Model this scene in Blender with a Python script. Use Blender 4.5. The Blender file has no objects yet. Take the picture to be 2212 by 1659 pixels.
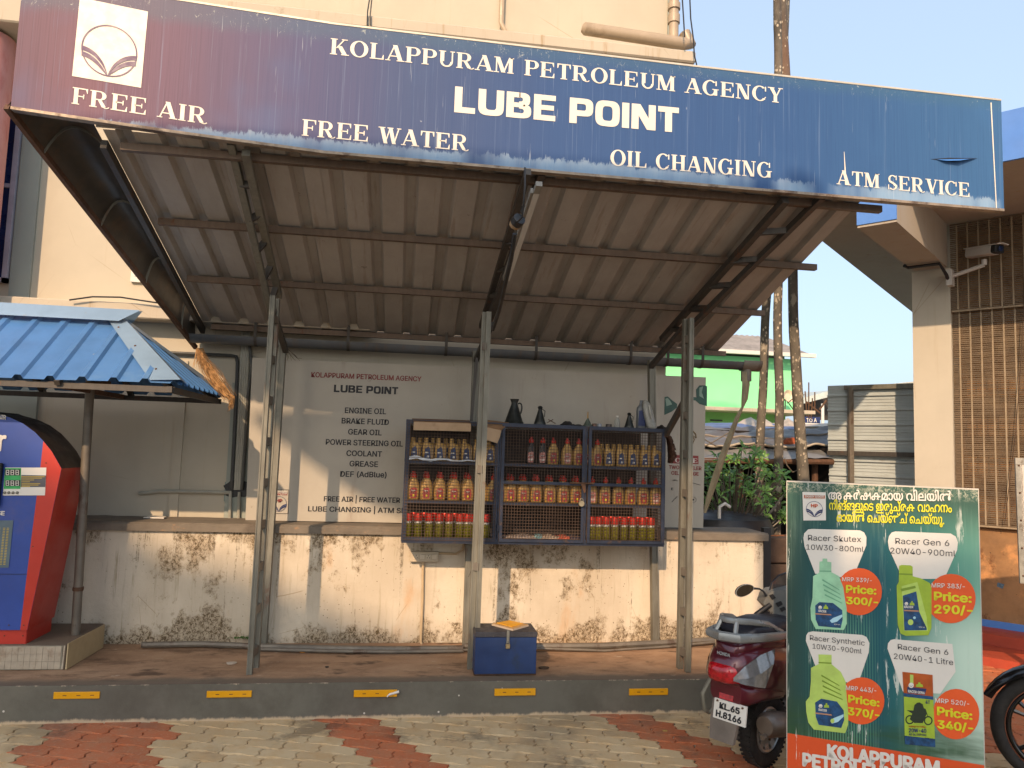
import bpy, bmesh, math, random
from mathutils import Vector, Matrix, noise as mnoise
rad = math.radians
V = Vector
random.seed(7)
S = bpy.context.scene
COL = S.collection

# ------------------------------------------------------------------ camera
FPX = 1620.0                         # focal length in pixels of a 2212 px wide picture
pi_, ro_, ya_ = rad(5.1), rad(1.85), rad(7.9)
CAM = V((0, 0, 1.6))
FW = V((math.sin(ya_) * math.cos(pi_), math.cos(ya_) * math.cos(pi_), math.sin(pi_)))
RT = FW.cross(V((0, 0, 1))).normalized()
UP = RT.cross(FW)
RT, UP = RT * math.cos(ro_) + UP * math.sin(ro_), UP * math.cos(ro_) - RT * math.sin(ro_)
cd = bpy.data.cameras.new('camera')
cd.sensor_width = 36
cd.lens = FPX / 2212 * 36
cd.clip_end = 500
cam = bpy.data.objects.new('camera', cd)
COL.objects.link(cam)
cam.matrix_world = Matrix.Translation(CAM) @ Matrix((RT, UP, -FW)).transposed().to_4x4()
S.camera = cam

# ------------------------------------------------------------------ light
SUN = V((.41, 1, -.62)).normalized()
w = bpy.data.worlds.new('World')
S.world = w
w.use_nodes = True
nt = w.node_tree
bg = nt.nodes['Background']
sky = nt.nodes.new('ShaderNodeTexSky')
sky.sky_type = 'NISHITA'
sky.sun_disc = False
sky.sun_elevation = math.asin(-SUN.z)
sky.sun_rotation = math.atan2(-SUN.x, -SUN.y)
sky.dust_density = 4.0
sky.air_density = 1.0
sky.ozone_density = 1.6
veil = nt.nodes.new('ShaderNodeMix'); veil.data_type = 'RGBA'; veil.inputs[0].default_value = .7
nt.links.new(sky.outputs[0], veil.inputs[6]); veil.inputs[7].default_value = (1.72, 2.12, 2.66, 1)      # bright even haze over the whole sky
nt.links.new(veil.outputs[2], bg.inputs[0])
bg.inputs[1].default_value = 0.15
sl = bpy.data.lights.new('sun', 'SUN')
sl.energy = 2.0
sl.angle = rad(.6)
sl.color = (1.0, .69, .44)
so = bpy.data.objects.new('sun', sl)
COL.objects.link(so)
so.rotation_euler = SUN.to_track_quat('-Z', 'Y').to_euler()
so.location = (-8, -20, 14)
S.view_settings.view_transform = 'Standard'
S.view_settings.look = 'None'
S.view_settings.gamma = 1
S.view_settings.exposure = 1.33

# ------------------------------------------------------------------ measuring helpers (picture of 2212 x 1659)
def ray(u, v):
    return FW * FPX + RT * (u - 1106) - UP * (v - 829.5)
def P(u, v, X=None, Y=None, Z=None):
    d = ray(u, v)
    t = X / d.x if X is not None else Y / d.y if Y is not None else (Z - 1.6) / d.z
    return CAM + d * t
def PP(u, v, p0, n):
    d = ray(u, v)
    return CAM + d * ((p0 - CAM).dot(n) / d.dot(n))

# ------------------------------------------------------------------ objects helpers
def tag(o, label=None, cat=None, group=None, kind=None):
    if label: o['label'] = label
    if cat: o['category'] = cat
    if group: o['group'] = group
    if kind: o['kind'] = kind
    return o
def thing(name, label, cat, loc=(0, 0, 0), group=None, rz=0):
    o = bpy.data.objects.new(name, None)
    o.empty_display_size = .1
    COL.objects.link(o)
    o.location = loc
    o.rotation_euler = (0, 0, rz)
    return tag(o, label, cat, group)
def world_of(o):
    m = Matrix.Translation(o.location) @ o.rotation_euler.to_matrix().to_4x4()
    return world_of(o.parent) @ m if o.parent else m
def mk(name, me, parent=None, loc=None):
    o = bpy.data.objects.new(name, me)
    COL.objects.link(o)
    if parent: o.parent = parent
    if loc is not None: o.location = loc
    return o
def copy_tree(o, loc=None, rz=None, label=None):
    c = o.copy()
    COL.objects.link(c)
    if loc is not None: c.location = loc
    if rz is not None: c.rotation_euler = (0, 0, rz)
    if label: c['label'] = label
    for ch in o.children:
        d = ch.copy(); COL.objects.link(d); d.parent = c
        for g in ch.children:
            e = g.copy(); COL.objects.link(e); e.parent = d
    return c

class MB:
    """collects shapes, then links them as one mesh"""
    def __init__(s):
        s.v = []; s.f = []; s.m = []; s.mats = []
    def mi(s, mat):
        if mat not in s.mats: s.mats.append(mat)
        return s.mats.index(mat)
    def add(s, vs, fs, mat=None):
        b = len(s.v)
        s.v += [tuple(p) for p in vs]
        k = s.mi(mat)
        for f in fs:
            s.f.append([b + i for i in f]); s.m.append(k)
        return s
    def box(s, a, b, mat=None):
        x0, y0, z0 = a; x1, y1, z1 = b
        vs = [(x0,y0,z0),(x1,y0,z0),(x1,y1,z0),(x0,y1,z0),(x0,y0,z1),(x1,y0,z1),(x1,y1,z1),(x0,y1,z1)]
        return s.add(vs, [(0,3,2,1),(4,5,6,7),(0,1,5,4),(1,2,6,5),(2,3,7,6),(3,0,4,7)], mat)
    def cbox(s, a, b, c=.006, mat=None):
        """box with chamfered edges"""
        bm = bmesh.new()
        bmesh.ops.create_cube(bm, size=1)
        a = V(a); b = V(b); ce = (a + b) / 2; d = b - a
        for q in bm.verts: q.co = V((ce.x + q.co.x*d.x, ce.y + q.co.y*d.y, ce.z + q.co.z*d.z))
        bmesh.ops.bevel(bm, geom=bm.edges[:], offset=c, segments=1, affect='EDGES')
        return s.bm(bm, mat)
    def bm(s, bm, mat=None, M=None):
        bm.verts.index_update()
        vs = [(M @ q.co) if M else q.co.copy() for q in bm.verts]
        fs = [[q.index for q in f.verts] for f in bm.faces]
        bm.free()
        return s.add(vs, fs, mat)
    def hexa(s, q, mat=None):
        """8 corners: 4 bottom then 4 top"""
        return s.add(q, [(0,3,2,1),(4,5,6,7),(0,1,5,4),(1,2,6,5),(2,3,7,6),(3,0,4,7)], mat)
    def bar(s, a, b, wd, ht, mat=None, up=V((0, 0, 1))):
        a = V(a); b = V(b); d = (b - a).normalized()
        x = d.cross(up)
        x = x.normalized() if x.length > 1e-4 else V((1, 0, 0))
        y = x.cross(d)
        x *= wd / 2; y *= ht / 2
        return s.hexa([a-x-y, a+x-y, a+x+y, a-x+y, b-x-y, b+x-y, b+x+y, b-x+y], mat)
    def quad(s, q, mat=None):
        return s.add(q, [tuple(range(len(q)))], mat)
    def slab(s, poly, off, mat=None):
        """polygon given some thickness along off"""
        n = len(poly); off = V(off)
        vs = [V(p) for p in poly] + [V(p) + off for p in poly]
        fs = [tuple(range(n))[::-1], tuple(range(n, 2*n))] + [(i, (i+1) % n, n+(i+1) % n, n+i) for i in range(n)]
        return s.add(vs, fs, mat)
    def tube(s, pts, r, seg=8, mat=None, cap=True, flat=1.0):
        pts = [V(p) for p in pts]; n = len(pts)
        rr = r if isinstance(r, (list, tuple)) else [r] * n
        vs = []; prev = None
        for i, p in enumerate(pts):
            d = (pts[min(i+1, n-1)] - pts[max(i-1, 0)]).normalized()
            if prev is None:
                x = d.cross(V((0, 0, 1)))
                if x.length < .1: x = d.cross(V((0, 1, 0)))
            else:
                x = prev - d * prev.dot(d)
            x.normalize(); prev = x.copy(); y = d.cross(x)
            for k in range(seg):
                t = 2 * math.pi * k / seg
                vs.append(p + x * math.cos(t) * rr[i] + y * math.sin(t) * rr[i] * flat)
        fs = [(i*seg+k, i*seg+(k+1) % seg, (i+1)*seg+(k+1) % seg, (i+1)*seg+k) for i in range(n-1) for k in range(seg)]
        if cap: fs += [tuple(range(seg))[::-1], tuple(range((n-1)*seg, n*seg))]
        return s.add(vs, fs, mat)
    def lathe(s, prof, c=(0, 0, 0), seg=12, mat=None, M=None, sx=1, sy=1):
        c = V(c); vs = []; n = len(prof)
        for r, z in prof:
            for k in range(seg):
                t = 2 * math.pi * k / seg
                p = V((r * math.cos(t) * sx, r * math.sin(t) * sy, z))
                vs.append((M @ p if M else p) + c)
        fs = [(i*seg+k, i*seg+(k+1) % seg, (i+1)*seg+(k+1) % seg, (i+1)*seg+k) for i in range(n-1) for k in range(seg)]
        fs += [tuple(range(seg))[::-1], tuple(range((n-1)*seg, n*seg))]
        return s.add(vs, fs, mat)
    def loft(s, rings, mat=None, cap=True):
        n = len(rings[0]); vs = [p for r in rings for p in r]
        fs = [(i*n+k, i*n+(k+1) % n, (i+1)*n+(k+1) % n, (i+1)*n+k) for i in range(len(rings)-1) for k in range(n)]
        if cap: fs += [tuple(range(n))[::-1], tuple(range((len(rings)-1)*n, len(rings)*n))]
        return s.add(vs, fs, mat)
    def strip(s, A, B, mat=None):
        """sheet between two polylines"""
        n = len(A)
        return s.add(list(A) + list(B), [(i, i+1, n+i+1, n+i) for i in range(n-1)], mat)
    def mesh(s, name, mat=None, inv=None, smooth=35, fix=True):
        me = bpy.data.meshes.new(name)
        vs = [inv @ V(p) for p in s.v] if inv else s.v
        me.from_pydata([tuple(p) for p in vs], [], s.f)
        mats = [m or mat for m in s.mats]
        for m in mats: me.materials.append(m)
        if len(mats) > 1: me.polygons.foreach_set('material_index', s.m)
        if fix:
            b = bmesh.new(); b.from_mesh(me)
            bmesh.ops.recalc_face_normals(b, faces=b.faces[:]); b.to_mesh(me); b.free()
        if smooth:
            me.polygons.foreach_set('use_smooth', [True] * len(me.polygons))
            me.set_sharp_from_angle(angle=rad(smooth))
        me.update()
        return me
    def build(s, name, mat, parent=None, smooth=35, loc=None, local=False, fix=True):
        """points given in world space; with a parent they are moved into its space"""
        if parent is not None:
            inv = None if local else world_of(parent).inverted()
            return mk(name, s.mesh(name, mat, inv, smooth, fix), parent)
        loc = V(loc) if loc is not None else V((0, 0, 0))
        return mk(name, s.mesh(name, mat, Matrix.Translation(-loc), smooth, fix), None, loc)

def sup(a, b, n=3., seg=16, c=(0, 0), e=2.):
    out = []
    for k in range(seg):
        t = 2 * math.pi * (k + .5) / seg
        ct, st = math.cos(t), math.sin(t)
        out.append((c[0] + a * math.copysign(abs(ct) ** (2 / n), ct), c[1] + b * math.copysign(abs(st) ** (2 / n), st)))
    return out
def bez(p0, p1, p2, p3, n=10):
    p0, p1, p2, p3 = V(p0), V(p1), V(p2), V(p3)
    return [p0*(1-t)**3 + p1*3*t*(1-t)**2 + p2*3*t*t*(1-t) + p3*t**3 for t in [i / n for i in range(n + 1)]]
def ordn(i):
    return ['first','second','third','fourth','fifth','sixth','seventh','eighth','ninth','tenth','eleventh','twelfth','thirteenth'][i]

# ------------------------------------------------------------------ materials
def lin(h):
    h = h.lstrip('#')
    return tuple(((int(h[i:i+2], 16) / 255 + .055) / 1.055) ** 2.4 if int(h[i:i+2], 16) > 10 else int(h[i:i+2], 16) / 255 / 12.92 for i in (0, 2, 4))
class N:
    def __init__(s, name):
        s.mat = bpy.data.materials.new(name); s.mat.use_nodes = True
        s.t = s.mat.node_tree; s.b = s.t.nodes['Principled BSDF']
        s.co = s.t.nodes.new('ShaderNodeTexCoord').outputs['Object']
    def l(s, a, b): s.t.links.new(a, b)
    def inp(s, sock, v):
        if isinstance(v, bpy.types.NodeSocket): s.l(v, sock)
        elif isinstance(v, (tuple, list)) and len(v) == 3 and len(sock.default_value) == 4: sock.default_value = (*v, 1)
        else: sock.default_value = v
    def map(s, sc, rot=(0, 0, 0), off=(0, 0, 0), co=None):
        m = s.t.nodes.new('ShaderNodeMapping')
        s.l(co or s.co, m.inputs[0]); m.inputs[3].default_value = sc; m.inputs[2].default_value = rot; m.inputs[1].default_value = off
        return m.outputs[0]
    def noise(s, sc=(1, 1, 1), scale=5, detail=4, rough=.6, off=(0, 0, 0), dist=0, col=False, co=None):
        n = s.t.nodes.new('ShaderNodeTexNoise')
        s.l(s.map(sc, off=off, co=co), n.inputs['Vector'])
        n.inputs['Scale'].default_value = scale; n.inputs['Detail'].default_value = detail
        n.inputs['Roughness'].default_value = rough; n.inputs['Distortion'].default_value = dist
        return n.outputs['Color' if col else 'Fac']
    def vor(s, sc=(1, 1, 1), scale=5, feat='F1', out='Distance', rnd=1, off=(0, 0, 0), co=None):
        n = s.t.nodes.new('ShaderNodeTexVoronoi'); n.feature = feat
        s.l(s.map(sc, off=off, co=co), n.inputs['Vector']); n.inputs['Scale'].default_value = scale
        n.inputs['Randomness'].default_value = rnd
        return n.outputs[out]
    def rng(s, v, a, b, c=0., d=1., smooth=True):
        n = s.t.nodes.new('ShaderNodeMapRange')
        if smooth: n.interpolation_type = 'SMOOTHSTEP'
        s.inp(n.inputs[0], v)
        if a > b: a, b, c, d = b, a, d, c
        for i, x in zip((1, 2, 3, 4), (a, b, c, d)): n.inputs[i].default_value = x
        return n.outputs[0]
    def math(s, op, a, b=0., c=0.):
        n = s.t.nodes.new('ShaderNodeMath'); n.operation = op
        s.inp(n.inputs[0], a); s.inp(n.inputs[1], b); s.inp(n.inputs[2], c)
        return n.outputs[0]
    def mul(s, *a):
        r = a[0]
        for x in a[1:]: r = s.math('MULTIPLY', r, x)
        return r
    def mix(s, f, a, b, mode='MIX'):
        n = s.t.nodes.new('ShaderNodeMix'); n.data_type = 'RGBA'; n.blend_type = mode
        s.inp(n.inputs[0], f); s.inp(n.inputs[6], a); s.inp(n.inputs[7], b)
        return n.outputs[2]
    def xyz(s, co=None):
        n = s.t.nodes.new('ShaderNodeSeparateXYZ'); s.l(co or s.co, n.inputs[0])
        return n.outputs
    def ramp(s, f, stops, interp='LINEAR'):
        n = s.t.nodes.new('ShaderNodeValToRGB'); s.inp(n.inputs[0], f); n.color_ramp.interpolation = interp
        e = n.color_ramp.elements
        while len(e) < len(stops): e.new(.5)
        for i, (p, c) in enumerate(stops): e[i].position = p; e[i].color = (*c, 1)
        return n.outputs[0]
    def rand(s):
        return s.t.nodes.new('ShaderNodeObjectInfo').outputs['Random']
    def bump(s, h, st=.3, dist=.01):
        n = s.t.nodes.new('ShaderNodeBump'); n.inputs['Strength'].default_value = st; n.inputs['Distance'].default_value = dist
        s.l(h, n.inputs['Height']); s.l(n.outputs[0], s.b.inputs['Normal'])
    def done(s, col, rough=.6, metal=0., spec=None):
        s.inp(s.b.inputs['Base Color'], col); s.inp(s.b.inputs['Roughness'], rough); s.inp(s.b.inputs['Metallic'], metal)
        if spec is not None: s.b.inputs['Specular IOR Level'].default_value = spec
        return s.mat
def M(name, col, rough=.6, metal=0., var=.12, scale=6, stain=None, bump=0, bscale=60, orand=0., spec=None, stretch=(1, 1, 1)):
    """plain painted or raw surface: mottled, optionally stained"""
    n = N(name); c = col if isinstance(col, tuple) else lin(col)
    f = n.noise(stretch, scale, 6, .65)
    dk = tuple(x * (1 - var) for x in c); lt = tuple(min(1, x * (1 + var)) for x in c)
    o = n.mix(n.rng(f, .3, .7), dk, lt)
    for st in (stain or []):
        sc, ss, lo, hi, amt = st[1], st[2], st[3], st[4], st[5]
        o = n.mix(n.mul(n.rng(n.noise(ss, sc, 7, .7, off=(3.1, 7.7, 1.3)), lo, hi), amt), o, lin(st[0]) if isinstance(st[0], str) else st[0])
    if orand:
        h = n.t.nodes.new('ShaderNodeHueSaturation'); n.l(o, h.inputs['Color'])
        n.l(n.rng(n.rand(), 0, 1, 1 - orand, 1 + orand, False), h.inputs['Value']); o = h.outputs[0]
    if bump: n.bump(n.noise((1, 1, 1), bscale, 5, .7), bump, .004)
    r = n.rng(n.noise((1, 1, 1), scale * 2.3, 4), .3, .7, max(0, rough - .08), min(1, rough + .08))
    return n.done(o, r, metal, spec)
def glow(name, col, st):
    n = N(name); n.b.inputs['Emission Color'].default_value = (*lin(col), 1); n.b.inputs['Emission Strength'].default_value = st
    return n.done(lin(col), .4)

# ------------------------------------------------------------------ particular materials
def stained_plaster():
    n = N('stained_whitewash')
    x = n.xyz()
    base = n.mix(n.rng(n.noise((1, 1, .5), 2.2, 6, .6), .35, .65), lin('#b9ad98'), lin('#cbc0ab'))
    base = n.mix(n.mul(n.rng(n.noise((1, 1, .35), 3.1, 5, .6, off=(5, 1, 2)), .56, .72), .5), base, lin('#bd8a52'))
    streak = n.mul(n.rng(n.noise((14, 14, .7), 2.2, 5, .7), .54, .72), n.rng(n.noise((1, 1, .6), 1.7, 3, off=(9, 2, 0)), .42, .6), .75)
    base = n.mix(streak, base, lin('#8f8265'))
    # mould: big patches times fine grain, more of it near the ground and under the cap
    lowz = n.rng(x[2], .30, .0, 0, 1); topz = n.rng(x[2], .48, .8, 0, 1)
    patch = n.rng(n.math('ADD', n.noise((1, 1, .75), 2.6, 6, .72, off=(2, 4, 8)), n.math('ADD', n.mul(lowz, .17), n.mul(topz, .05))), .54, .64)
    fine = n.rng(n.noise((1, 1, .8), 50, 8, .85, dist=.8), .46, .56)
    mould = n.mul(patch, fine)
    base = n.mix(n.mul(patch, .34), base, lin('#9c845c'))
    spots = n.mul(n.rng(n.vor((1, 1, 1), 34, off=(2, 2, 2)), .15, .08), n.rng(n.noise((1, 1, 1), 2.3, 5, .7, off=(6, 1, 5)), .5, .58))
    base = n.mix(n.mul(spots, .8), base, lin('#54452c'))
    base = n.mix(n.mul(mould, .93), base, n.mix(n.noise((1, 1, 1), 40, 4), lin('#3a3022'), lin('#6a5434')))
    base = n.mix(n.mul(n.rng(n.vor((1, 1, 1), 21, rnd=1), .10, .05), n.rng(n.noise((1, 1, 1), 3, 3, off=(1, 1, 5)), .5, .6), .8), base, lin('#5a4b33'))
    drip = n.mul(n.rng(n.math('ADD', n.noise((11, 11, .5), 1.6, 6, .75, off=(4, 4, 1)), n.mul(topz, .06)), .60, .68), n.rng(n.noise((1, 1, 1), 30, 6, .8, off=(1, 4, 6)), .42, .58))
    base = n.mix(n.mul(drip, .75), base, lin('#4d402b'))
    # pale chips
    base = n.mix(n.mul(n.rng(n.noise((1, 1, 1), 26, 5, .7, off=(7, 7, 7)), .63, .67), patch, .8), base, lin('#dcd6c6'))
    crack = n.rng(n.vor((1, 1, .8), 1.9, 'DISTANCE_TO_EDGE', co=n.t.nodes['Mapping'].outputs[0] if False else None), .004, .0)
    base = n.mix(n.mul(crack, n.rng(n.noise((1, 1, 1), 2, 2, off=(4, 0, 0)), .54, .6), .5), base, lin('#8a7453'))
    h = n.math('SUBTRACT', n.noise((1, 1, 1), 30, 7, .75), n.mul(mould, .5))
    n.bump(h, .5, .008)
    return n.done(base, .88, spec=.2)
def building_paint(name, c1, dirt=.5, scale=2.):
    n = N(name); x = n.xyz()
    b = n.mix(n.rng(n.noise((1, 1, 1), scale, 5), .3, .7), tuple(k * .95 for k in lin(c1)), tuple(min(1, k * 1.04) for k in lin(c1)))
    b = n.mix(n.mul(n.rng(n.noise((9, 9, .5), 1.5, 5, .7), .55, .75), dirt * .35), b, lin('#9a8464'))
    b = n.mix(n.mul(n.rng(n.noise((1, 1, 1), 3, 8, .75, off=(3, 3, 3)), .62, .75), dirt * .4), b, lin('#8d7e68'))
    cr = n.rng(n.vor((1, 1, 1), .9, 'DISTANCE_TO_EDGE'), .0035, .0)
    b = n.mix(n.mul(cr, n.rng(n.noise((1, 1, 1), 1.1, 2, off=(4, 9, 0)), .52, .6), .45), b, lin('#806a50'))
    n.bump(n.noise((1, 1, 1), 120, 4, .7), .12, .004)
    return n.done(b, .8, spec=.25)
def galvanised(name, col='#8f9088', rust=.5):
    n = N(name)
    b = n.mix(n.rng(n.noise((6, 6, 1), 6, 5), .35, .65), tuple(k * .8 for k in lin(col)), lin(col))
    b = n.mix(n.mul(n.rng(n.noise((1, 1, .4), 7, 7, .75, off=(2, 2, 2)), .58, .66), rust), b, lin('#6b3f22'))
    b = n.mix(n.mul(n.rng(n.noise((1, 1, 1), 3, 4, off=(9, 2, 2)), .45, .7), .3), b, lin('#4e4538'))
    n.bump(n.noise((1, 1, 1), 80, 4), .15, .003)
    return n.done(b, .55, .35)
def roof_under():
    n = N('roof_sheet_underside'); x = n.xyz()
    b = n.mix(n.rng(n.noise((1, .4, 1), 4, 6, .7), .3, .7), lin('#99938a'), lin('#a7a198'))
    b = n.mix(n.mul(n.rng(n.noise((12, .8, 1), 2, 6, .7), .55, .7), .5), b, lin('#80705f'))
    b = n.mix(n.mul(n.rng(n.noise((1, 1, 1), 9, 7, .8, off=(3, 3, 3)), .64, .7), .6), b, lin('#4a3526'))
    return n.done(b, .6, .1)
def kerb_paint():
    n = N('kerb_grey_paint'); x = n.xyz()
    b = n.mix(n.rng(n.noise((1, 1, 1), 3, 7, .7), .3, .7), lin('#58544a'), lin('#6b675c'))
    b = n.mix(n.mul(n.rng(n.noise((1, 1, 1), 1.3, 4, off=(8, 1, 1)), .5, .7), .5), b, lin('#625f55'))
    wob = n.math('ADD', x[2], n.mul(n.math('SUBTRACT', n.noise((1, 1, .3), 6, 7, .75), .5), .09))
    b = n.mix(n.rng(wob, .022, .004), b, lin('#b9a487'))
    b = n.mix(n.mul(n.rng(n.vor((1, 1, 1), 11), .075, .05), n.rng(n.noise((1, 1, 1), 4, 2), .50, .54), .9), b, lin('#cfc8bb'))
    top = n.math('ADD', x[2], n.mul(n.math('SUBTRACT', n.noise((1, 1, .3), 9, 7, .75, off=(2, 3, 3)), .5), .06))
    b = n.mix(n.mul(n.rng(top, .203, .212), n.rng(n.noise((1, 1, 1), 6, 4, off=(6, 6, 6)), .44, .5)), b, lin('#cbb79e'))
    n.bump(n.noise((1, 1, 1), 60, 6, .7), .3, .004)
    return n.done(b, .75, spec=.3)
def platform_mat():
    n = N('oil_stained_earth_floor'); x = n.xyz()
    b = n.mix(n.rng(n.noise((1, 1.6, 1), 3, 8, .7), .3, .7), lin('#8b6d54'), lin('#a8896c'))
    b = n.mix(n.mul(n.rng(n.noise((1, 2.2, 1), 1.7, 7, .7, off=(1, 5, 0)), .52, .66), .75), b, lin('#5c4636'))
    b = n.mix(n.mul(n.rng(n.noise((1, 2, 1), 2.4, 6, .7, off=(8, 0, 4)), .55, .7), .6), b, lin('#a88462'))
    b = n.mix(n.mul(n.rng(n.noise((1, 2.5, 1), 9, 5, .6, off=(4, 4, 4)), .66, .69), .7), b, lin('#b3a08a'))
    b = n.mix(n.mul(n.rng(n.noise((1, 2, 1), 2.1, 5, .6, off=(2.4, 1, 7)), .6, .68), .7), b, lin('#3c2e25'))
    b = n.mix(n.mul(n.rng(n.math('ADD', x[1], n.mul(n.noise((1, 1, 1), 5, 5), .12)), 4.86, 4.78), .8), b, lin('#5f574c'))
    n.bump(n.noise((1, 1, 1), 30, 8, .75), .5, .01)
    return n.done(b, .85, spec=.25)
def paver_mat(name, c1, c2, dirt):
    n = N(name)
    b = n.mix(n.rng(n.rand(), 0, 1), lin(c1), lin(c2))
    co = n.t.nodes.new('ShaderNodeNewGeometry').outputs['Position']
    b = n.mix(n.mul(n.rng(n.noise((1, 1, 1), 7, 8, .75, co=co), .42, .66), .55), b, lin(dirt))
    b = n.mix(n.mul(n.rng(n.noise((1, 1, 1), 1.4, 5, .65, co=co, off=(3, 1, 1)), .5, .66), .45), b, lin('#6b6252'))
    b = n.mix(n.mul(n.rng(n.noise((1, 1, 1), 2.2, 6, .7, co=co, off=(9, 3, 1)), .56, .66), .5), b, lin('#4c453b'))
    b = n.mix(n.mul(n.rng(n.noise((1, 1, 1), 60, 5, .75, co=co), .5, .75), .3), b, lin('#c4b8a2'))
    n.bump(n.noise((1, 1, 1), 90, 5, .75, co=co), .5, .003)
    return n.done(b, .85, spec=.25)
def sign_vinyl():
    n = N('faded_blue_sign_vinyl'); x = n.xyz()
    xx = n.math('ADD', x[0], n.mul(n.math('SUBTRACT', n.noise((2, 1, .3), 1.6, 3), .5), .5))
    b = n.ramp(n.rng(xx, 0, 5.26, smooth=False), [(0, lin('#5d4253')), (.07, lin('#6a4857')), (.17, lin('#56455f')), (.25, lin('#45466a')), (.36, lin('#36496f')), (.5, lin('#2c4b78')), (.75, lin('#2d4f7c')), (1, lin('#375f88'))])
    b = n.mix(n.mul(n.rng(n.noise((45, 1, .5), 3, 4, .7), .45, .7), .35), b, n.mix(n.rng(x[0], .3, 2), lin('#3e2233'), lin('#203f6c')))
    b = n.mix(n.mul(n.rng(n.noise((30, 1, .4), 2.2, 4, .7, off=(5, 0, 2)), .55, .75), .35), b, lin('#7f93ae'))
    b = n.mix(n.mul(n.rng(n.noise((1, 1, 1), 1.3, 3, off=(2, 0, 7)), .5, .75), .35), b, lin('#3d6795'))
    z = n.math('ADD', x[2], n.mul(n.noise((1, 1, 1), 1.3, 2), -.05))
    bott = n.rng(z, .05, .0, 0, 1)
    gate = n.rng(n.noise((1, 1, .2), 2.6, 3, off=(0, 0, 4)), .36, .56)
    edge = n.math('ADD', n.mul(n.noise((9, 1, 3), 2.3, 6, .8), .75), n.mul(n.rng(z, .10, .0, smooth=False), .5))
    peel = n.mul(n.rng(edge, .66, .74), n.rng(z, .12, .07), gate)
    b = n.mix(n.mul(peel, .62), b, n.mix(n.noise((20, 1, 3), 4, 4), lin('#7fa0bd'), lin('#b4bfc2')))
    b = n.mix(n.mul(bott, gate, .3), b, lin('#6f9cc0'))
    topm = n.rng(n.math('ADD', x[2], n.mul(n.noise((3, 1, 1), 3, 5), .06)), .585, .665)
    b = n.mix(n.mul(topm, .35), b, lin('#3f6272'))
    b = n.mix(n.mul(topm, n.rng(n.noise((1.5, 1, 1), 20, 7, .85, dist=1.5), .59, .63), .6), b, lin('#b9c0b4'))
    spl = n.mul(n.rng(n.vor((1, 1, .45), 9, off=(.3, 0, .2)), .085, .05), n.rng(n.noise((1, 1, 1), 2.6, 2, off=(0, 0, 9)), .53, .56))
    b = n.mix(n.mul(spl, .75), b, lin('#c9d0d0'))
    drip = n.mul(n.rng(n.noise((60, 1, 1.5), 1.5, 3, .6, off=(0, 3, 3)), .68, .7), n.rng(n.noise((1, 1, 1), 2.5, 2, off=(7, 0, 0)), .52, .58))
    b = n.mix(n.mul(drip, .4), b, lin('#b7c2c8'))
    n.bump(n.noise((70, 1, .5), 3, 2), .12, .003)
    return n.done(b, .55, spec=.3)
def poster_print():
    n = N('poster_green_print'); x = n.xyz()     # x along the board 0..0.79, z height
    b = n.ramp(n.rng(x[0], 0, .79, smooth=False), [(0, lin('#2a4239')), (.15, lin('#1b4a4b')), (.5, lin('#17505a')), (.75, lin('#35786e')), (1, lin('#6c9f8a'))])
    b = n.mix(n.rng(x[2], 1.22, 1.45), b, lin('#2f5146'))
    right = n.mul(n.rng(x[0], .44, .76), n.rng(x[2], 1.12, .78), .85)
    b = n.mix(right, b, lin('#c3d8c6'))
    b = n.mix(n.mul(n.rng(x[2], .56, .38), n.rng(n.noise((1, 1, 5), 2, 4), .2, .7)), b, lin('#2b4a2c'))
    b = n.mix(n.mul(n.rng(n.math('SINE', n.mul(x[0], 560)), -.2, .8), n.mul(n.rng(x[2], 1.0, .8), n.rng(x[0], .06, .16), n.rng(x[0], .42, .3)), .5), b, lin('#6aa07e'))
    b = n.mix(n.mul(n.rng(n.noise((14, 1, .8), 2.5, 6, .7), .5, .8), .3), b, lin('#8fae9a'))
    red = n.rng(x[2], .336, .332)
    b = n.mix(red, b, lin('#cc4f24'))
    topm = n.mul(n.rng(x[2], 1.43, 1.475), n.rng(n.noise((1, 1, 1), 48, 7, .85, dist=1.2), .5, .55))
    b = n.mix(n.mul(topm, .75), b, lin('#a5a793'))
    drip = n.mul(n.rng(n.noise((26, 1, 2.2), 1.9, 5, .7, off=(0, 3, 3)), .60, .64), n.rng(n.noise((1, 1, 1), 4, 2, off=(7, 0, 0)), .45, .55))
    b = n.mix(n.mul(drip, .75), b, lin('#cfd2c6'))
    return n.done(b, .5, spec=.3)

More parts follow.
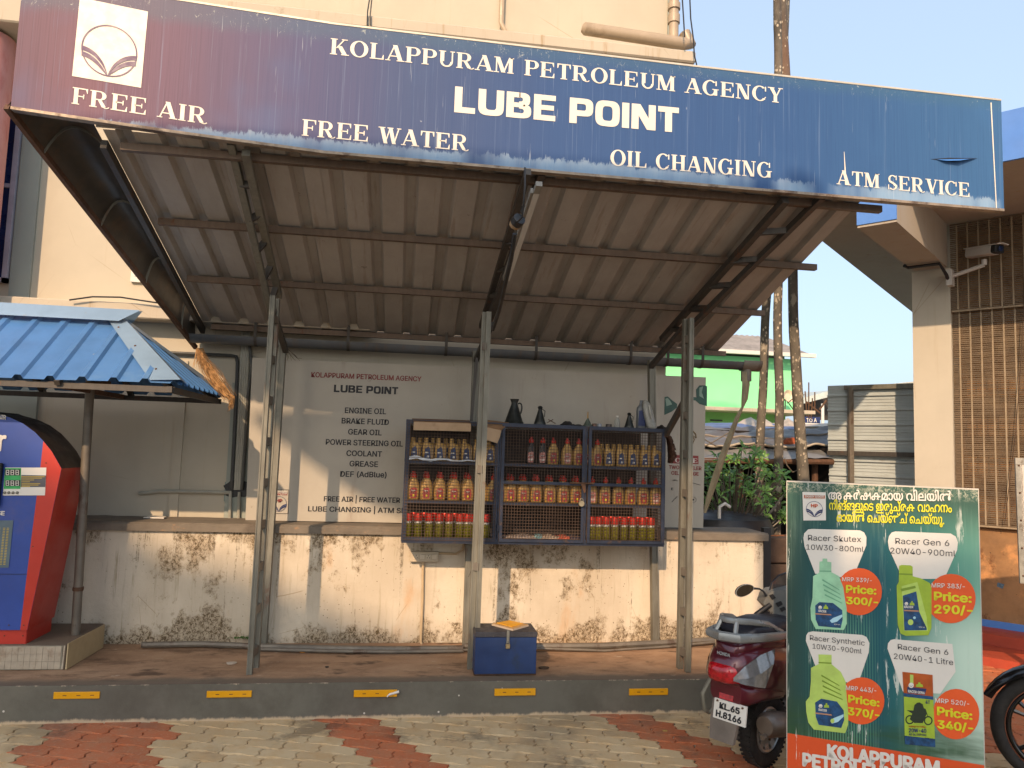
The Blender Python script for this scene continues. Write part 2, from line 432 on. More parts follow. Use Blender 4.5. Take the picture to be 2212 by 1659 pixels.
C = {}
def setup_mats():
    C['plaster'] = stained_plaster()
    C['cream'] = building_paint('cream_wall_paint', '#b4ac99', .6)
    C['cream_ledge'] = building_paint('weathered_ledge_paint', '#b3a996', 2.8)
    C['greypaint'] = building_paint('grey_green_wall_paint', '#949a90', .6)
    C['white_paint'] = M('white_paint', '#c9c6bd', .6, var=.06)
    C['galv'] = galvanised('galvanised_steel', '#7d7b6f', .5)
    C['darksteel'] = galvanised('dark_truss_steel', '#4b4742', .5)
    C['purlin'] = galvanised('rusty_purlin', '#6d5a4a', .9)
    C['flashing'] = M('dark_flashing', '#4a463f', .5, .3, var=.25, scale=3, stain=[('#6b5540', 4, (1, 1, 1), .5, .7, .5)])
    C['gutter'] = M('gutter_pvc', '#55585a', .5, 0, var=.2, scale=4, stain=[('#6f5a45', 3, (6, 1, 1), .5, .7, .6)])
    C['roof'] = roof_under()
    C['kerb'] = kerb_paint()
    C['platform'] = platform_mat()
    C['paver'] = paver_mat('grey_paver', '#c0a47c', '#cdb48c', '#c09a68')
    C['paver_red'] = paver_mat('red_paver', '#b2643f', '#bd6f49', '#a87c5c')
    C['joint'] = M('sandy_joint', '#6d5b45', .95, var=.3, scale=20, stain=[('#cbbfa8', 9, (1, 1, 1), .47, .55, .85)])
    C['sign'] = sign_vinyl()
    C['letter'] = M('cream_vinyl_lettering', '#d5cfc0', .5, var=.05, scale=9, stain=[('#9aa0a0', 12, (1, 1, .4), .66, .74, .5)])
    C['print_white'] = M('white_print', '#d2cdc2', .5, var=.03)
    C['panel'] = M('wall_panel_vinyl', '#a69f90', .5, var=.05, scale=2, stain=[('#7d6c5a', 2, (3, 1, .5), .52, .75, .5), ('#655648', 9, (1, 1, 1), .66, .72, .4)])
    C['black'] = M('black_print', '#17161a', .5, var=.1)
    C['redprint'] = M('dark_red_print', '#7d2622', .5, var=.1)
    C['orangeprint'] = M('orange_print', '#d8531a', .5, var=.05, stain=[('#c98c70', 9, (4, 1, .5), .62, .7, .6)])
    C['yellowprint'] = M('yellow_print', '#cfc81c', .5, var=.04)
    C['yellow'] = M('yellow_reflective_strip', '#d99a0c', .35, var=.05, stain=[('#9a7a20', 30, (1, 1, 1), .6, .7, .4)])
    C['navy'] = M('navy_print', '#1d2c58', .5, var=.08)
    C['bluepaint'] = M('blue_enamel', '#1d3560', .45, .1, var=.15, scale=4, stain=[('#27302f', 5, (1, 1, .6), .55, .7, .5)], bump=.1)
    C['cageblue'] = M('blue_painted_angle', '#222a3b', .5, .2, var=.25, scale=12, stain=[('#4b3a2e', 14, (1, 1, 1), .58, .66, .7)])
    C['wire'] = M('rusty_wire', '#4a3a2e', .6, .4, var=.3)
    C['gold'] = M('gold_bottle_plastic', '#b08a48', .35, .15, var=.06, scale=15, orand=.08)
    C['redcap'] = M('red_cap_plastic', '#b32a1e', .4, 0, var=.08, orand=.06)
    C['labelblue'] = M('blue_label', '#1c3a66', .4, var=.25, scale=60)
    C['labelred'] = M('red_label', '#98322c', .4, var=.25, scale=60, stain=[('#c7a58c', 60, (1, 1, 1), .58, .64, .7)])
    C['labelpink'] = M('pink_label', '#b56a5e', .4, var=.2, scale=60, stain=[('#e0c7b8', 50, (1, 1, 1), .5, .6, .8)])
    C['blackplastic'] = M('black_plastic', '#1a1b1c', .45, var=.2)
    C['canred'] = M('can_red', '#b22a1c', .3, .5, var=.05)
    C['canolive'] = M('can_olive', '#7f7c24', .3, .5, var=.25, scale=40, stain=[('#2f2c16', 45, (1, 1, .6), .5, .6, .8)])
    C['canwhite'] = M('can_white', '#b5b5b0', .3, .4, var=.1, scale=60, stain=[('#20242c', 70, (1, 1, 1), .5, .55, .9)])
    C['cardboard'] = M('cardboard', '#9c8468', .85, var=.12, scale=8, stain=[('#6d5238', 5, (1, 1, 1), .5, .7, .7)])
    C['oildark'] = M('oily_tin', '#2f3230', .4, .5, var=.35, scale=14, stain=[('#6b6a5c', 10, (1, 1, 1), .58, .7, .5)])
    C['blueroof'] = M('blue_roof_sheet', '#4c7aae', .42, .25, var=.1, scale=3, stain=[('#6f93b5', 3, (1, 1, 1), .5, .7, .6), ('#a9a89e', 13, (1, 1, 1), .69, .72, .7)])
    C['blueroof_pale'] = M('faded_blue_flashing', '#7f99b0', .45, .25, var=.08, scale=3, stain=[('#8b8a80', 9, (1, 1, 1), .6, .7, .6)])
    C['rustedge'] = M('rusted_edge', '#5d4331', .8, .2, var=.3, scale=15)
    C['pipe'] = M('weathered_pipe', '#6b6459', .55, .2, var=.2, scale=5, stain=[('#4a3628', 6, (1, 1, .5), .55, .65, .7)])
    C['kred'] = M('red_machine_enamel', '#b03022', .4, .05, var=.06, scale=3, stain=[('#8b2a1c', 2, (1, 1, 1), .5, .75, .4)])
    C['kblue'] = M('blue_machine_print', '#25428c', .45, 0, var=.12, scale=2.5, stain=[('#4b4b78', 2, (1, 1, 1), .5, .7, .6)])
    C['kdark'] = M('brown_arch_trim', '#3e3026', .5, 0, var=.15)
    C['tile'] = M('old_cream_tile', '#a59884', .6, 0, var=.12, scale=14, stain=[('#7c5f45', 9, (1, 1, 1), .5, .7, .6)])
    C['conc'] = M('bare_concrete', '#87806f', .85, 0, var=.2, scale=6, bump=.3)
    C['conduit'] = M('grey_conduit', '#9c9a8c', .5, var=.12)
    C['glass'] = M('dark_blue_glass', '#142c58', .3, 0, var=.3, scale=3, spec=.35)
    C['frond'] = M('dry_palm_fibre', '#a07b50', .85, 0, var=.35, scale=30, stain=[('#5a3c22', 20, (1, 1, 1), .55, .65, .7)])
setup_mats()

# ------------------------------------------------------------------ lettering
import os
_fp = os.path.join(bpy.utils.system_resource('DATAFILES') or '', 'fonts', 'Inter.woff2')
try: SANS = bpy.data.fonts.load(_fp)          # Blender's own interface face; the built-in one is used when it is missing
except Exception: SANS = None
_hid = bpy.data.collections.new('tmp'); COL.children.link(_hid)
def font_polys(txt, bold=0.0, shear=0):
    cu = bpy.data.curves.new('t', 'FONT'); cu.body = txt; cu.size = 1; cu.resolution_u = 3; cu.shear = shear
    if SANS and txt.isascii(): cu.font = SANS
    ob = bpy.data.objects.new('t', cu); _hid.objects.link(ob)
    bpy.context.view_layer.update()
    me = bpy.data.meshes.new_from_object(ob.evaluated_get(bpy.context.evaluated_depsgraph_get()))
    vs = [(v.co.x, v.co.y) for v in me.vertices]; fs = [tuple(p.vertices) for p in me.polygons]
    bpy.data.objects.remove(ob); bpy.data.meshes.remove(me); bpy.data.curves.remove(cu)
    return vs, fs
CAPH = max(y for x, y in font_polys('H')[0])

def _q(out, *p): out.append(list(p))
def _ring(out, cx, cy, rx, ry, tx, ty, a0, a1, n=2., seg=20):
    """band between an outer and an inner oval; tx / ty its width at the sides / at top and bottom"""
    def pt(a, x, y):
        c, s = math.cos(a), math.sin(a)
        return (cx + x * math.copysign(abs(c) ** (2 / n), c), cy + y * math.copysign(abs(s) ** (2 / n), s))
    for i in range(seg):
        p, q = rad(a0 + (a1 - a0) * i / seg), rad(a0 + (a1 - a0) * (i + 1) / seg)
        _q(out, pt(p, rx, ry), pt(q, rx, ry), pt(q, rx - tx, ry - ty), pt(p, rx - tx, ry - ty))
def _r(o, x0, y0, x1, y1): _q(o, (x0, y0), (x1, y0), (x1, y1), (x0, y1))
def serif_glyph(ch):
    """bold roman capitals, cap height 1 -> polygons, advance"""
    o = []; s = .2; h = .065; e = .075; t = .055
    def st(x, a=0., b=1., bot=True, top=True, w_=s, ee=e):
        _r(o, x, a, x + w_, b)
        if bot: _r(o, x - ee, a, x + w_ + ee, a + t)
        if top: _r(o, x - ee, b - t, x + w_ + ee, b)
    def dg(x0, y0, x1, y1, w_): _q(o, (x0, y0), (x0 + w_, y0), (x1 + w_, y1), (x1, y1))
    def tick(x, y0, y1, w_=.06): _r(o, x, y0, x + w_, y1)
    def arms(x1, top=True, bot=True, mid=True):
        if top: _r(o, .2, 1 - h, x1, 1); _q(o, (x1 - .09, 1 - h), (x1, 1 - h), (x1, .72), (x1 - .03, .72))
        if bot: _r(o, .2, 0, x1 + .03, h); _q(o, (x1 - .07, h), (x1 + .03, h), (x1 + .03, .3), (x1, .3))
        if mid: _r(o, .2, .5 - h / 2, x1 - .18, .5 + h / 2); _r(o, x1 - .2, .36, x1 - .15, .64)
    if ch == 'A': dg(.05, 0, .38, 1, .07); dg(.62, 0, .32, 1, .22); _r(o, .17, .27, .65, .27 + h); _r(o, -.04, 0, .22, t); _r(o, .53, 0, .93, t); w_ = .9
    elif ch == 'C': _ring(o, .44, .5, .44, .52, .2, h, 48, 318); _r(o, .73, .66, .8, .98); _q(o, (.7, .13), (.8, .28), (.76, .3), (.66, .16)); w_ = .86
    elif ch == 'G': _ring(o, .44, .5, .44, .52, .2, h, 48, 325); _r(o, .73, .66, .8, .98); _r(o, .64, .02, .83, .42); _r(o, .55, .39, .92, .44); w_ = .95
    elif ch == 'O': _ring(o, .45, .5, .45, .52, .2, h, 0, 360, seg=28); w_ = .92
    elif ch == 'E': st(.07); arms(.72); w_ = .8
    elif ch == 'F': st(.07); arms(.7, bot=False); w_ = .74
    elif ch == 'L': st(.07); arms(.66, top=False, mid=False); w_ = .74
    elif ch == 'H': st(.07); st(.59); _r(o, .27, .47, .59, .47 + h); w_ = .88
    elif ch == 'I': st(.07); w_ = .38
    elif ch == 'K': st(.07); dg(.27, .42, .62, .97, .08); dg(.62, 0, .34, .56, .23); _r(o, .54, 1 - t, .84, 1); _r(o, .54, 0, .93, t); w_ = .9
    elif ch == 'M': _r(o, .08, 0, .15, 1); _r(o, .75, 0, .95, 1); dg(.43, .02, .06, 1, .1); dg(.37, .02, .06, 1, .22); dg(.45, .02, .76, 1, .08); _r(o, -.02, 0, .25, t); _r(o, -.02, 1 - t, .26, 1); _r(o, .68, 0, 1.02, t); _r(o, .76, 1 - t, 1.02, 1); w_ = 1.06
    elif ch == 'N': _r(o, .09, 0, .16, 1); _r(o, .67, 0, .74, 1); dg(.52, 0, .06, 1, .22); _r(o, 0, 0, .26, t); _r(o, -.02, 1 - t, .2, 1); _r(o, .57, 1 - t, .84, 1); w_ = .86
    elif ch in 'PR':
        st(.07, ee=e); _r(o, .27, 1 - h, .5, 1); _r(o, .27, .45, .5, .45 + h)
        _ring(o, .45, .725, .3, .275, .19, h, -90, 90, seg=12); w_ = .76
        if ch == 'R': _q(o, (.36, .47), (.54, .47), (.76, .08), (.58, .04)); _ring(o, .76, .12, .17, .13, .06, .05, 180, 350, seg=8); w_ = .92
    elif ch == 'S': _ring(o, .34, .74, .29, .28, .13, h, 35, 200, seg=12); _ring(o, .34, .27, .31, .29, .15, h, -140, 20, seg=12); _q(o, (.04, .72), (.2, .62), (.5, .46), (.64, .3), (.46, .26), (.36, .38), (.1, .52)); _r(o, .55, .68, .61, 1.0); _r(o, .03, .0, .09, .34); w_ = .68
    elif ch == 'T': st(.29, top=False); _r(o, .03, 1 - h, .75, 1); _q(o, (.03, .7), (.07, .7), (.14, 1), (.03, 1)); _q(o, (.75, .7), (.71, .7), (.64, 1), (.75, 1)); w_ = .78
    elif ch == 'U': _r(o, .1, .33, .3, 1); _r(o, .02, 1 - t, .38, 1); _r(o, .68, .33, .75, 1); _r(o, .6, 1 - t, .84, 1); _ring(o, .425, .33, .325, .35, .13, .09, 180, 360, seg=14); w_ = .86
    elif ch == 'V': dg(.34, 0, .06, 1, .22); dg(.38, 0, .68, 1, .07); _r(o, -.03, 1 - t, .36, 1); _r(o, .6, 1 - t, .85, 1); w_ = .82
    elif ch == 'W': dg(.28, 0, .05, 1, .2); dg(.32, 0, .55, .95, .06); dg(.72, 0, .5, 1, .2); dg(.78, 0, 1.02, 1, .07); _r(o, -.03, 1 - t, .33, 1); _r(o, .44, 1 - t, .76, 1); _r(o, .95, 1 - t, 1.18, 1); w_ = 1.16
    elif ch == 'Y': _q(o, (.05, 1), (.28, 1), (.5, .45), (.32, .45)); _q(o, (.66, 1), (.74, 1), (.5, .42), (.44, .46)); _r(o, .31, 0, .51, .48); _r(o, -.03, 1 - t, .36, 1); _r(o, .57, 1 - t, .84, 1); _r(o, .22, 0, .6, t); w_ = .8
    else: w_ = .38
    return o, w_ + .07
def block_glyph(ch):
    o = []; s = .27; h = .22; W = .92
    if ch == 'L': _r(o, 0, 0, s, 1); _r(o, s, 0, .74, h); w_ = .76
    elif ch == 'I': _r(o, 0, 0, s, 1); w_ = s
    elif ch == 'T': _r(o, 0, 1 - h, .8, 1); _r(o, .27, 0, .27 + s, 1 - h); w_ = .8
    elif ch == 'E': _r(o, 0, 0, s, 1); _r(o, s, 0, .8, h * .95); _r(o, s, 1 - h * .95, .8, 1); _r(o, s, .41, .74, .6); w_ = .8
    elif ch == 'U': _r(o, 0, .4, s, 1); _r(o, W - s, .4, W, 1); _ring(o, W / 2, .4, W / 2, .41, s, h, 180, 360, 3.4, 16); w_ = W
    elif ch == 'O': _ring(o, W / 2, .5, W / 2, .51, s, h, 0, 360, 3.6, 32); w_ = W
    elif ch == 'P': _r(o, 0, 0, s, 1); _r(o, s, 1 - h, .55, 1); _r(o, s, .3, .55, .3 + h); _ring(o, .5, .65, .38, .35, s, h, -90, 90, 3.2, 12); w_ = .87
    elif ch == 'B': _r(o, 0, 0, s, 1); _r(o, s, 1 - h * .9, .5, 1); _r(o, s, .42, .5, .6); _r(o, s, 0, .5, h * .9); _ring(o, .46, .73, .4, .27, s, h * .85, -90, 90, 3, 12); _ring(o, .46, .28, .45, .28, s, h * .85, -90, 90, 3, 12); w_ = .91
    elif ch == 'N': _r(o, 0, 0, s, 1); _r(o, .65, 0, .65 + s, 1); _q(o, (.0, 1), (.33, 1), (.92, 0), (.59, 0)); w_ = .92
    else: w_ = .34
    return o, w_ + .09
def glyph_text(txt, fn):
    vs, fs = [], []; x = 0
    k = 0
    for ch in txt:
        pol, adv = fn(ch)
        for p in pol:
            b = len(vs); vs += [(x + a, c, k % 7) for a, c in p]; fs.append(tuple(range(b, b + len(p)))); k += 1
        x += adv
    return vs, fs, x - .1
def flat_text(txt, font='sans', bold=.012):
    """-> verts (x,y,layer) in units of cap height, faces, width"""
    if font == 'serif': return glyph_text(txt, serif_glyph)
    if font == 'block': return glyph_text(txt, block_glyph)
    vs, fs = font_polys(txt, bold)
    if not vs: return [], [], 1
    x0 = min(v[0] for v in vs); x1 = max(v[0] for v in vs)
    V_, F_ = [], []
    sh = [(0, 0)] if bold <= .004 else [(bold * a, bold * c) for a, c in ((0, 0), (1, 0), (-1, 0), (0, .7), (0, -.7), (.7, .5), (-.7, .5), (.7, -.5), (-.7, -.5))]
    for k, (dx, dy) in enumerate(sh):
        b0 = len(V_); V_ += [((x - x0 + dx) / CAPH, (y + dy) / CAPH, k) for x, y in vs]; F_ += [tuple(b0 + i for i in f) for f in fs]
    return V_, F_, (x1 - x0) / CAPH
def put_text(parent, txt, a, b, hgt, nrm, mat, font='sans', bold=.012, up=V((0, 0, 1)), lift=.002, name='lettering', label=None):
    """lay text between world points a and b (baseline), cap height hgt, on a face with outward normal nrm"""
    vs, fs, w_ = flat_text(txt, font, bold)
    a = V(a); b = V(b); ux = (b - a) / w_
    m = MB(); m.add([a + ux * x + up * (y * hgt) + nrm * (lift + .00012 * l) for x, y, l in vs], fs)
    o = m.build(name, mat, parent, smooth=0, fix=False)
    return tag(o, label or ('lettering reading ' + txt))
def emblem(parent, c, r, ux, up, nrm, ringmat, leafmat, lift=.004, letters=None, lettermat=None):
    """round emblem: ring and two leaves curving up from the foot"""
    o = []; _ring(o, 0, 0, 1, 1, .05, .05, 0, 360, seg=40)
    m = MB()
    pt = lambda p, l=0: c + ux * (p[0] * r) + up * (p[1] * r) + nrm * (lift + l)
    for q in o: m.quad([pt(p) for p in q], ringmat)
    for sg in (-1, 1):
        for k, (d0, d1) in enumerate([(.0, .17), (.22, .40)]):
            A, B = [], []
            for i in range(15):
                t = i / 14
                def cur(off):
                    p0 = V((0, -.98)); p1 = V((.12 + off * .3, -.42 - off)); p2 = V((.5, -.02 - off)); p3 = V((.98 - (off * .35) ** 2, .0 - off))
                    return p0*(1-t)**3 + p1*3*t*(1-t)**2 + p2*3*t*t*(1-t) + p3*t**3
                A.append(cur(d0)); B.append(cur(d1))
            A = [pt((p.x * sg, p.y), .0004) for p in A]; B = [pt((p.x * sg, p.y), .0004) for p in B]
            m.strip(A, B, leafmat)
    e = m.build('emblem', ringmat, parent, smooth=0, fix=False)
    if letters:
        put_text(e, letters, c - ux * r * .38 + up * r * .22, c + ux * r * .38 + up * r * .22, r * .42, nrm, lettermat, 'sans', .03, up=up, lift=lift + .001)
    return e
NY = V((0, -1, 0))                       # outward normal of things that face the forecourt

# ================================================================== GROUND
def ground():
    m = MB(); m.box((-150, -60, -.3), (150, 220, -.019))
    g = tag(m.build('ground', M('worn_forecourt', '#9a9080', .9, var=.15, scale=.5)), kind='structure')
    m = MB(); m.box((-4.5, 2.3, -.05), (5.1, 6.4, -.014)); tag(m.build('sand_bed', C['joint']), kind='structure')
    L, W_, A = .2, .107, rad(-15)
    lw = [(0, 0), (.045, .004), (.085, .015), (.125, .015), (.16, .004)]
    sw = [(0, 0), (.036, .011), (.072, -.009)]
    out = [(x, y) for x, y in lw] + [(L + y, x) for x, y in sw] + [(L - 0 - x, W_ + y) for x, y in [(0, 0), (.04, .004), (.075, .015), (.115, .015), (.155, .004)]] + [(y2, W_ - x) for x, y2 in [(0, 0), (.036, -.009), (.072, .011)]]
    cx, cy = L / 2, W_ / 2
    g_ = .0028
    o1 = [(x + math.copysign(min(g_, abs(cx - x)), cx - x), y + math.copysign(min(g_, abs(cy - y)), cy - y), -.012) for x, y in out]
    o2 = [(cx + (x - cx) * .965, cy + (y - cy) * .93, 0) for x, y, z in o1]
    n = len(out)
    fs = [tuple(range(n, 2 * n))] + [(i, (i+1) % n, n+(i+1) % n, n+i) for i in range(n)]
    def pm(mat):
        me = bpy.data.meshes.new('paver')
        me.from_pydata([(x - cx, y - cy, z) for x, y, z in o1 + o2], [], fs); me.materials.append(mat); return me
    mg, mr = pm(C['paver']), pm(C['paver_red'])
    pg = thing('paving', None, None); tag(pg, kind='structure')
    ca, sa = math.cos(A), math.sin(A)
    rest = MB(); cnt = 0
    cand = []
    for j in range(-14, 75):
        for i in range(-34, 38):
            a = i * L + (j % 2) * .07 + (j % 4) * .012; b = j * W_
            x = a * ca - b * sa + .3; y = a * sa + b * ca + .6
            if not (-4.6 < x < 5.2 and 2.2 < y < 6.2): continue
            if -3.4 < x < 2.9 and y > 4.74: continue
            red = (-1.845 + (4.64 - y) * .06 < x < -1.29 + (4.64 - y) * .3) or (-.43 + (4.67 - y) * .41 < x < -.07 + (4.67 - y) * .38) or (1.2 + (4.65 - y) * .44 < x < 1.56 + (4.65 - y) * .48)
            if x > 3.05 and y > 3.9: red = True
            inview = 3.72 < y < 4.72 and -2.35 < x < 2.75
            cand.append((x, y, red, inview))
    for x, y, red, iv in cand:
        dz = random.uniform(-.0025, .002); rz = A + random.uniform(-.012, .012)
        tx, ty = random.uniform(-.009, .009), random.uniform(-.012, .012)
        if iv and cnt < 300:
            o = mk('paver', mr if red else mg, pg, (x, y, dz)); o.rotation_euler = (tx, ty, rz); cnt += 1
        else:
            R = Matrix.Translation((x, y, dz)) @ Matrix.Rotation(rz, 4, 'Z')
            rest.add([R @ V((p[0] - cx, p[1] - cy, p[2])) for p in o1 + o2], fs, C['paver_red'] if red else C['paver'])
    tag(rest.build('paver_field', C['paver'], pg, smooth=0), kind='stuff')
    # raised floor with its painted kerb
    arc = [(-7, 4.66), (-3, 4.672), (-1.8, 4.655), (-.4, 4.66), (1.0, 4.66), (1.9, 4.655), (2.3, 4.70), (2.6, 4.80), (2.85, 4.98), (3.0, 5.2), (3.06, 5.5), (3.06, 6.3), (-7, 6.3)]
    fl = thing('raised_floor', None, None); tag(fl, kind='structure')
    m = MB(); m.slab([(x, y, -.05) for x, y in arc], (0, 0, .255))
    m.build('floor_slab', C['kerb'], fl, smooth=0)
    m = MB(); sh = [(x, y + (.006 if y < 6 else 0) + random.uniform(0, .006), .206) for x, y in arc]
    NX = 60
    A_, B_ = [], []
    rows = []
    for k in range(9):
        t = k / 8; row = []
        for i in range(NX + 1):
            x = -7 + (3.04 + 7) * i / NX
            f = 4.664
            for (x0, y0), (x1, y1) in zip(arc[:10], arc[1:11]):
                if x0 <= x <= x1: f = y0 + (y1 - y0) * (x - x0) / (x1 - x0)
            y = f + (6.2 - f) * t
            z = .2095 + (mnoise.noise(V((x * 2, y * 2, 0))) * .006 if k else -.004)
            row.append(V((x, y + .004, z)))
        rows.append(row)
    for a, b in zip(rows, rows[1:]): m.strip(a, b)
    m.build('floor_top', C['platform'], fl, smooth=60)
ground()

def reflectors():
    for i, (u0, u1, v0, v1) in enumerate([(115, 216, 1494, 1510), (446, 544, 1492, 1507), (764, 858, 1490, 1506), (1068, 1157, 1487, 1503), (1359, 1443, 1487, 1502)]):
        a = P(u0, v1, Y=4.652); b = P(u1, v0, Y=4.652)
        m = MB(); m.cbox((a.x, 4.649, a.z), (b.x, 4.66, b.z), .0015, C['yellow'])
        for k in range(3):
            xx = a.x + (b.x - a.x) * (.2 + .3 * k); m.box((xx, 4.6485, (a.z+b.z)/2 - .002), (xx + .02, 4.6495, (a.z+b.z)/2 + .002), C['rustedge'])
        where = ['leftmost, below the tiled base', 'second from the left, below the left front post', 'with a white paint smear on top', 'fourth from the left, below the blue toolbox', 'between the toolbox and the scooter'][i]
        o = m.build('kerb_reflector', C['yellow'], smooth=0, loc=((a.x+b.x)/2, 4.652, a.z))
        tag(o, 'yellow reflective strip on the grey kerb, ' + where, 'reflector', 'yellow reflective strips along the kerb')
        if i == 2:
            s = MB(); s.tube([P(836, 1505, Y=4.645), P(842, 1500, Y=4.645), P(852, 1497, Y=4.644), P(862, 1494, Y=4.644)], [.004, .007, .007, .009], 6)
            s.build('paint_smear', C['print_white'], o)
reflectors()

# ================================================================== LOW WALL
def low_wall():
    t = thing('garden_wall', 'low whitewashed wall with black mould stains and a grey cap, behind the posts', 'wall', (-3.4, 5.55, .2))
    m = MB()
    nx, nz = 90, 14
    g = [[V((-3.4 + 6.17 * i / nx, 5.55 + mnoise.noise(V((i * .35, k * .5, 3))) * .004, .18 + .80 * k / nz)) for i in range(nx + 1)] for k in range(nz + 1)]
    for a, b in zip(g, g[1:]): m.strip(a, b)
    m.box((-3.4, 5.56, .18), (2.77, 5.88, .975))
    m.box((2.6, 5.56, .18), (2.775, 6.3, .97))
    m.build('wall_body', C['plaster'], t, smooth=60)
    cm = M('grey_wall_cap', '#6f6659', .85, var=.15, scale=7, stain=[('#4a4036', 3, (1, 1, 1), .5, .7, .7), ('#9c7a58', 8, (1, 1, 2), .6, .68, .7)], bump=.4)
    m = MB(); n = 80; f, tp, bk = [], [], []
    fb = []
    for i in range(n + 1):
        x = -3.4 + 6.20 * i / n
        w1 = mnoise.noise(V((x * 6, 1, 0))) * .006; w2 = mnoise.noise(V((x * 9, 5, 0))) * .005
        fb.append(V((x, 5.522 + w2 * .3, .972))); f.append(V((x, 5.520 + w2, 1.018 + w1))); tp.append(V((x, 5.54 + w2, 1.030 + w1))); bk.append(V((x, 5.93, 1.033 + w2)))
    m.strip([V((p.x, 5.56, .972)) for p in fb], fb); m.strip(fb, f); m.strip(f, tp); m.strip(tp, bk)
    e = [fb[-1], f[-1], tp[-1], bk[-1], V((bk[-1].x, 5.93, .972))]; m.quad(e)
    m.build('wall_cap', cm, t, smooth=50)
    # patch of white plaster lying along the cap
    m = MB(); m.slab([P(560*.553, 2024*.553, Z=1.036), P(600*.553, 2018*.553, Z=1.036), P(650*.553, 2021*.553, Z=1.036), P(640*.553, 2026*.553, Z=1.036)], (0, 0, .008))
    m.build('plaster_flake', C['print_white'], t, smooth=0)
    # green tuft at the foot
    m = MB()
    for k in range(60):
        c = V((-1.02 + random.gauss(0, .035), 5.52 + random.uniform(-.02, .02), .235)); a = random.uniform(0, 6.28); r = .008
        m.quad([c + V((math.cos(a + q) * r, math.sin(a + q) * r, random.uniform(0, .012))) for q in (0, 1.6, 3.1, 4.7)])
    o = m.build('weed_tuft', M('small_weed_green', '#3f6a22', .7, var=.3), smooth=0, loc=(-1.02, 5.52, .22))
    o.location = P(530, 1384, Y=5.52) ; tag(o, 'tiny green weed growing at the foot of the stained wall', 'plant', kind='stuff')
low_wall()

def pipes_on_floor():
    # long conduits lying at the foot of the wall
    a = [P(u, v, Z=.235) for u, v in [(306, 1393), (430, 1391), (560, 1396), (700, 1400), (850, 1402), (1000, 1400)]]
    b = [P(u, v, Z=.24) for u, v in [(1000, 1396), (1160, 1396), (1300, 1395), (1440, 1388), (1560, 1381), (1640, 1378)]]
    for pts, r, lab in [(a, .02, 'long brown pipe lying along the foot of the wall, left part'), ([p + V((0, -.035, -.01)) for p in a[2:]], .012, 'thin brown cable beside the pipe at the foot of the wall, left part'),
                        (b, .022, 'long dark pipe along the foot of the wall, right of the toolbox'), ([p + V((0, -.05, -.012 + .012 * math.sin(i * 2))) for i, p in enumerate(b[:-1])], .009, 'thin grey cable sagging in front of the pipe right of the toolbox')]:
        pts = [V((p.x, min(p.y, 5.515), p.z)) for p in pts]
        c = pts[0].copy(); m = MB(); m.tube(pts, r, 8)
        tag(m.build('floor_pipe', C['pipe'], loc=c), lab, 'pipe', 'pipes lying along the foot of the wall')
pipes_on_floor()

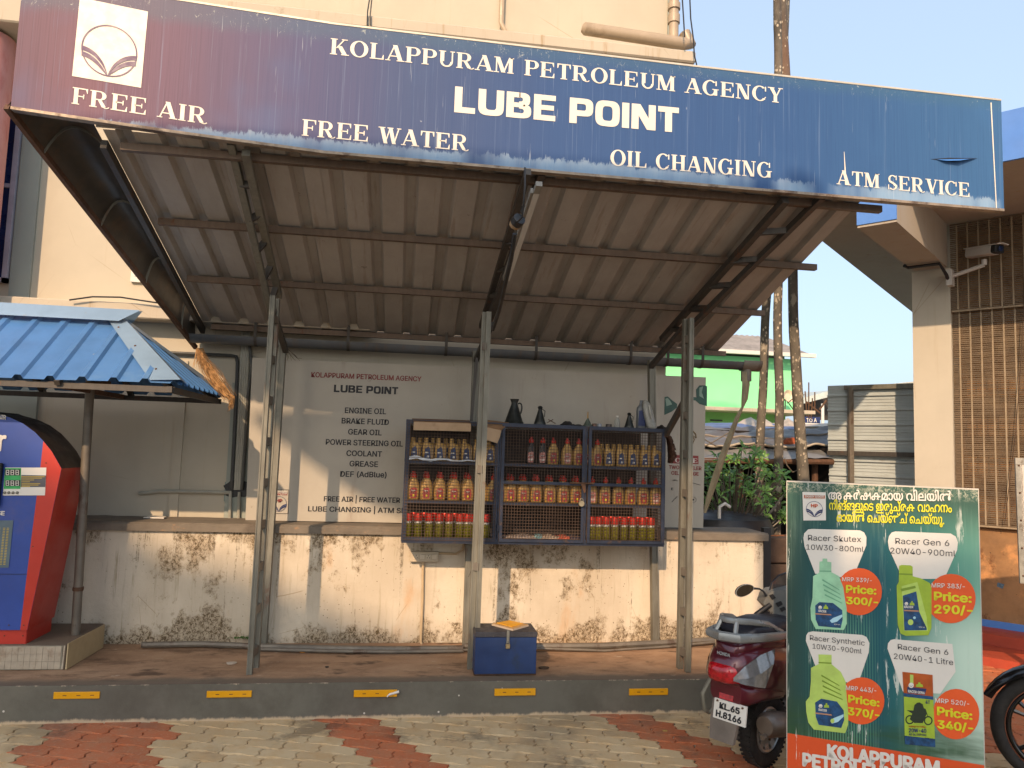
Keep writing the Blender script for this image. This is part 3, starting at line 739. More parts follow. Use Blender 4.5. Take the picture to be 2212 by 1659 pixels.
# ================================================================== BUILDING BEHIND
BY = 5.95
def building():
    xr = P(1449, 30, Y=BY).x
    t = thing('station_building', 'tall cream painted building with ledges and grey pilasters behind the canopy', 'building', (-7, BY, 0))
    m = MB(); m.box((-7, BY, 0), (xr, 12, 7.2)); m.build('wall', C['cream'], t, smooth=0)
    # sunshade slabs
    zt = P(1142, 70, Y=5.5).z; zb = P(1493, 134, Y=5.5).z; xe = P(1504, 115, Y=5.5).x
    m = MB(); m.cbox((-7, 5.5, zb), (xe, BY + 3.0, zt), .012); m.build('sunshade', C['cream_ledge'], t, smooth=0)
    z1 = P(200, 649, Y=5.75).z; z0 = P(360, 690, Y=5.75).z
    m = MB(); m.cbox((-7, 5.76, z0), (P(800, 700, Y=5.75).x, BY + .02, z1), .008); m.build('sunshade', C['cream_ledge'], t, smooth=0)
    # painted pilasters
    for (u0, u1, v), (za, zb2), dy in [((40, 84, 430), (z1, 6.4), .02), ((-40, 92, 780), (1.0, z0), .03)]:
        a = P(u0, v, Y=BY); b = P(u1, v, Y=BY)
        m = MB(); m.box((a.x, BY - dy, za), (b.x, BY + .01, zb2)); m.build('pilaster', C['greypaint'], t, smooth=0)
    m = MB(); a = P(498, 900, Y=BY); b = P(548, 900, Y=BY); m.box((a.x, BY - .012, 1.0), (b.x, BY + .01, 2.05)); m.build('pilaster', C['greypaint'], t, smooth=0)
    m = MB(); a = P(372, 1000, Y=BY); m.box((a.x, BY - .014, 1.0), (P(392, 1000, Y=BY).x, BY + .01, 2.2)); m.build('pilaster', C['cream'], t, smooth=0)
    m = MB(); m.box((xr - .03, BY - .02, zt), (xr + .012, BY + .2, 7.2)); m.build('pilaster', C['greypaint'], t, smooth=0)
    # window at the far left, seen past the sign
    a = P(-40, 600, Y=BY); b = P(36, 430, Y=BY); zw = P(10, 612, Y=BY).z
    m = MB(); fw = MB()
    m.box((a.x, BY - .015, zw + .03), (b.x - .03, BY + .0, 6.2)); w_ = m.build('window', C['glass'], t, smooth=0)
    fw.box((a.x, BY - .04, zw), (b.x, BY - .002, zw + .035)); fw.box((b.x - .035, BY - .04, zw), (b.x, BY - .002, 6.2)); zz = P(10, 407, Y=BY).z; fw.box((a.x, BY - .035, zz), (b.x - .03, BY - .002, zz + .03))
    fw.build('frame', M('pale_window_frame', '#a4a2ac', .5), w_, smooth=0)
    # second small window peeping past the canopy
    a = P(284, 610, Y=BY); b = P(350, 540, Y=BY)
    m = MB(); m.box((a.x + .02, BY - .012, a.z + .04), (b.x, BY, b.z)); w2 = m.build('window', M('pale_blue_window', '#8da3bf', .3), t, smooth=0)
    m = MB(); m.box((a.x, BY - .03, a.z), (b.x, BY - .001, a.z + .04)); m.box((a.x + .001, BY - .028, a.z + .041), (a.x + .03, BY - .002, b.z)); m.build('frame', C['white_paint'], w2, smooth=0)
    # drain pipes
    pm = M('cream_pvc_pipe', '#a3927a', .45, var=.1, scale=5, stain=[('#7c6a50', 4, (1, 1, .6), .55, .7, .5)])
    yb = 5.62
    m = MB(); c0 = P(1263, 62, Y=yb); c1 = P(1478, 95, Y=yb)
    m.tube([P(1257, 60, Y=yb), c0, c1, V((c1.x + .06, c1.y + .03, c1.z + .02)), V((c1.x + .02, yb + .05, c1.z + .12))], [.03, .05, .05, .05, .05], 12); m.build('drain_pipe', pm, t)
    m = MB(); x = P(1459, 60, Y=yb).x; m.tube([V((x, yb + .04, c1.z + .02)), V((x, yb + .04, 7))], .04, 12); m.lathe([(.05, 0), (.05, .07)], (x, yb + .04, P(1459, 45, Y=yb).z), 12); m.lathe([(.052, 0), (.052, .05)], (x, yb + .04, P(1459, 15, Y=yb).z), 12)
    m.build('drain_pipe', pm, t)
    m = MB(); p = P(1083, 45, Y=BY - .04); m.tube([V((p.x, p.y, 7)), V((p.x, p.y, p.z - .02)), V((p.x + .04, p.y, p.z - .1)), V((p.x + .1, p.y - .3, zt + .03))], .022, 8); m.build('drain_pipe', pm, t)
    # cables
    for pts in ([(795, -30), (798, 0), (794, 25), (793, 55)], [(802, -30), (803, 0), (800, 30), (800, 55)]):
        m = MB(); m.tube([P(*q, Y=5.48) for q in pts], .005, 6); m.build('cable', C['blackplastic'], t)
    for pts in ([(1489, -30), (1492, 40), (1498, 85), (1500, 120), (1505, 140)], [(1472, -30), (1476, 30), (1479, 80)]):
        m = MB(); m.tube([P(*q, Y=5.4) for q in pts], .006, 6); m.build('cable', C['blackplastic'], t)
    m = MB(); m.tube([P(150, 648, Y=5.72), P(200, 641, Y=5.72), P(260, 642, Y=5.72), P(345, 655, Y=5.72)], .006, 6); m.build('cable', C['blackplastic'], t)
    # bundle of conduits
    yb = BY - .03
    for k, u in enumerate((521, 526, 530.5, 535)):
        m = MB(); m.tube([P(u + 3.5, 700, Y=yb), P(u, 800, Y=yb), P(u - 7, 950, Y=yb), P(u - 13, 1058, Y=yb)], .011, 8); m.build('conduit', C['conduit'], t)
    m = MB(); m.tube([P(365, 762, Y=yb), P(500, 768, Y=yb), P(510, 770, Y=yb), P(513, 782, Y=yb), P(508, 900, Y=yb), P(500, 1058, Y=yb)], .013, 8); m.build('conduit', M('black_conduit', '#3c3c38', .5), t)
    m = MB(); m.tube([P(538, 740, Y=yb - .02), P(544, 790, Y=yb - .02), P(535, 860, Y=yb - .02), P(530, 950, Y=yb - .02), P(522, 1058, Y=yb - .02)], .012, 8); m.build('conduit', M('grey_black_conduit', '#50504a', .5), t)
    m = MB(); m.tube([P(300, 1066, Y=yb), P(345, 1061, Y=yb), P(500, 1064, Y=yb)], .013, 8); m.build('conduit', C['conduit'], t)
    for u in (498, 517): 
        m = MB(); m.tube([P(u, 1063, Y=yb), P(u - 2, 1126, Y=yb)], .012, 8); m.build('conduit', C['conduit'], t)
    a = P(484, 1083, Y=BY); b = P(536, 1042, Y=BY)
    m = MB(); m.box((a.x, BY - .008, a.z), (b.x, BY + .001, b.z)); pl = m.build('junction_plate', M('green_grey_plate', '#6c8480', .5), t, smooth=0)
    m = MB(); ce = (P(503, 1056, Y=BY - .015) ); 
    m.quad([ce + V((math.cos(q) * .06 * (1 + .25 * math.sin(q * 5)), 0, math.sin(q) * .065)) for q in [i * .4 for i in range(16)]]); m.quad([ce + V((.08 + math.cos(q) * .05, -.001, math.sin(q) * .06)) for q in [i * .4 for i in range(16)]])
    m.build('broken_hole', C['blackplastic'], pl, smooth=0)
    # pink column and cream block at the top left
    m = MB(); p = P(20, 300, Y=5.5); m.tube([V((p.x - .29, 5.62, 2.6)), V((p.x - .29, 5.62, P(30, 70, Y=5.5).z))], .2, 20); m.build('column', M('faded_pink_paint', '#c08a85', .7, var=.12, scale=1.5, stain=[('#a8473f', 1.5, (3, 3, 1), .45, .7, .7)]), t)
    a = P(57, 50, Y=5.4); m = MB(); m.cbox((-7, 5.4, a.z), (a.x, BY, 7), .01); m.build('balcony', C['cream_ledge'], t, smooth=0)
    m = MB(); a = P(24, 300, Y=BY); m.box((a.x - .07, BY - .1, 2.8), (a.x - .02, BY, 6)); m.build('trim', M('orange_brown_trim', '#8c4b30', .6), t, smooth=0)
building()

# ================================================================== CANOPY
def rz(y): return 3.08 - .31 * (y - 3.75)         # line of the purlins
def canopy():
    t = thing('oil_bay_canopy', 'lean-to canopy of grey corrugated sheets on steel trusses and thin double posts', 'canopy', (.5, 4.85, .2))
    x0, y0, y1 = -1.53, 3.785, 5.86
    up = .03
    for k in range(4):
        m = MB(); A = []
        pts = []
        for j in range(5):
            b = x0 + k * 1.005 + j * .2
            pts += [(b, 0), (b + .055, 0), (b + .072, .034), (b + .118, .034), (b + .135, 0)]
        pts.append((x0 + k * 1.005 + 1.02, 0))
        o = .002 * (k % 2)
        rows = [[V((x, y, rz(y) + up + h + o + random.uniform(-.0008, .0008))) for x, h in pts] for y in [y0 + (y1 - y0) * i / 8 for i in range(9)]]
        for a, b in zip(rows, rows[1:]): m.strip(a, b)
        m.build('roof_sheet', C['roof'], t, smooth=25)
    for y, xe in ((3.87, 2.64), (4.49, 2.60), (5.115, 2.555), (5.80, 2.56)):
        m = MB(); m.bar((-1.47, y, rz(y) + .005), (xe, y, rz(y) + .005), .036, .038); m.build('purlin', C['purlin'], t, smooth=0)
    m = MB(); m.box((-1.5, 5.862, rz(5.86) + .02), (2.49, 5.872, rz(5.86) + .085)); m.build('end_closure', C['roof'], t, smooth=0)
    m = MB(); m.bar((-1.545, 3.85, rz(3.85) + .0), (-1.545, 5.86, rz(5.86) + .0), .03, .05); m.build('edge_rafter', C['darksteel'], t, smooth=0)
    def RP(u, v, dz):            # point on the plane dz below the line of the purlins
        d = ray(u, v); k = .31; tt = (3.08 + dz + k * 3.75 - 1.6) / (d.z + k * d.y); return CAM + d * tt
    for k, (uf, ur, lf, lr) in enumerate((((520, 308), (603, 640), (499, 308), (588, 685)), ((1170, 374), (1049, 715), (1140, 371), (1040, 705)), ((1712, 422), (1430, 733), (1775, 426), (1462, 735)))):
        a = RP(*uf, -.055); a.y = max(a.y, 3.80); b = RP(*ur, -.055); a2 = P(*lf, Y=3.80); b2 = RP(*lr, -.2)
        if k == 1: a2, b2 = RP(*lf, -.055), RP(*lr, -.06); a, b = P(*uf, Y=3.80), RP(*ur, -.2)
        m = MB(); m.bar(a, b, .04, .04); tr = m.build('truss', C['galv'] if k == 0 else C['darksteel'], t, smooth=0)
        m = MB(); m.bar(a2, b2, .036, .036); m.build('bottom_chord', C['galv'] if k < 1 else C['darksteel'], tr, smooth=0)
        for f in (.18, .36, .54, .72, .9):
            m = MB(); m.bar(a.lerp(b, f), a2.lerp(b2, f + .01), .035, .03, up=V((0, 1, 0))); m.build('strut', C['darksteel'], tr, smooth=0)
    # front posts: two members and spacers, leaning as they do
    def post(base, top, wd=.033, name='post', mat=None, par=None):
        m = MB(); base = V(base); top = V(top)
        a, b = base, top
        m.bar(a, b, wd, wd, up=V((0, 1, 0)))
        # folded channel lips
        for s in (-1, 1):
            o = V((s * wd * .36, -wd * .5 - .002, 0)); m.bar(a + o, b + o, wd * .22, .006, up=V((0, 1, 0)))
        return m.build(name, mat or C['galv'], par or t, smooth=0)
    def ztop(y): return rz(y) - .22
    fl = P(540, 1455, Z=.21); ft = P(587, 720, Y=fl.y)
    front = [(P(539, 1456, Z=.21), P(585, 720, Y=P(539, 1456, Z=.21).y), P(553, 1441, Z=.21)),
             (P(1028, 1447, Z=.21), P(1054, 720, Y=P(1028, 1447, Z=.21).y), P(1016, 1451, Z=.21)),
             (P(1485, 1451, Z=.21), P(1492, 720, Y=P(1485, 1451, Z=.21).y), P(1468, 1443, Z=.21))]
    for i, (b, tp, b2) in enumerate(front):
        tt = b + (tp - b) * ((ztop(b.y) - b.z) / (tp.z - b.z))
        p1 = post(b, tt)
        off = b2 - b; off.z = 0
        if i == 1: off = V((-.036, .03, 0))
        start = .0 if i != 2 else .0
        p2 = post(b + off + V((0, 0, start)), tt + off * .7, .036)
        n = 9 if i != 1 else 3
        for k in range(n):
            f = (k + .45) / n
            if i == 1: f = (.28, .55, .9)[k]
            c = b + (tt - b) * f
            m = MB(); m.bar(c + V((0, -.012, 0)), c + off + V((0, -.012, 0)), .03, .05, up=V((0, 0, 1))); m.build('spacer', C['pipe'], p1, smooth=0)
    rears = [(P(573, 1389, Z=.21), P(611, 748, Y=5.5)), (P(1004, 1388, Z=.21), P(1028, 770, Y=5.5)), (P(1397, 1379, Z=.21), P(1407, 788, Y=5.5))]
    for b, tp in rears:
        b = V((b.x, 5.47, .21)); tp = V((tp.x, 5.50, rz(5.5) - .21)); post(b, tp, .05)
    # braces
    m = MB(); m.bar(P(1478, 868, Y=4.9), P(1438, 940, Y=5.2), .03, .04); m.build('brace', C['darksteel'], t, smooth=0)
    for q in (((1062, 700), (1028, 778)), ((590, 672), (617, 758)), ((1484, 700), (1406, 792))):
        m = MB(); m.bar(P(*q[0], Y=4.9), P(*q[1], Y=5.47), .034, .034); m.build('brace', C['darksteel'], t, smooth=0)
    m = MB(); m.box((-1.56, 3.779, 3.105), (-.6, 3.784, 3.3)); m.build('front_flashing', C['roof'], t, smooth=0)
    m = MB(); m.bar(P(1030, 770, Y=5.4), P(1018, 910, Y=5.4), .02, .03, up=V((0, 1, 0))); m.build('brace', C['darksteel'], t, smooth=0)
    # gutter: half-round trough on straps, with a stop end and an outlet
    gz = 2.385; gy = 5.93 - .12
    xe = P(1607, 790, Y=gy).x; xs = -1.62
    m = MB(); rows = []
    R = .062
    for x in (xs, -.6, .4, 1.4, xe):
        rows.append([V((x, gy + R * math.cos(q), gz + R * math.sin(q))) for q in [math.pi + math.pi * i / 10 for i in range(11)]])
    for a, b in zip(rows, rows[1:]): m.strip(a, b)
    m.quad(rows[0]); m.quad(rows[-1])
    g = m.build('gutter', C['gutter'], t)
    for u in (545, 747, 960, 1155, 1360, 1440, 1515):
        x = P(u, 770, Y=gy - R).x; m = MB()
        a = [V((x, gy + (R + .004) * math.cos(q), gz + (R + .004) * math.sin(q))) for q in [math.pi + math.pi * i / 10 for i in range(11)]]
        m.strip(a, [p + V((.022, 0, 0)) for p in a]); m.bar(V((x + .011, gy - R - .006, gz - .005)), V((x + .011, gy - R - .002, gz + .12)), .022, .006)
        m.build('gutter_bracket', C['darksteel'], g)
    m = MB(); r2 = R + .008
    rows = [[V((x, gy + r2 * math.cos(q), gz + r2 * math.sin(q))) for q in [math.pi * .95 + math.pi * 1.1 * i / 12 for i in range(13)]] for x in (xe - .03, xe + .05, xe + .13)]
    for a, b in zip(rows, rows[1:]): m.strip(a, b)
    m.quad(rows[-1]); m.tube([V((xe + .02, gy, gz - R + .01)), V((xe + .02, gy, gz - R - .09))], .042, 12)
    m.build('gutter_outlet', C['pipe'], g)
    # limp flat hose hanging from the outlet
    pth = [(1611, 803), (1612, 830), (1609, 862), (1604, 880), (1592, 905), (1577, 945), (1560, 990), (1545, 1035), (1532, 1075), (1523, 1108)]
    wdt = [19, 20, 17, 8, 13, 17, 19, 19, 16, 9]
    m = MB(); A, B = [], []
    for (u, v), w_ in zip(pth, wdt):
        f = 0 if v < 875 else 1
        dx = V((math.cos(.55 * f) * w_ / 2, 0, math.sin(.3 * f) * -w_ / 2)) * 5.8 / 1620
        c = P(u, v, Y=5.78); A.append(c - dx); B.append(c + dx + V((0, .01, 0)))
    Cc = [(a + b) / 2 + V((0, -.018, 0)) for a, b in zip(A, B)]
    Dd = [(a + b) / 2 + V((0, .012, 0)) for a, b in zip(A, B)]
    m.strip(A, Cc); m.strip(Cc, B); m.strip(B, Dd); m.strip(Dd, A)
    m.build('drain_hose', M('limp_canvas_hose', '#8c8064', .8, var=.2, scale=9, stain=[('#5f5440', 8, (4, 1, .6), .5, .7, .6)]), t, smooth=60)
    # curved flashing along the left edge
    n = 16; LE, UE = V((-1.95, 3.75, 3.155)), V((-1.60, 5.90, 2.30))
    rows = []
    for i in range(n + 1):
        f = i / n; lo = LE.lerp(UE, f); y = 3.755 + (5.86 - 3.755) * f; hi = V((-1.60, y, rz(y) + .10)); row = []
        for k in range(9):
            s = k / 8; p = lo.lerp(hi, s); bul = math.sin(s * math.pi) * (.12 * (1 - f) + .05)
            row.append(p + V((-.18, 0, .8)) * bul)
        rows.append(row)
    m = MB()
    for a, b in zip(rows, rows[1:]): m.strip(a, b)
    fl_ = m.build('side_flashing', C['flashing'], t, smooth=60)
    m = MB(); m.bar(LE, UE, .025, .03); m.build('flashing_rail', C['rustedge'], fl_, smooth=0)
    for i in (2, 6, 10, 14):
        m = MB(); r_ = rows[i]
        for a, b in zip(r_, r_[1:]): m.bar(a + V((.01, 0, -.008)), b + V((.01, 0, -.008)), .012, .004, up=V((0, 1, 0)))
        m.build('flashing_strap', C['galv'], fl_, smooth=0)
    return t
CAN = canopy()

# ================================================================== BIG SIGN
SY = 3.735
def big_sign():
    x0, x1 = P(30, 160, Y=SY).x, P(2166, 340, Y=SY).x
    t = thing('fascia_sign', 'long faded purple to blue sign over the canopy reading KOLAPPURAM PETROLEUM AGENCY LUBE POINT', 'sign', (x0, SY, 3.06))
    bot = [(x0, 3.153), (-1.2, 3.105), (-.47, 3.066), (1.5, 3.062), (x1, 3.063)]
    top = [(x0, 3.80), (-1.2, 3.765), (-.46, 3.728), (1.5, 3.707), (x1, 3.70)]
    m = MB()
    f = [V((x, SY, z)) for x, z in bot]; g = [V((x, SY, z)) for x, z in top]
    bk = V((0, .04, 0))
    m.strip(f, g); m.strip([p + bk for p in f], [p + bk for p in g]); m.strip(f, [p + bk for p in f]); m.strip(g, [p + bk for p in g])
    m.quad([f[0], g[0], g[0] + bk, f[0] + bk]); m.quad([f[-1], g[-1], g[-1] + bk, f[-1] + bk])
    m.build('sign_face', C['sign'], t, smooth=0)
    m = MB()
    for a, b in zip(f, f[1:]): m.bar(a + V((0, .018, -.008)), b + V((0, .018, -.008)), .042, .014)
    m.build('bottom_frame', M('sign_frame_steel', '#8b7d6c', .5, .3, var=.25, scale=12, stain=[('#4a3626', 9, (1, 1, 1), .5, .65, .8)]), t, smooth=0)
    m = MB()
    for a, b in zip(g, g[1:]): m.bar(a + V((0, .02, .006)), b + V((0, .02, .006)), .045, .01)
    m.build('top_frame', M('sign_top_strip', '#b9b3a4', .5, .2, var=.1), t, smooth=0)
    def tx(s, u0, v0, u1, v1, h, font):
        a = P(u0, v0, Y=SY); b = P(u1, v1, Y=SY); hh = P(u0, v0 - h, Y=SY).z - a.z
        put_text(t, s, a, b, hh, NY, C['letter'], font)
    tx('KOLAPPURAM PETROLEUM AGENCY', 713, 117, 1688, 223, 34.5, 'serif')
    tx('LUBE POINT', 981, 242.5, 1465, 287, 56, 'block')
    tx('FREE AIR', 155, 224, 446, 269, 36, 'serif')
    tx('FREE WATER', 652, 293, 1011, 327, 35.5, 'serif')
    tx('OIL CHANGING', 1318, 357, 1667, 385, 34, 'serif')
    tx('ATM SERVICE', 1808, 398, 2094, 426, 31, 'serif')
    m = MB(); m.quad([P(u, v, Y=SY) + NY * .002 for u, v in [(173, -5), (320, 25.5), (305, 190), (156, 164.5)]]); m.build('emblem_ground', C['letter'], t, smooth=0, fix=False)
    c = P(237, 110.5, Y=SY); r = abs(P(237, 55, Y=SY).z - c.z)
    ux = (P(320, 25.5, Y=SY) - P(173, -5, Y=SY)).normalized()
    lf = M('faded_emblem_violet', '#4c3358', .5, var=.15)
    emblem(t, c, r * 1.0, ux, V((0, 0, 1)), NY, lf, lf)
    m = MB(); a = [P(2140, v, Y=SY) + NY * .002 for v in (222, 440)]; m.quad([P(2139, 222, Y=SY) + NY*.002, P(2141.5, 222, Y=SY) + NY*.002, P(2153, 452, Y=SY) + NY*.002, P(2151, 452, Y=SY) + NY*.002]); m.build('seam_strip', C['letter'], t, smooth=0, fix=False)
    # the tear with its hanging lip
    m = MB(); q = [P(2010, 344, Y=SY), P(2050, 341, Y=SY), P(2112, 342, Y=SY), P(2060, 350, Y=SY)]
    m.quad([p + NY * .002 for p in q], C['black'])
    m.quad([P(2022, 345, Y=SY) + NY * .003, P(2108, 343, Y=SY) + NY * .003, P(2088, 346, Y=SY) + NY * .02, P(2066, 351, Y=SY) + NY * .03, P(2040, 350, Y=SY) + NY * .02], M('torn_vinyl', '#3f74b4', .5))
    m.build('torn_flap', C['sign'], t, smooth=0, fix=False)
    # white spill running up from the letter A
    m = MB(); m.quad([P(1825, 399, Y=SY) + NY*.002, P(1829, 399, Y=SY) + NY*.002, P(1823.5, 328, Y=SY) + NY*.002, P(1822.5, 328, Y=SY) + NY*.002]); m.build('paint_run', C['letter'], t, smooth=0, fix=False)
big_sign()

# ================================================================== WALL PANEL
PY = 5.74
def wall_panel():
    a = P(545, 773, Y=PY); b = P(1525, 815, Y=PY); c = P(1519, 1138, Y=PY); d = P(530, 1126, Y=PY)
    t = thing('service_board', 'large grey white board on the low wall listing oils and services in black print', 'board', (d.x, PY, 1.03))
    m = MB(); m.slab([V((d.x, PY, 1.036)), V((c.x, PY, 1.042)), V((b.x, PY, b.z)), V((a.x, PY, a.z))], (0, .04, 0)); m.build('board', C['panel'], t, smooth=0)
    def D(x, y): return (497.7 + x * .25, 718.9 + y * .25)
    def tx(s, p, q, h, mat='black', font='sans', bold=.022):
        A = P(*D(*p), Y=PY); B = P(*D(*q), Y=PY); u, v = D(*p); put_text(t, s, A, B, P(u, v - h * .25, Y=PY).z - A.z, NY, C[mat], font, bold)
    tx('KOLAPPURAM PETROLEUM AGENCY', (700, 382), (1648, 420), 42, 'redprint')
    tx('LUBE POINT', (893, 512), (1447, 533), 64, font='block')
    tx('ENGINE OIL', (990, 692), (1343, 703), 46)
    tx('BRAKE FLUID', (962, 782), (1367, 796), 46)
    tx('GEAR OIL', (1018, 877), (1305, 886), 46)
    tx('POWER STEERING OIL', (825, 965), (1488, 982), 46)
    tx('COOLANT', (1003, 1062), (1307, 1071), 46)
    tx('GREASE', (1030, 1152), (1273, 1159), 46)
    tx('DEF (AdBlue)', (950, 1242), (1347, 1250), 46)
    tx('FREE AIR | FREE WATER', (808, 1455), (1464, 1468), 43)
    tx('LUBE CHANGING | ATM SERVICE', (672, 1541), (1705, 1562), 43)
    # framed emblem low on the left
    q = [P(*D(x, y), Y=PY) for x, y in [(335, 1352), (505, 1357), (498, 1563), (327, 1560)]]
    m = MB()
    for i in range(4): m.bar(q[i] + NY * .002, q[(i+1) % 4] + NY * .002, .004, .003)
    m.build('emblem_frame', C['black'], t, smooth=0)
    m = MB(); m.quad([P(*D(x, y), Y=PY) + NY * .002 for x, y in [(343, 1376), (493, 1380), (492, 1404), (342, 1400)]]); m.build('emblem_band', C['redprint'], t, smooth=0, fix=False)
    put_text(t, 'हिन्दुस्तान पेट्रोलियम', P(*D(348, 1396), Y=PY), P(*D(490, 1400), Y=PY), .02, NY, C['print_white'], lift=.004)
    cc = P(*D(420, 1478), Y=PY); emblem(t, cc, .055, V((1, 0, 0)), V((0, 0, 1)), NY, C['navy'], C['navy'], letters='HP', lettermat=C['redprint'])
    # right part, for two-wheelers
    def E(x, y): return (1382.5 + x * .2, 829.5 + y * .2)
    Q = lambda x, y, l=.002: P(*E(x, y), Y=PY) + NY * l
    m = MB(); m.quad([Q(315, 765), Q(630, 775), Q(632, 866), Q(315, 856)]); m.build('price_box', C['redprint'], t, smooth=0, fix=False)
    put_text(t, 'FORCE', Q(325, 845, 0), Q(618, 852, 0), .035, NY, C['print_white'], 'serif', lift=.004)
    def tx2(s, p, q, h, mat='redprint'):
        A = Q(*p, 0); B = Q(*q, 0); put_text(t, s, A, B, h, NY, C[mat], 'sans', .03)
    tx2('TWO WHEELER', (312, 915), (662, 930), .027); tx2('OIL CHANGE', (338, 978), (632, 990), .027); tx2('E', (337, 1145), (357, 1146), .018, 'black')
    gm = M('green_funnel_print', '#2a4f43', .5, var=.2, scale=20)
    m = MB(); m.quad([Q(265, 140), Q(300, 135), Q(345, 175), Q(400, 215), Q(400, 255), Q(340, 300), Q(262, 335)])
    m.quad([Q(605, 60), Q(640, 15), Q(700, 15), Q(724, 25), Q(722, 240), Q(640, 215), Q(600, 180), Q(570, 175), Q(575, 140), Q(608, 145)]); m.build('printed_bottle', gm, t, smooth=0, fix=False)
    m = MB(); m.quad([Q(272, 160, .003), Q(298, 150, .003), Q(330, 190, .003), Q(345, 220, .003), Q(285, 240, .003)]); m.quad([Q(640, 40, .003), Q(680, 25, .003), Q(665, 90, .003), Q(690, 160, .003), Q(640, 130, .003)]); m.build('printed_highlight', M('pale_green_print', '#7c9484', .5), t, smooth=0, fix=False)
    m = MB()
    pts = [Q(545, 440, .004), Q(560, 500, .004), Q(600, 540, .004), Q(605, 580, .004), Q(575, 560, .004), Q(560, 620, .004), Q(570, 640, .004), Q(550, 700, .004)]
    m.tube(pts, [.003, .006, .004, .006, .003, .006, .004, .003], 5)
    m.tube([Q(550, 520, .004), Q(585, 600, .004), Q(560, 660, .004)], .003, 5); m.build('printed_oil', M('oil_brown_print', '#6b5630', .5), t)
    m = MB()
    def line(pts, w_): m.tube([Q(x, y, .002) for x, y in pts], w_, 4, flat=.3)
    line([(545, 1062), (570, 1068), (640, 1088), (650, 1092)], .005); line([(540, 1042), (535, 1060), (545, 1075), (562, 1070)], .004); line([(545, 1040), (562, 1048)], .003)
    for k in range(5): a = 2.0 - k * .17; line([(392 + math.cos(a) * 62 * -1.0 - 20, 1120 - math.sin(a) * 75), (392 + math.cos(a) * 75 * -1.0 - 20, 1120 - math.sin(a) * 90)], .003)
    line([(345, 1272), (380, 1235)], .006); line([(377, 1240), (400, 1215)], .009); line([(340, 1275), (350, 1265)], .002)
    cc = (576, 1250)
    for k in range(24): a = k * math.pi / 12; line([(cc[0] + 30 * math.cos(a), cc[1] + 30 * math.sin(a)), (cc[0] + 30 * math.cos(a + .26), cc[1] + 30 * math.sin(a + .26))], .003)
    line([(576, 1240), (576, 1258)], .006)
    line([(532, 1296), (532, 1332), (550, 1332), (550, 1296), (532, 1296)], .0045)
    m.build('printed_icon', C['black'], t)
wall_panel()

# ================================================================== UNSEEN OCCLUDERS, ADDED AND SHAPED TO SHADE THE BAY
def upstream(x, z, t): return V((x, 5.75, z)) - V((.41, 1, -.62)) * t
def opposite():
    t = thing('occluder', 'added unseen hoarding on one steel pole across from the canopy', 'occluder', (0, -3.2, 0))
    low = [(-1.14, 1.80), (-1.13, 1.79), (-.59, 1.43), (-.26, 1.22), (.1, 1.12), (.85, 1.10), (2.75, .98)]  # added blocker; outline traced back from the shade wanted on the board
    poly = [upstream(x, z, 9) for x, z in low] + [upstream(2.75, 1.87, 9), upstream(-.75, 1.87, 9)]
    m = MB(); m.slab(poly, (0, -.12, 0)); m.build('board', C['white_paint'], t, smooth=0)
    a = upstream(2.9, 1.5, 9); m = MB(); m.tube([(a.x, a.y - .06, 0), (a.x, a.y - .06, a.z + .4)], .1, 10); m.bar((a.x, a.y - .06, a.z), (a.x - .6, a.y - .06, a.z), .08, .08); m.build('pole', C['galv'], t)
    t = thing('far_occluder', 'unseen pale slab added far behind the camera, outlined to shade wall and floor', 'building', (-10, -20, 0))
    low = [(-3.6, 2.0), (-1.9, .95), (-1.5, .70), (-1.1, .62), (-.55, .42), (-.15, .24), (.3, .08), (1.17, -.19), (2.3, -.31), (4.6, -.45)]  # added blocker; skyline traced back from the shade edge on wall and floor
    poly = [upstream(x, z, 24) for x, z in low]
    poly = poly + [V((poly[-1].x, poly[-1].y, 0)), V((poly[0].x, poly[0].y, 0))]
    m = MB(); m.slab(poly, (0, -3, 0)); m.build('wall', C['white_paint'], t, smooth=0)
opposite()

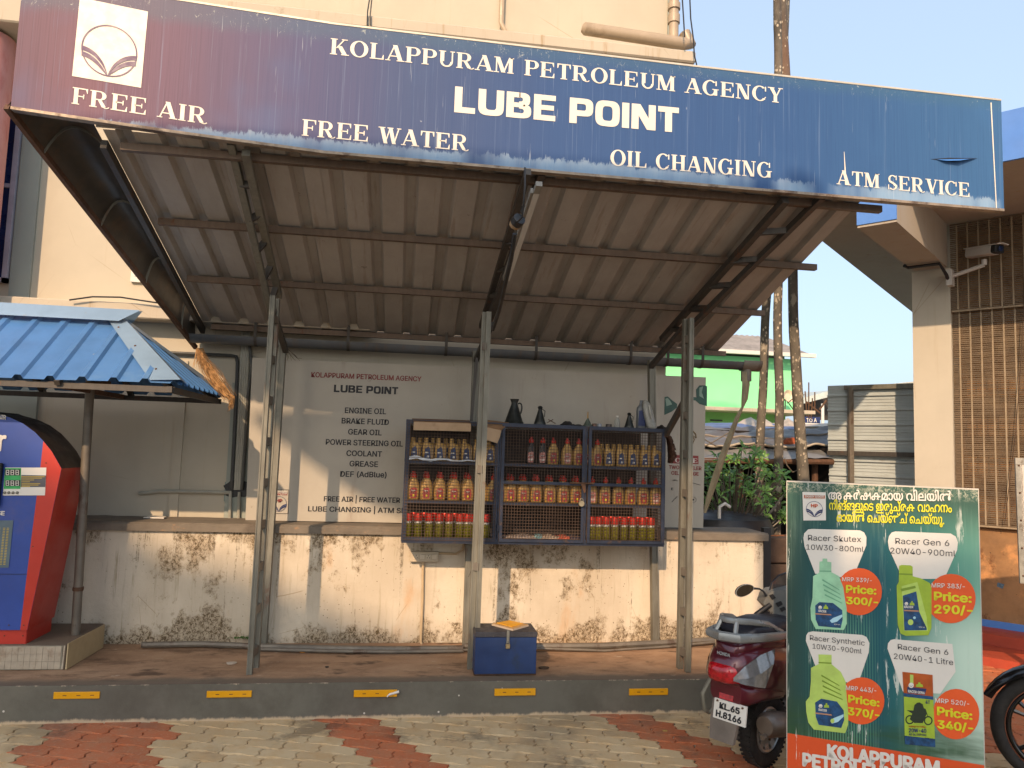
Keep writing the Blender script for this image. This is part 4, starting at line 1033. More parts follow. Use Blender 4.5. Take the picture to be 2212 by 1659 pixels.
# ================================================================== BLUE ROOFED SHELTER
def shelter():
    t = thing('small_shelter', 'small shelter with faded blue hipped sheet roof left of the canopy', 'shelter', (-2.03, 5.2, .21))
    yf, yr, ze, xr = 4.62, 5.82, 1.925, -1.335
    yd, zd, xd = 5.2, 2.375, P(262, 696, Y=5.2).x
    xl = -3.9
    def sheet(edge_a, edge_b, top_fn, nrm, mat, name):
        pass
    # front slope, ribs at .2 m
    def slope(ya, sgn, name, lift=0):
        m = MB(); xs = []; x = xl
        prof = []
        while x < xr:
            for dx, h in ((0, 0), (.11, 0), (.125, .022), (.155, .022), (.17, 0)):
                if x + dx < xr: prof.append((x + dx, h))
            x += .172
        prof.append((xr, 0))
        lo, hi = [], []
        for x, h in prof:
            f = 1 if x <= xd else max(0, (xr - x) / (xr - xd))
            lo.append(V((x, ya, ze + h + mnoise.noise(V((x * 3, ya, 0))) * .008))); hi.append(V((x, ya + (yd - ya) * f, ze + (zd - ze) * f + h)))
        m.strip(lo, hi); return m.build(name, C['blueroof'], t, smooth=20)
    slope(yf, 1, 'roof_sheet'); slope(yr, -1, 'roof_sheet')
    # end slope
    m = MB(); lo, hi = [], []; y = yf; prof = []
    while y < yr:
        for dy, h in ((0, 0), (.07, 0), (.082, .02), (.105, .02), (.117, 0)):
            if y + dy < yr: prof.append((y + dy, h))
        y += .12
    prof.append((yr, 0))
    for y, h in prof:
        f = (y - yf) / (yd - yf) if y <= yd else (yr - y) / (yr - yd)
        lo.append(V((xr, y, ze + h))); hi.append(V((xr + (xd - xr) * f, y, ze + (zd - ze) * f + h)))
    m.strip(lo, hi); m.build('roof_sheet', C['blueroof'], t, smooth=20)
    # ridge cap and hip flashings
    m = MB(); xe = P(298, 680, Y=5.14).x
    for y, z in ((yd - .10, zd - .05), (yd + .10, zd - .05)):
        m.strip([V((xl, yd + (y-yd)*.2, zd + .075)), V((xe, yd + (y-yd)*.2, zd + .07))], [V((xl, y, z + .03)), V((xe - .1, y, z + .03))])
    m.build('ridge_cap', C['blueroof_pale'], t, smooth=0)
    for yc, s in ((yf, -1), (yr, 1)):
        m = MB(); a = V((xd, yd, zd + .03)); b = V((xr + .01, yc, ze + .03)); d1 = V((-.17, 0, -.01)); d2 = V((-.0, -s * .16, -.02))
        m.quad([a + d1 * .6, a, b, b + d1]); m.quad([a, a + d2 * .4, b + d2, b])
        for f in (.2, .5, .85):
            p = a.lerp(b, f) + d1 * .5; m.lathe([(.006, -.004), (.006, .006)], p, 6, C['rustedge'])
        m.build('hip_flashing', C['blueroof_pale'], t, smooth=0)
    # frame below
    m = MB()
    for y in (yf + .04, yr - .04): m.bar((xl, y, ze - .03), (xr - .03, y, ze - .03), .03, .035)
    m.bar((xr - .05, yf, ze - .03), (xr - .05, yr, ze - .03), .03, .035); m.build('eave_frame', C['darksteel'], t, smooth=0)
    for x in (-3.2, -2.6, -2.0):
        m = MB(); m.bar((x, yf, ze - .02), (x, yd, zd - .05), .03, .03); m.bar((x, yr, ze - .02), (x, yd, zd - .05), .03, .03); m.build('rafter', C['darksteel'], t, smooth=0)
    m = MB(); m.bar((xd, yd, zd - .05), (xr - .05, yf + .05, ze - .03), .03, .03); m.bar((xd, yd, zd - .05), (xr - .05, yr - .05, ze - .03), .03, .03); m.build('rafter', C['darksteel'], t, smooth=0)
    b = P(160, 1420, Z=.21); tp = P(194, 836, Y=5.2)
    m = MB(); m.tube([b, V((tp.x, 5.2, 1.99))], .027, 14); p_ = m.build('post', C['pipe'], t)
    m = MB(); c = b + (V((tp.x, 5.2, 1.99)) - b) * .24; m.lathe([(.032, -.012), (.034, 0), (.032, .012)], c, 10); m.build('binding_wire', C['rustedge'], p_)
    m = MB(); m.bar(V((tp.x - .03, 5.2, 1.93)), V((tp.x + .12, 5.2, 1.95)), .06, .04); m.bar(V((tp.x, yf + .03, 1.9)), V((tp.x, yr - .03, 1.9)), .03, .03); m.build('head_plate', C['rustedge'], t, smooth=0)
    m = MB(); m.tube([(-3.4, 5.2, .2), (-3.4, 5.2, 1.99)], .027, 10); m.build('post', C['pipe'], t)
shelter()

# ================================================================== TYRE AIR MACHINE
def machine():
    F = 4.97; B = 5.32
    t = thing('air_machine', 'red and blue tyre air machine with an arched top under the blue roof', 'air machine', (-2.4, 5.15, .34))
    Df = lambda u, v, y=F, l=0: P(u, v, Y=y) + NY * l
    xc = -2.52
    pr = [Df(59, 1361), Df(96, 1189), Df(133, 1012)]
    arc = [Df(u, v) for u, v in [(112, 975), (94, 953), (76, 934), (50, 915), (22, 902), (-12, 893)]]
    right = pr + arc
    half = [(p.x, p.z) for p in right]
    left = [(2 * xc - x, z) for x, z in half][::-1]
    top = [(xc, half[-1][1] + .012)]
    prof = half + top + left
    m = MB(); fr = [V((x, F, z)) for x, z in prof]
    m.add(fr, [tuple(range(len(fr)))], C['kblue']); m.build('front_panel', C['kblue'], t, smooth=0)
    # red side bands on the front
    m = MB(); A = [Df(44, 1361, F, .003), Df(65, 1189, F, .003), Df(88, 1007, F, .003), Df(94, 953, F, .003)]
    Bq = [Df(59, 1361, F, .003), Df(96, 1189, F, .003), Df(133, 1012, F, .003), Df(112, 975, F, .003)]
    m.strip(A, Bq); m.build('red_band', C['kred'], t, smooth=0)
    m = MB(); m.strip([V((2*xc - p.x, p.y, p.z)) for p in A], [V((2*xc - p.x, p.y, p.z)) for p in Bq]); m.build('red_band', C['kred'], t, smooth=0)
    for q in (((65, 1189), (44, 1361)),):
        m = MB(); m.bar(Df(-90, 1240, F, .003), Df(60, 1240, F, .003), .002, .002); m.build('panel_seam', C['blackplastic'], t, smooth=0)
    for u, v in ((52, 1350), (72, 1180), (100, 1000), (20, 1350), (50, 1373), (10, 1373)):
        m = MB(); m.lathe([(.004, 0), (.004, .002), (.002, .003)], Df(u, v, F if v < 1365 else F + .015, .004), 8, M=Matrix.Rotation(rad(90), 4, 'X')); m.build('screw', C['rustedge'], t, smooth=0)
    # side walls and arch
    m = MB(); n = len(prof)
    sc = lambda x, z: (x + math.copysign(.0, x - xc), z)
    for i in range(n - 1):
        (xa, za), (xb, zb) = prof[i], prof[i + 1]
        low = max(za, zb) <= half[2][1] + .005
        m.add([V((xa, F, za)), V((xb, F, zb)), V((xb, B, zb)), V((xa, B, za))], [(0, 1, 2, 3)], C['kred'] if low else C['kdark'])
    m.add([V((x, B, z)) for x, z in prof], [tuple(range(n))], C['kred'])
    m.build('casing', C['kred'], t, smooth=30)
    b0, b1 = half[0]
    m = MB(); m.cbox((2*xc - b0 + .01, F + .015, .345), (b0 - .008, B - .01, b1 + .004), .004); m.build('foot', C['kred'], t, smooth=0)
    # printed label with two displays and buttons
    m = MB(); m.quad([Df(12, 1010, F, .005), Df(101, 1010, F, .005), Df(98, 1070, F, .005), Df(7, 1070, F, .005)]); lb = m.build('control_label', C['print_white'], t, smooth=0, fix=False)
    m = MB(); m.quad([Df(12, 1011, F, .006), Df(47, 1011, F, .006), Df(45, 1056, F, .006), Df(9, 1056, F, .006)]); m.build('green_print', M('green_print', '#2f9a52', .5, var=.2, scale=20), lb, smooth=0, fix=False)
    m = MB(); m.quad([Df(47, 1026, F, .006), Df(100, 1027, F, .006), Df(98.5, 1052, F, .006), Df(45.5, 1052, F, .006)]); m.build('grey_print', M('dark_grey_print', '#4c4c52', .5), lb, smooth=0, fix=False)
    yl = M('small_yellow_print', '#b39a3a', .5)
    m = MB()
    for v, e in ((1029, 98), (1032, 92), (1036, 75), (1040, 66), (1044, 88), (1047, 84), (1050, 66)): m.quad([Df(47.5, v, F, .007), Df(e, v, F, .007), Df(e, v + 1.4, F, .007), Df(47.5, v + 1.4, F, .007)])
    m.build('small_print', yl, lb, smooth=0, fix=False)
    for v0 in (1014, 1037):
        m = MB(); m.quad([Df(12.5, v0, F, .007), Df(45.5, v0, F, .007), Df(44.5, v0 + 13, F, .007), Df(12, v0 + 13, F, .007)], C['black'])
        for k in range(3):
            x0 = 14 + k * 10.5
            for (a, b, c, d) in ((0, 1, 7, 2.2), (0, 5.8, 7, 7), (0, 10.8, 7, 12), (0, 1, 1.4, 6.5), (5.8, 1, 7.2, 6.5), (0, 6.5, 1.4, 12), (5.8, 6.5, 7.2, 12)):
                m.quad([Df(x0 + a, v0 + b, F, .008), Df(x0 + c, v0 + b, F, .008), Df(x0 + c, v0 + d, F, .008), Df(x0 + a, v0 + d, F, .008)], C['print_white'])
        m.build('digit_display', C['black'], lb, smooth=0, fix=False)
    for k in range(4):
        m = MB(); c = Df(11.5 + k * 9, 1064, F, .006); m.lathe([(.0085, 0), (.0085, .004), (.005, .006)], c, 10, M=Matrix.Rotation(rad(90), 4, 'X')); m.build('button', C['galv'], lb)
    m = MB(); m.cbox(tuple(Df(-60, 1092, F, .03)), tuple(Df(9, 1000, F, 0)), .006, C['blackplastic']); sc_ = m.build('screen_frame', C['blackplastic'], t, smooth=0)
    m = MB(); a = Df(-55, 1075, F, .032); b = Df(6, 1006, F, .032); m.box((a.x, F - .034, a.z), (b.x, F - .031, b.z)); m.build('screen', M('yellow_green_screen', '#8a9a2a', .4), sc_, smooth=0)
    # pressure table
    m = MB(); m.quad([Df(-70, 1124, F, .003), Df(29.5, 1124, F, .003), Df(19, 1226, F, .003), Df(-80, 1226, F, .003)]); tb = m.build('pressure_table', M('grey_table_print', '#4e5f68', .5, var=.15), t, smooth=0, fix=False)
    m = MB()
    for i in range(24):
        v = 1140 + i * 3.4
        for u0 in (-2, 9, 17):
            uu = u0 - (v - 1124) * .1; m.quad([Df(uu, v, F, .004), Df(uu + 5, v, F, .004), Df(uu + 5, v + 1.4, F, .004), Df(uu, v + 1.4, F, .004)])
    m.build('small_print', yl, tb, smooth=0, fix=False)
    ppt = lambda s, p, q, h: put_text(t, s, Df(*p), Df(*q), h, NY, C['print_white'], bold=.03, lift=.004)
    ppt('AIR', (-4, 904.5), (13, 906.5), .026); ppt('r', (-3, 973), (10, 974), .12); ppt('SE', (-6, 1112), (10, 1113), .024)
machine()
def tiled_base():
    t = thing('tiled_base', 'low block faced with old cream tiles under the red air machine', 'plinth', (-2.4, 5.2, .21))
    xr = P(158, 1437, Z=.21).x
    m = MB(); m.cbox((-3.6, 4.95, .2), (xr - .012, 5.52, .352), .004); m.build('core', C['platform'], t, smooth=0)
    m = MB(); m.box((-3.5, 4.9445, .213), (xr - .03, 4.951, .350)); m.build('tile_bed', C['conc'], t, smooth=0)
    w_ = .034; nx = 22
    for r in range(3):
        for k in range(nx):
            x = xr - .035 - (k + 1) * w_; z = .216 + r * .044
            if r == 0 and k in (19, 20): continue
            m = MB(); d = random.uniform(0, .002); m.box((x + .0008, 4.943 - d, z + .0008), (x + w_ - .0008, 4.952, z + .0432)); m.build('tile', C['tile'], t, smooth=0)
    m = MB(); m.slab([V((xr - .03, 4.945, .213)), V((xr - .018, 4.945, .213)), V((xr - .018, 4.95, .35)), V((xr - .026, 4.95, .35))], (0, .5, 0)); m.build('side_slab', C['tile'], t, smooth=0)
    m = MB(); m.slab([V((xr - .004, 4.94, .213)), V((xr + .004, 4.94, .213)), V((xr + .0, 4.95, .362)), V((xr - .006, 4.95, .362))], (.02, .5, 0)); m.build('side_slab', M('beige_slab', '#a8946f', .6, var=.1), t, smooth=0)
tiled_base()

# ================================================================== OIL CAGE
CF, CB = 5.2, 5.52
def cz(v, u=1075): return P(u, v, Y=CF).z
Z0, ZS2, ZS1, ZT = cz(1172), cz(1084), cz(1000), cz(913)
XA, XB, XC, XD = P(872, 1040, Y=CF).x, P(1072, 1040, Y=CF).x, P(1263, 1040, Y=CF).x, P(1437, 1040, Y=CF).x
def cage():
    t = thing('oil_cage', 'wide blue steel cage with wire mesh doors and three shelves on the low wall', 'cabinet', ((XA + XD) / 2, CF, Z0))
    m = MB(); s = .028
    for x in (XA, XB - s * .5, XB + s * .6, XC - s * .5, XD - s):
        m.box((x, CF, Z0), (x + s, CF + .012, ZT)); 
    for x in (XA, XB, XD - s): m.box((x, CB - .012, Z0), (x + s, CB, ZT))
    for z in (Z0, ZT - s): m.box((XA, CF - .001, z), (XD, CF + .011, z + s)); m.box((XA, CB - .011, z), (XD, CB + .001, z + s))
    for x in (XA, XD - .01):
        for z in (Z0, ZS2 - .01, ZS1 - .01, ZT - s): m.box((x - .001, CF + .01, z), (x + .011, CB - .01, z + .022))
    m.build('frame', C['cageblue'], t, smooth=0)
    for z, nm in ((ZS1, 'shelf'), (ZS2, 'shelf'), (Z0 + .01, 'shelf')):
        m = MB(); m.box((XA + .004, CF + .013, z - .004), (XD - .004, CB - .013, z)); m.box((XA + .002, CF + .002, z - .022), (XD - .002, CF + .013, z - .001)); m.build(nm, C['cageblue'], t, smooth=0)
    m = MB(); m.box((XA + .002, CF + .002, ZT - .004), (XD - .002, CB - .002, ZT)); m.build('top_plate', M('oily_top_plate', '#3b3530', .7, .2, var=.3, scale=8), t, smooth=0)
    m = MB(); m.box((XA + .012, CB - .02, ZS1 - .03), (XD - .09, CB - .013, ZT - .03)); m.box((XA + .012, CB - .02, ZS2 + .002), (XD - .12, CB - .013, ZS1 - .032)); m.box((XA + .012, CB - .02, Z0 + .03), (XD - .14, CB - .013, ZS2 - .03)); m.build('back_sheet', M('dark_back_sheet', '#2a2420', .8, var=.4, scale=5), t, smooth=0)  # dark brown sheet behind each shelf level
    def mesh(x0, x1, z0, z1, y, nm='wire_mesh', side=None):
        m = MB(); r = .0016; g = .0205
        n = int((x1 - x0) / g); k = int((z1 - z0) / g)
        for i in range(n + 1):
            x = x0 + (x1 - x0) * i / n
            m.box((x - r, y - r, z0), (x + r, y + r, z1))
        for i in range(k + 1):
            z = z0 + (z1 - z0) * i / k; m.box((x0, y - 3 * r, z - r), (x1, y - r, z + r))
        return tag(m.build(nm, C['wire'], t, smooth=0), kind='stuff')
    mesh(XA + .01, XB, Z0 + .01, ZT - .01, CF - .002); mesh(XB + .03, XC, Z0 + .01, ZT - .01, CF - .002); mesh(XC + .02, XD - .01, Z0 + .01, ZT - .01, CF - .002)
    m = MB(); r = .0016
    for i in range(16): y = CF + .01 + (CB - CF - .02) * i / 15; m.box((XD - .004 - r, y - r, Z0), (XD - .004 + r, y + r, ZT)); m.box((XA + .004 - r, y - r, Z0), (XA + .004 + r, y + r, ZT))
    for i in range(40): z = Z0 + (ZT - Z0) * i / 39; m.box((XD - .004 + r, CF, z - r), (XD - .004 + 3*r, CB, z + r)); m.box((XA + .004 + r, CF, z - r), (XA + .004 + 3*r, CB, z + r))
    tag(m.build('side_mesh', C['wire'], t, smooth=0), kind='stuff')
    # doors: middle and right, each an angle frame with a middle rail
    for a, b in ((XB + .03, XC - .004), (XC + .022, XD - .012)):
        m = MB(); y = CF - .014; q = .02
        m.box((a, y, Z0 + .006), (a + q, y + .008, ZT - .006)); m.box((b - q, y, Z0 + .006), (b, y + .008, ZT - .006))
        zm = cz(1044)
        for z in (Z0 + .006, zm, ZT - .026): m.box((a + .001, y + .001, z), (b - .001, y + .007, z + .02))
        m.build('door_frame', C['cageblue'], t, smooth=0)
    m = MB(); zz = cz(1043, 1230); m.tube([(XC - .11, CF - .022, zz), (XC + .06, CF - .022, zz + .001)], .006, 8); m.slab([V((XC - .035, CF - .024, zz)), V((XC + .0, CF - .024, zz)), V((XC + .005, CF - .024, zz - .06)), V((XC - .008, CF - .024, zz - .068))], (0, .004, 0)); m.build('bolt', C['rustedge'], t)
    for z in (Z0 + .08, ZT - .09):
        m = MB(); m.tube([(XB + .02, CF - .018, z), (XB + .02, CF - .018, z + .04)], .009, 8); m.build('hinge', C['cageblue'], t)
    p = P(1256, 1088, Y=CF - .03)
    k = thing('padlock', 'round brass padlock hanging on the oil cage door bolt', 'padlock', p)
    m = MB(); m.lathe([(.0, -.009), (.019, -.009), (.021, -.006), (.021, .006), (.019, .009), (0, .009)], p, 16, M=Matrix.Rotation(rad(90), 4, 'X')); m.build('body', M('pale_brass', '#9a9078', .35, .6, var=.1), k)
    m = MB(); m.tube([p + V((.012 * math.cos(a), 0, .014 + .022 * math.sin(a))) for a in [i * math.pi / 8 for i in range(9)]], .0035, 6); m.build('shackle', C['galv'], k)
    # two short legs fixed to the wall and the ledger hanging below
cage()

# bottles and cans ---------------------------------------------------
def bottle_proto(kind):
    """local coordinates, base at 0; returns list of (part, mesh)"""
    parts = []
    if kind == 'blue':
        H, W_, Dp = .157, .080, .045
        rings = []
        for z, w_, cx in ((0, .88, 0), (.006, .97, 0), (.05, 1, 0), (.095, 1, 0), (.108, .92, 0), (.118, .74, -.004), (.124, .50, -.012), (.128, .36, -.016), (.136, .34, -.016)):
            rings.append([V((cx + x, y, z)) for x, y in sup(W_ / 2 * w_, Dp / 2 * (w_ if w_ > .5 else .6), 4, 14)])
        m = MB(); m.loft(rings); parts.append(('body', m.mesh('bottle_body', C['gold'])))
        m = MB(); m.lathe([(.0145, .135), (.0155, .138), (.0155, .152), (.013, .157)], (-.016, 0, 0), 12); parts.append(('cap', m.mesh('bottle_cap', C['gold'])))
        m = MB(); y = -Dp / 2 - .0012
        m.quad([(-.027, y, .014), (.018, y, .014), (.012, y, .085), (.002, y, .098), (-.022, y, .082)], C['labelblue'])
        m.quad([(-.020, y-.0006, .052), (.002, y-.0006, .052), (.002, y-.0006, .060), (-.020, y-.0006, .060)], C['print_white']); m.quad([(-.008, y-.0006, .022), (.006, y-.0006, .022), (.008, y-.0006, .034), (-.006, y-.0006, .036)], C['print_white'])
        m.quad([(.022, y + .0003, .02), (.034, y + .0003, .02), (.030, y + .0003, .09), (.024, y + .0003, .09)], C['cardboard'])
        parts.append(('label', m.mesh('bottle_label', C['labelblue'], smooth=0, fix=False)))
    elif kind in ('red', 'pink', 'dark'):
        H, W_, Dp = .19, .084, .050
        body = C['blackplastic'] if kind == 'dark' else C['gold']
        if kind == 'dark': W_ = .062
        rings = []
        for z, w_, cx in ((0, .86, 0), (.006, .96, 0), (.04, 1, 0), (.08, .98, 0), (.105, .88, .002), (.125, .68, .004), (.138, .46, .004), (.145, .36, .004), (.152, .36, .004)):
            rings.append([V((cx + x, y, z)) for x, y in sup(W_ / 2 * w_, Dp / 2 * (w_ if w_ > .5 else .58), 3.2, 14)])
        m = MB(); m.loft(rings)
        for k in range(4):     # moulded diagonal ribs on the shoulder
            z = .096 + k * .008; m.bar((-.026 + k * .004, -Dp * .44 + k * .002, z + .010), (.026 - k * .003, -Dp * .44 + k * .002, z - .006), .004, .003, body)
        parts.append(('body', m.mesh('bottle_body', body)))
        m = MB(); m.lathe([(.016, .148), (.0185, .152), (.0185, .166), (.015, .172), (.008, .175), (.007, .186), (.010, .187), (.010, .190)], (.004, 0, 0), 12); parts.append(('cap', m.mesh('bottle_cap', C['redcap'])))
        m = MB(); y = -Dp / 2 - .0012; a = .022 if kind != 'dark' else .02
        lm = {'red': C['labelred'], 'pink': C['labelpink'], 'dark': C['labelpink']}[kind]
        m.quad([(-a * .85, y, .010), (a * .85, y, .010), (a * 1.15, y, .040), (a, y, .076), (a * .3, y, .088), (-a, y, .076), (-a * 1.15, y, .040)], lm)
        m.quad([(-.014, y-.0006, .058), (.012, y-.0006, .058), (.012, y-.0006, .064), (-.014, y-.0006, .064)], C['print_white']); m.quad([(-.014, y-.0006, .052), (.014, y-.0006, .052), (.014, y-.0006, .056), (-.014, y-.0006, .056)], C['black'])
        m.quad([(-.004, y-.0006, .022), (.008, y-.0006, .022), (.009, y-.0006, .034), (-.002, y-.0006, .036)], C['yellowprint'] if kind == 'red' else C['print_white'])
        parts.append(('label', m.mesh('bottle_label', lm, smooth=0, fix=False)))
    else:
        R = .0285
        m = MB(); m.lathe([(R * .93, 0), (R, .003), (R, .108)], (0, 0, 0), 16, C['canolive']); m.lathe([(R, .108), (R + .0002, .108), (R + .0002, .124), (R, .124)], (0, 0, 0), 16, C['canwhite'])
        parts.append(('body', m.mesh('can_body', C['canolive'])))
        m = MB(); m.lathe([(R + .0001, .124), (R + .0001, .168), (R * .94, .173), (R * .9, .171), (0, .170)], (0, 0, 0), 16); parts.append(('lid', m.mesh('can_lid', C['canred'])))
        m = MB(); m.lathe([(.006, 0), (.006, .001)], (-.006, -R - .0006, .116), 10, M=Matrix.Rotation(rad(90), 4, 'X')); parts.append(('badge', m.mesh('can_badge', C['print_white'])))
    return parts
PRO = {k: bottle_proto(k) for k in ('blue', 'red', 'pink', 'dark', 'can')}
def bottle(kind, u, zs, y, label, group, rzz=0.):
    zm = zs + .001
    x = P(u, 1040, Y=y).x
    z_v = 1040
    o = thing('oil_can' if kind == 'can' else 'oil_bottle', label, 'oil can' if kind == 'can' else 'oil bottle', (x, y, zm), group, rz=rzz + random.uniform(-.08, .08))
    for nm, me in PRO[kind]: mk(nm, me, o)
def row(kind, us, vline, zs, y, desc, group, start=0, total=None):
    for i, u in enumerate(us):
        # keep the pixel column true for the height of the row
        p = P(u, vline, Y=y); o_u = u
        x = p.x
        k = kind[i] if isinstance(kind, list) else kind
        o = thing('oil_can' if k == 'can' else 'oil_bottle', desc.format(n=ordn(i)), 'oil can' if k == 'can' else 'oil bottle', (x, y, zs + .001), group, rz=random.uniform(-.1, .1))
        for nm, me in PRO[k]: mk(nm, me, o)
Y1, Y2 = CF + .045, CF + .125
BG, RG, CG = 'gold bottles with blue labels', 'gold bottles with red caps', 'red and olive oil cans'
row('blue', [897, 925, 952, 980.5, 1008, 1034, 1060.5], 970, ZS1, Y1, '{n} gold bottle from the left on the top shelf of the left section, blue label', BG)
row('blue', [912, 940, 968, 996], 970, ZS1, Y2, '{n} gold bottle in the back row on the left section top shelf', BG)
row('red', [892, 921, 950, 980.5, 1010.5, 1039, 1064], 1060, ZS2, Y1, '{n} red capped gold bottle from the left on the left section middle shelf', RG)
row('red', [889, 917, 945, 974, 1004], 1060, ZS2, Y2, '{n} red capped bottle half hidden in the back row, left section middle shelf', RG)
row('can', [881, 903, 927, 948.5, 970, 993, 1009.5, 1026, 1050], 1140, Z0 + .01, Y1, '{n} oil can from the left on the bottom shelf of the left section', CG)
row('can', [893, 916, 938, 960, 982, 1002], 1140, Z0 + .01, Y2, '{n} oil can in the back row on the left section bottom shelf', CG)
row(['dark', 'dark'], [1146, 1171], 975, ZS1, Y1, '{n} black bottle with red cap and pink label, top shelf of the middle door', 'black bottles on the middle shelf')
row(['red', 'pink', 'red'], [1194, 1224, 1249], 975, ZS1, Y1, '{n} gold bottle right of the black bottles behind the middle door', RG)
row('red', [1081, 1103, 1130, 1158, 1187.5, 1216.5, 1244], 1065, ZS2, Y1, '{n} red capped bottle from the left on the middle shelf of the middle door', RG)
row('red', [1096, 1124, 1152, 1181, 1211, 1238], 1065, ZS2, Y2, '{n} red capped bottle in the back row behind the middle door', RG)
row(['pink', 'red'], [1269.5, 1289], 980, ZS1, Y1, '{n} red capped gold bottle on the top shelf of the right door', RG)
row('blue', [1316, 1342, 1367, 1393, 1417.5], 985, ZS1, Y1, '{n} gold bottle with blue label on the top shelf of the right door', BG)
row('blue', [1304, 1330, 1355, 1381, 1406], 985, ZS1, Y2, '{n} gold bottle in the back row on the right door top shelf', BG)
row(['pink', 'red', 'red', 'red', 'red', 'pink'], [1278, 1306.5, 1334.5, 1361.5, 1388.5, 1415], 1070, ZS2, Y1, '{n} red capped bottle from the left on the middle shelf of the right door', RG)
row('can', [1278, 1293, 1309.5, 1328, 1348, 1366.5, 1387.5, 1406], 1145, Z0 + .01, Y1, '{n} oil can from the left on the bottom shelf of the right door', CG)
row('can', [1302, 1320, 1339, 1358, 1378, 1397], 1145, Z0 + .01, Y2, '{n} oil can in the back row on the right door bottom shelf', CG)

def cage_extras():
    # plastic sheet under the top left bottles
    m = MB(); A = [V((XA + .03 + i * .05, CF - .004, ZS1 + .004 + .012 * math.sin(i * 1.7) * (1 - i / 14))) for i in range(11)]
    B = [p + V((0, 0, .022 * (1 - i / 12))) for i, p in enumerate(A)]; Cc = [p + V((0, .12, 0)) for p in B]
    m.strip(A, B); m.strip(B, Cc); tag(m.build('plastic_sheet', M('white_plastic_sheet', '#a9adaf', .35, var=.15, scale=20), loc=A[0]), 'crumpled white plastic sheet under the bottles of the top left shelf', 'plastic sheet')
    # cloths on the bottom middle shelf
    for (u, v), s, col, lab in [((1130, 1158), .16, '#8c8078', 'striped grey cloth folded on the empty bottom shelf'), ((1163, 1158), .05, '#6f9499', 'pale blue rag on the empty bottom shelf'), ((1216, 1156), .07, '#b0563f', 'orange rag on the empty bottom shelf'), ((1236, 1155), .08, '#3a3540', 'dark crumpled rag at the right of the empty bottom shelf'), ((1182, 1162), .12, '#a08e7c', 'flat brown paper lying on the empty bottom shelf')]:
        c = P(u, v, Y=CF + .12); c.z = Z0 + .012
        bm = bmesh.new(); bmesh.ops.create_icosphere(bm, subdivisions=3, radius=1)
        for q in bm.verts:
            k = 1 + .35 * mnoise.noise(q.co * 2.3 + c * 9) + .15 * mnoise.noise(q.co * 6 + c)
            q.co = V((q.co.x * s * k, q.co.y * .09 * k, max(0, q.co.z) * .035 * k))
        m = MB(); m.bm(bm, None, Matrix.Translation(c)); tag(m.build('rag', M('rag_' + col, col, .9, var=.35, scale=30), loc=c, smooth=180), lab, 'rag', 'rags on the empty shelf')
    # cardboard pieces in front of the top
    cb = C['cardboard']
    a, b, c, d = [P(*q, Y=CF - .05) for q in [(894, 911), (1017, 915), (1017, 932), (893, 929)]]
    t = thing('cardboard_box', 'long flat cardboard carton hanging over the left top edge of the cage', 'carton', a)
    m = MB(); m.slab([a, b, c, d], (0, .004, 0)); m.build('front_flap', cb, t, smooth=0)
    m = MB(); m.slab([P(890, 905, Y=CF + .1), P(1014, 909, Y=CF + .1), b, a], (0, 0, .004)); m.build('top_flap', M('stained_cardboard', '#6d5137', .85, var=.3), t, smooth=0)
    a = P(1082, 910, Y=CF - .04)
    t = thing('torn_cardboard', 'torn crumpled cardboard piece hanging over the cage behind the middle post', 'carton', a)
    q = [P(1052, 908, Y=CF + .06), P(1099, 914, Y=CF + .02), P(1083, 930, Y=CF - .05), P(1047, 922, Y=CF - .05)]
    m = MB(); m.slab(q, (0, 0, .004)); m.build('top_flap', M('stained_cardboard2', '#775a3e', .85, var=.3), t, smooth=0)
    m = MB(); m.slab([q[3], q[2], P(1080, 944, Y=CF - .055), P(1074, 958, Y=CF - .06), P(1028, 942, Y=CF - .06), P(1032, 928, Y=CF - .05)], (0, .004, 0)); m.build('front_flap', cb, t, smooth=0)
    # things on the top
    zt = ZT + .001; yb = CF + .14
    def at(u, y=yb): p = P(u, 915, Y=y); p.z = zt; return p
    od = C['oildark']
    p = at(1110); t = thing('oil_jug', 'tall dark conical oil jug with a handle and pouring lip, largest on the cage', 'jug', p)
    m = MB(); m.lathe([(.068, 0), (.070, .012), (.064, .02), (.024, .14), (.022, .15), (.034, .178), (.030, .178), (.018, .152)], p, 18); m.build('body', od, t)
    m = MB(); m.tube(bez(p + V((.026, 0, .145)), p + V((.06, 0, .17)), p + V((.06, 0, .10)), p + V((.043, 0, .07)), 8), .006, 6); m.build('handle', od, t)
    for u, s, lab in ((1166, .72, 'small grey conical oil can with a hooked nozzle beside the tall jug'), (1359, .60, 'smallest dark conical oil can between the clear bottle and the grey bottles')):
        p = at(u); t = thing('oil_measure', lab, 'oil can', p)
        m = MB(); m.lathe([(.060*s, 0), (.062*s, .016*s), (.055*s, .03*s), (.020*s, .145*s), (.018*s, .155*s), (.028*s, .175*s), (.012*s, .19*s)], p, 14); m.build('body', od, t)
        m = MB(); m.tube([p + V((.018*s, 0, .16*s)), p + V((.05*s, 0, .14*s)), p + V((.045*s, 0, .08*s))], .003, 5); m.build('handle', od, t)
    p = at(1269.5); t = thing('funnel', 'green tin funnel standing upside down with a yellow spout on the cage', 'funnel', p)
    m = MB(); m.lathe([(.033, 0), (.034, .012), (.03, .014), (.008, .055), (.007, .06)], p, 14); m.build('cone', M('green_grey_tin', '#4f5a50', .5, .4, var=.2), t)
    m = MB(); m.tube([p + V((0, 0, .058)), p + V((0, 0, .108))], [.006, .004], 8); m.build('spout', M('ochre_plastic', '#93702f', .5), t)
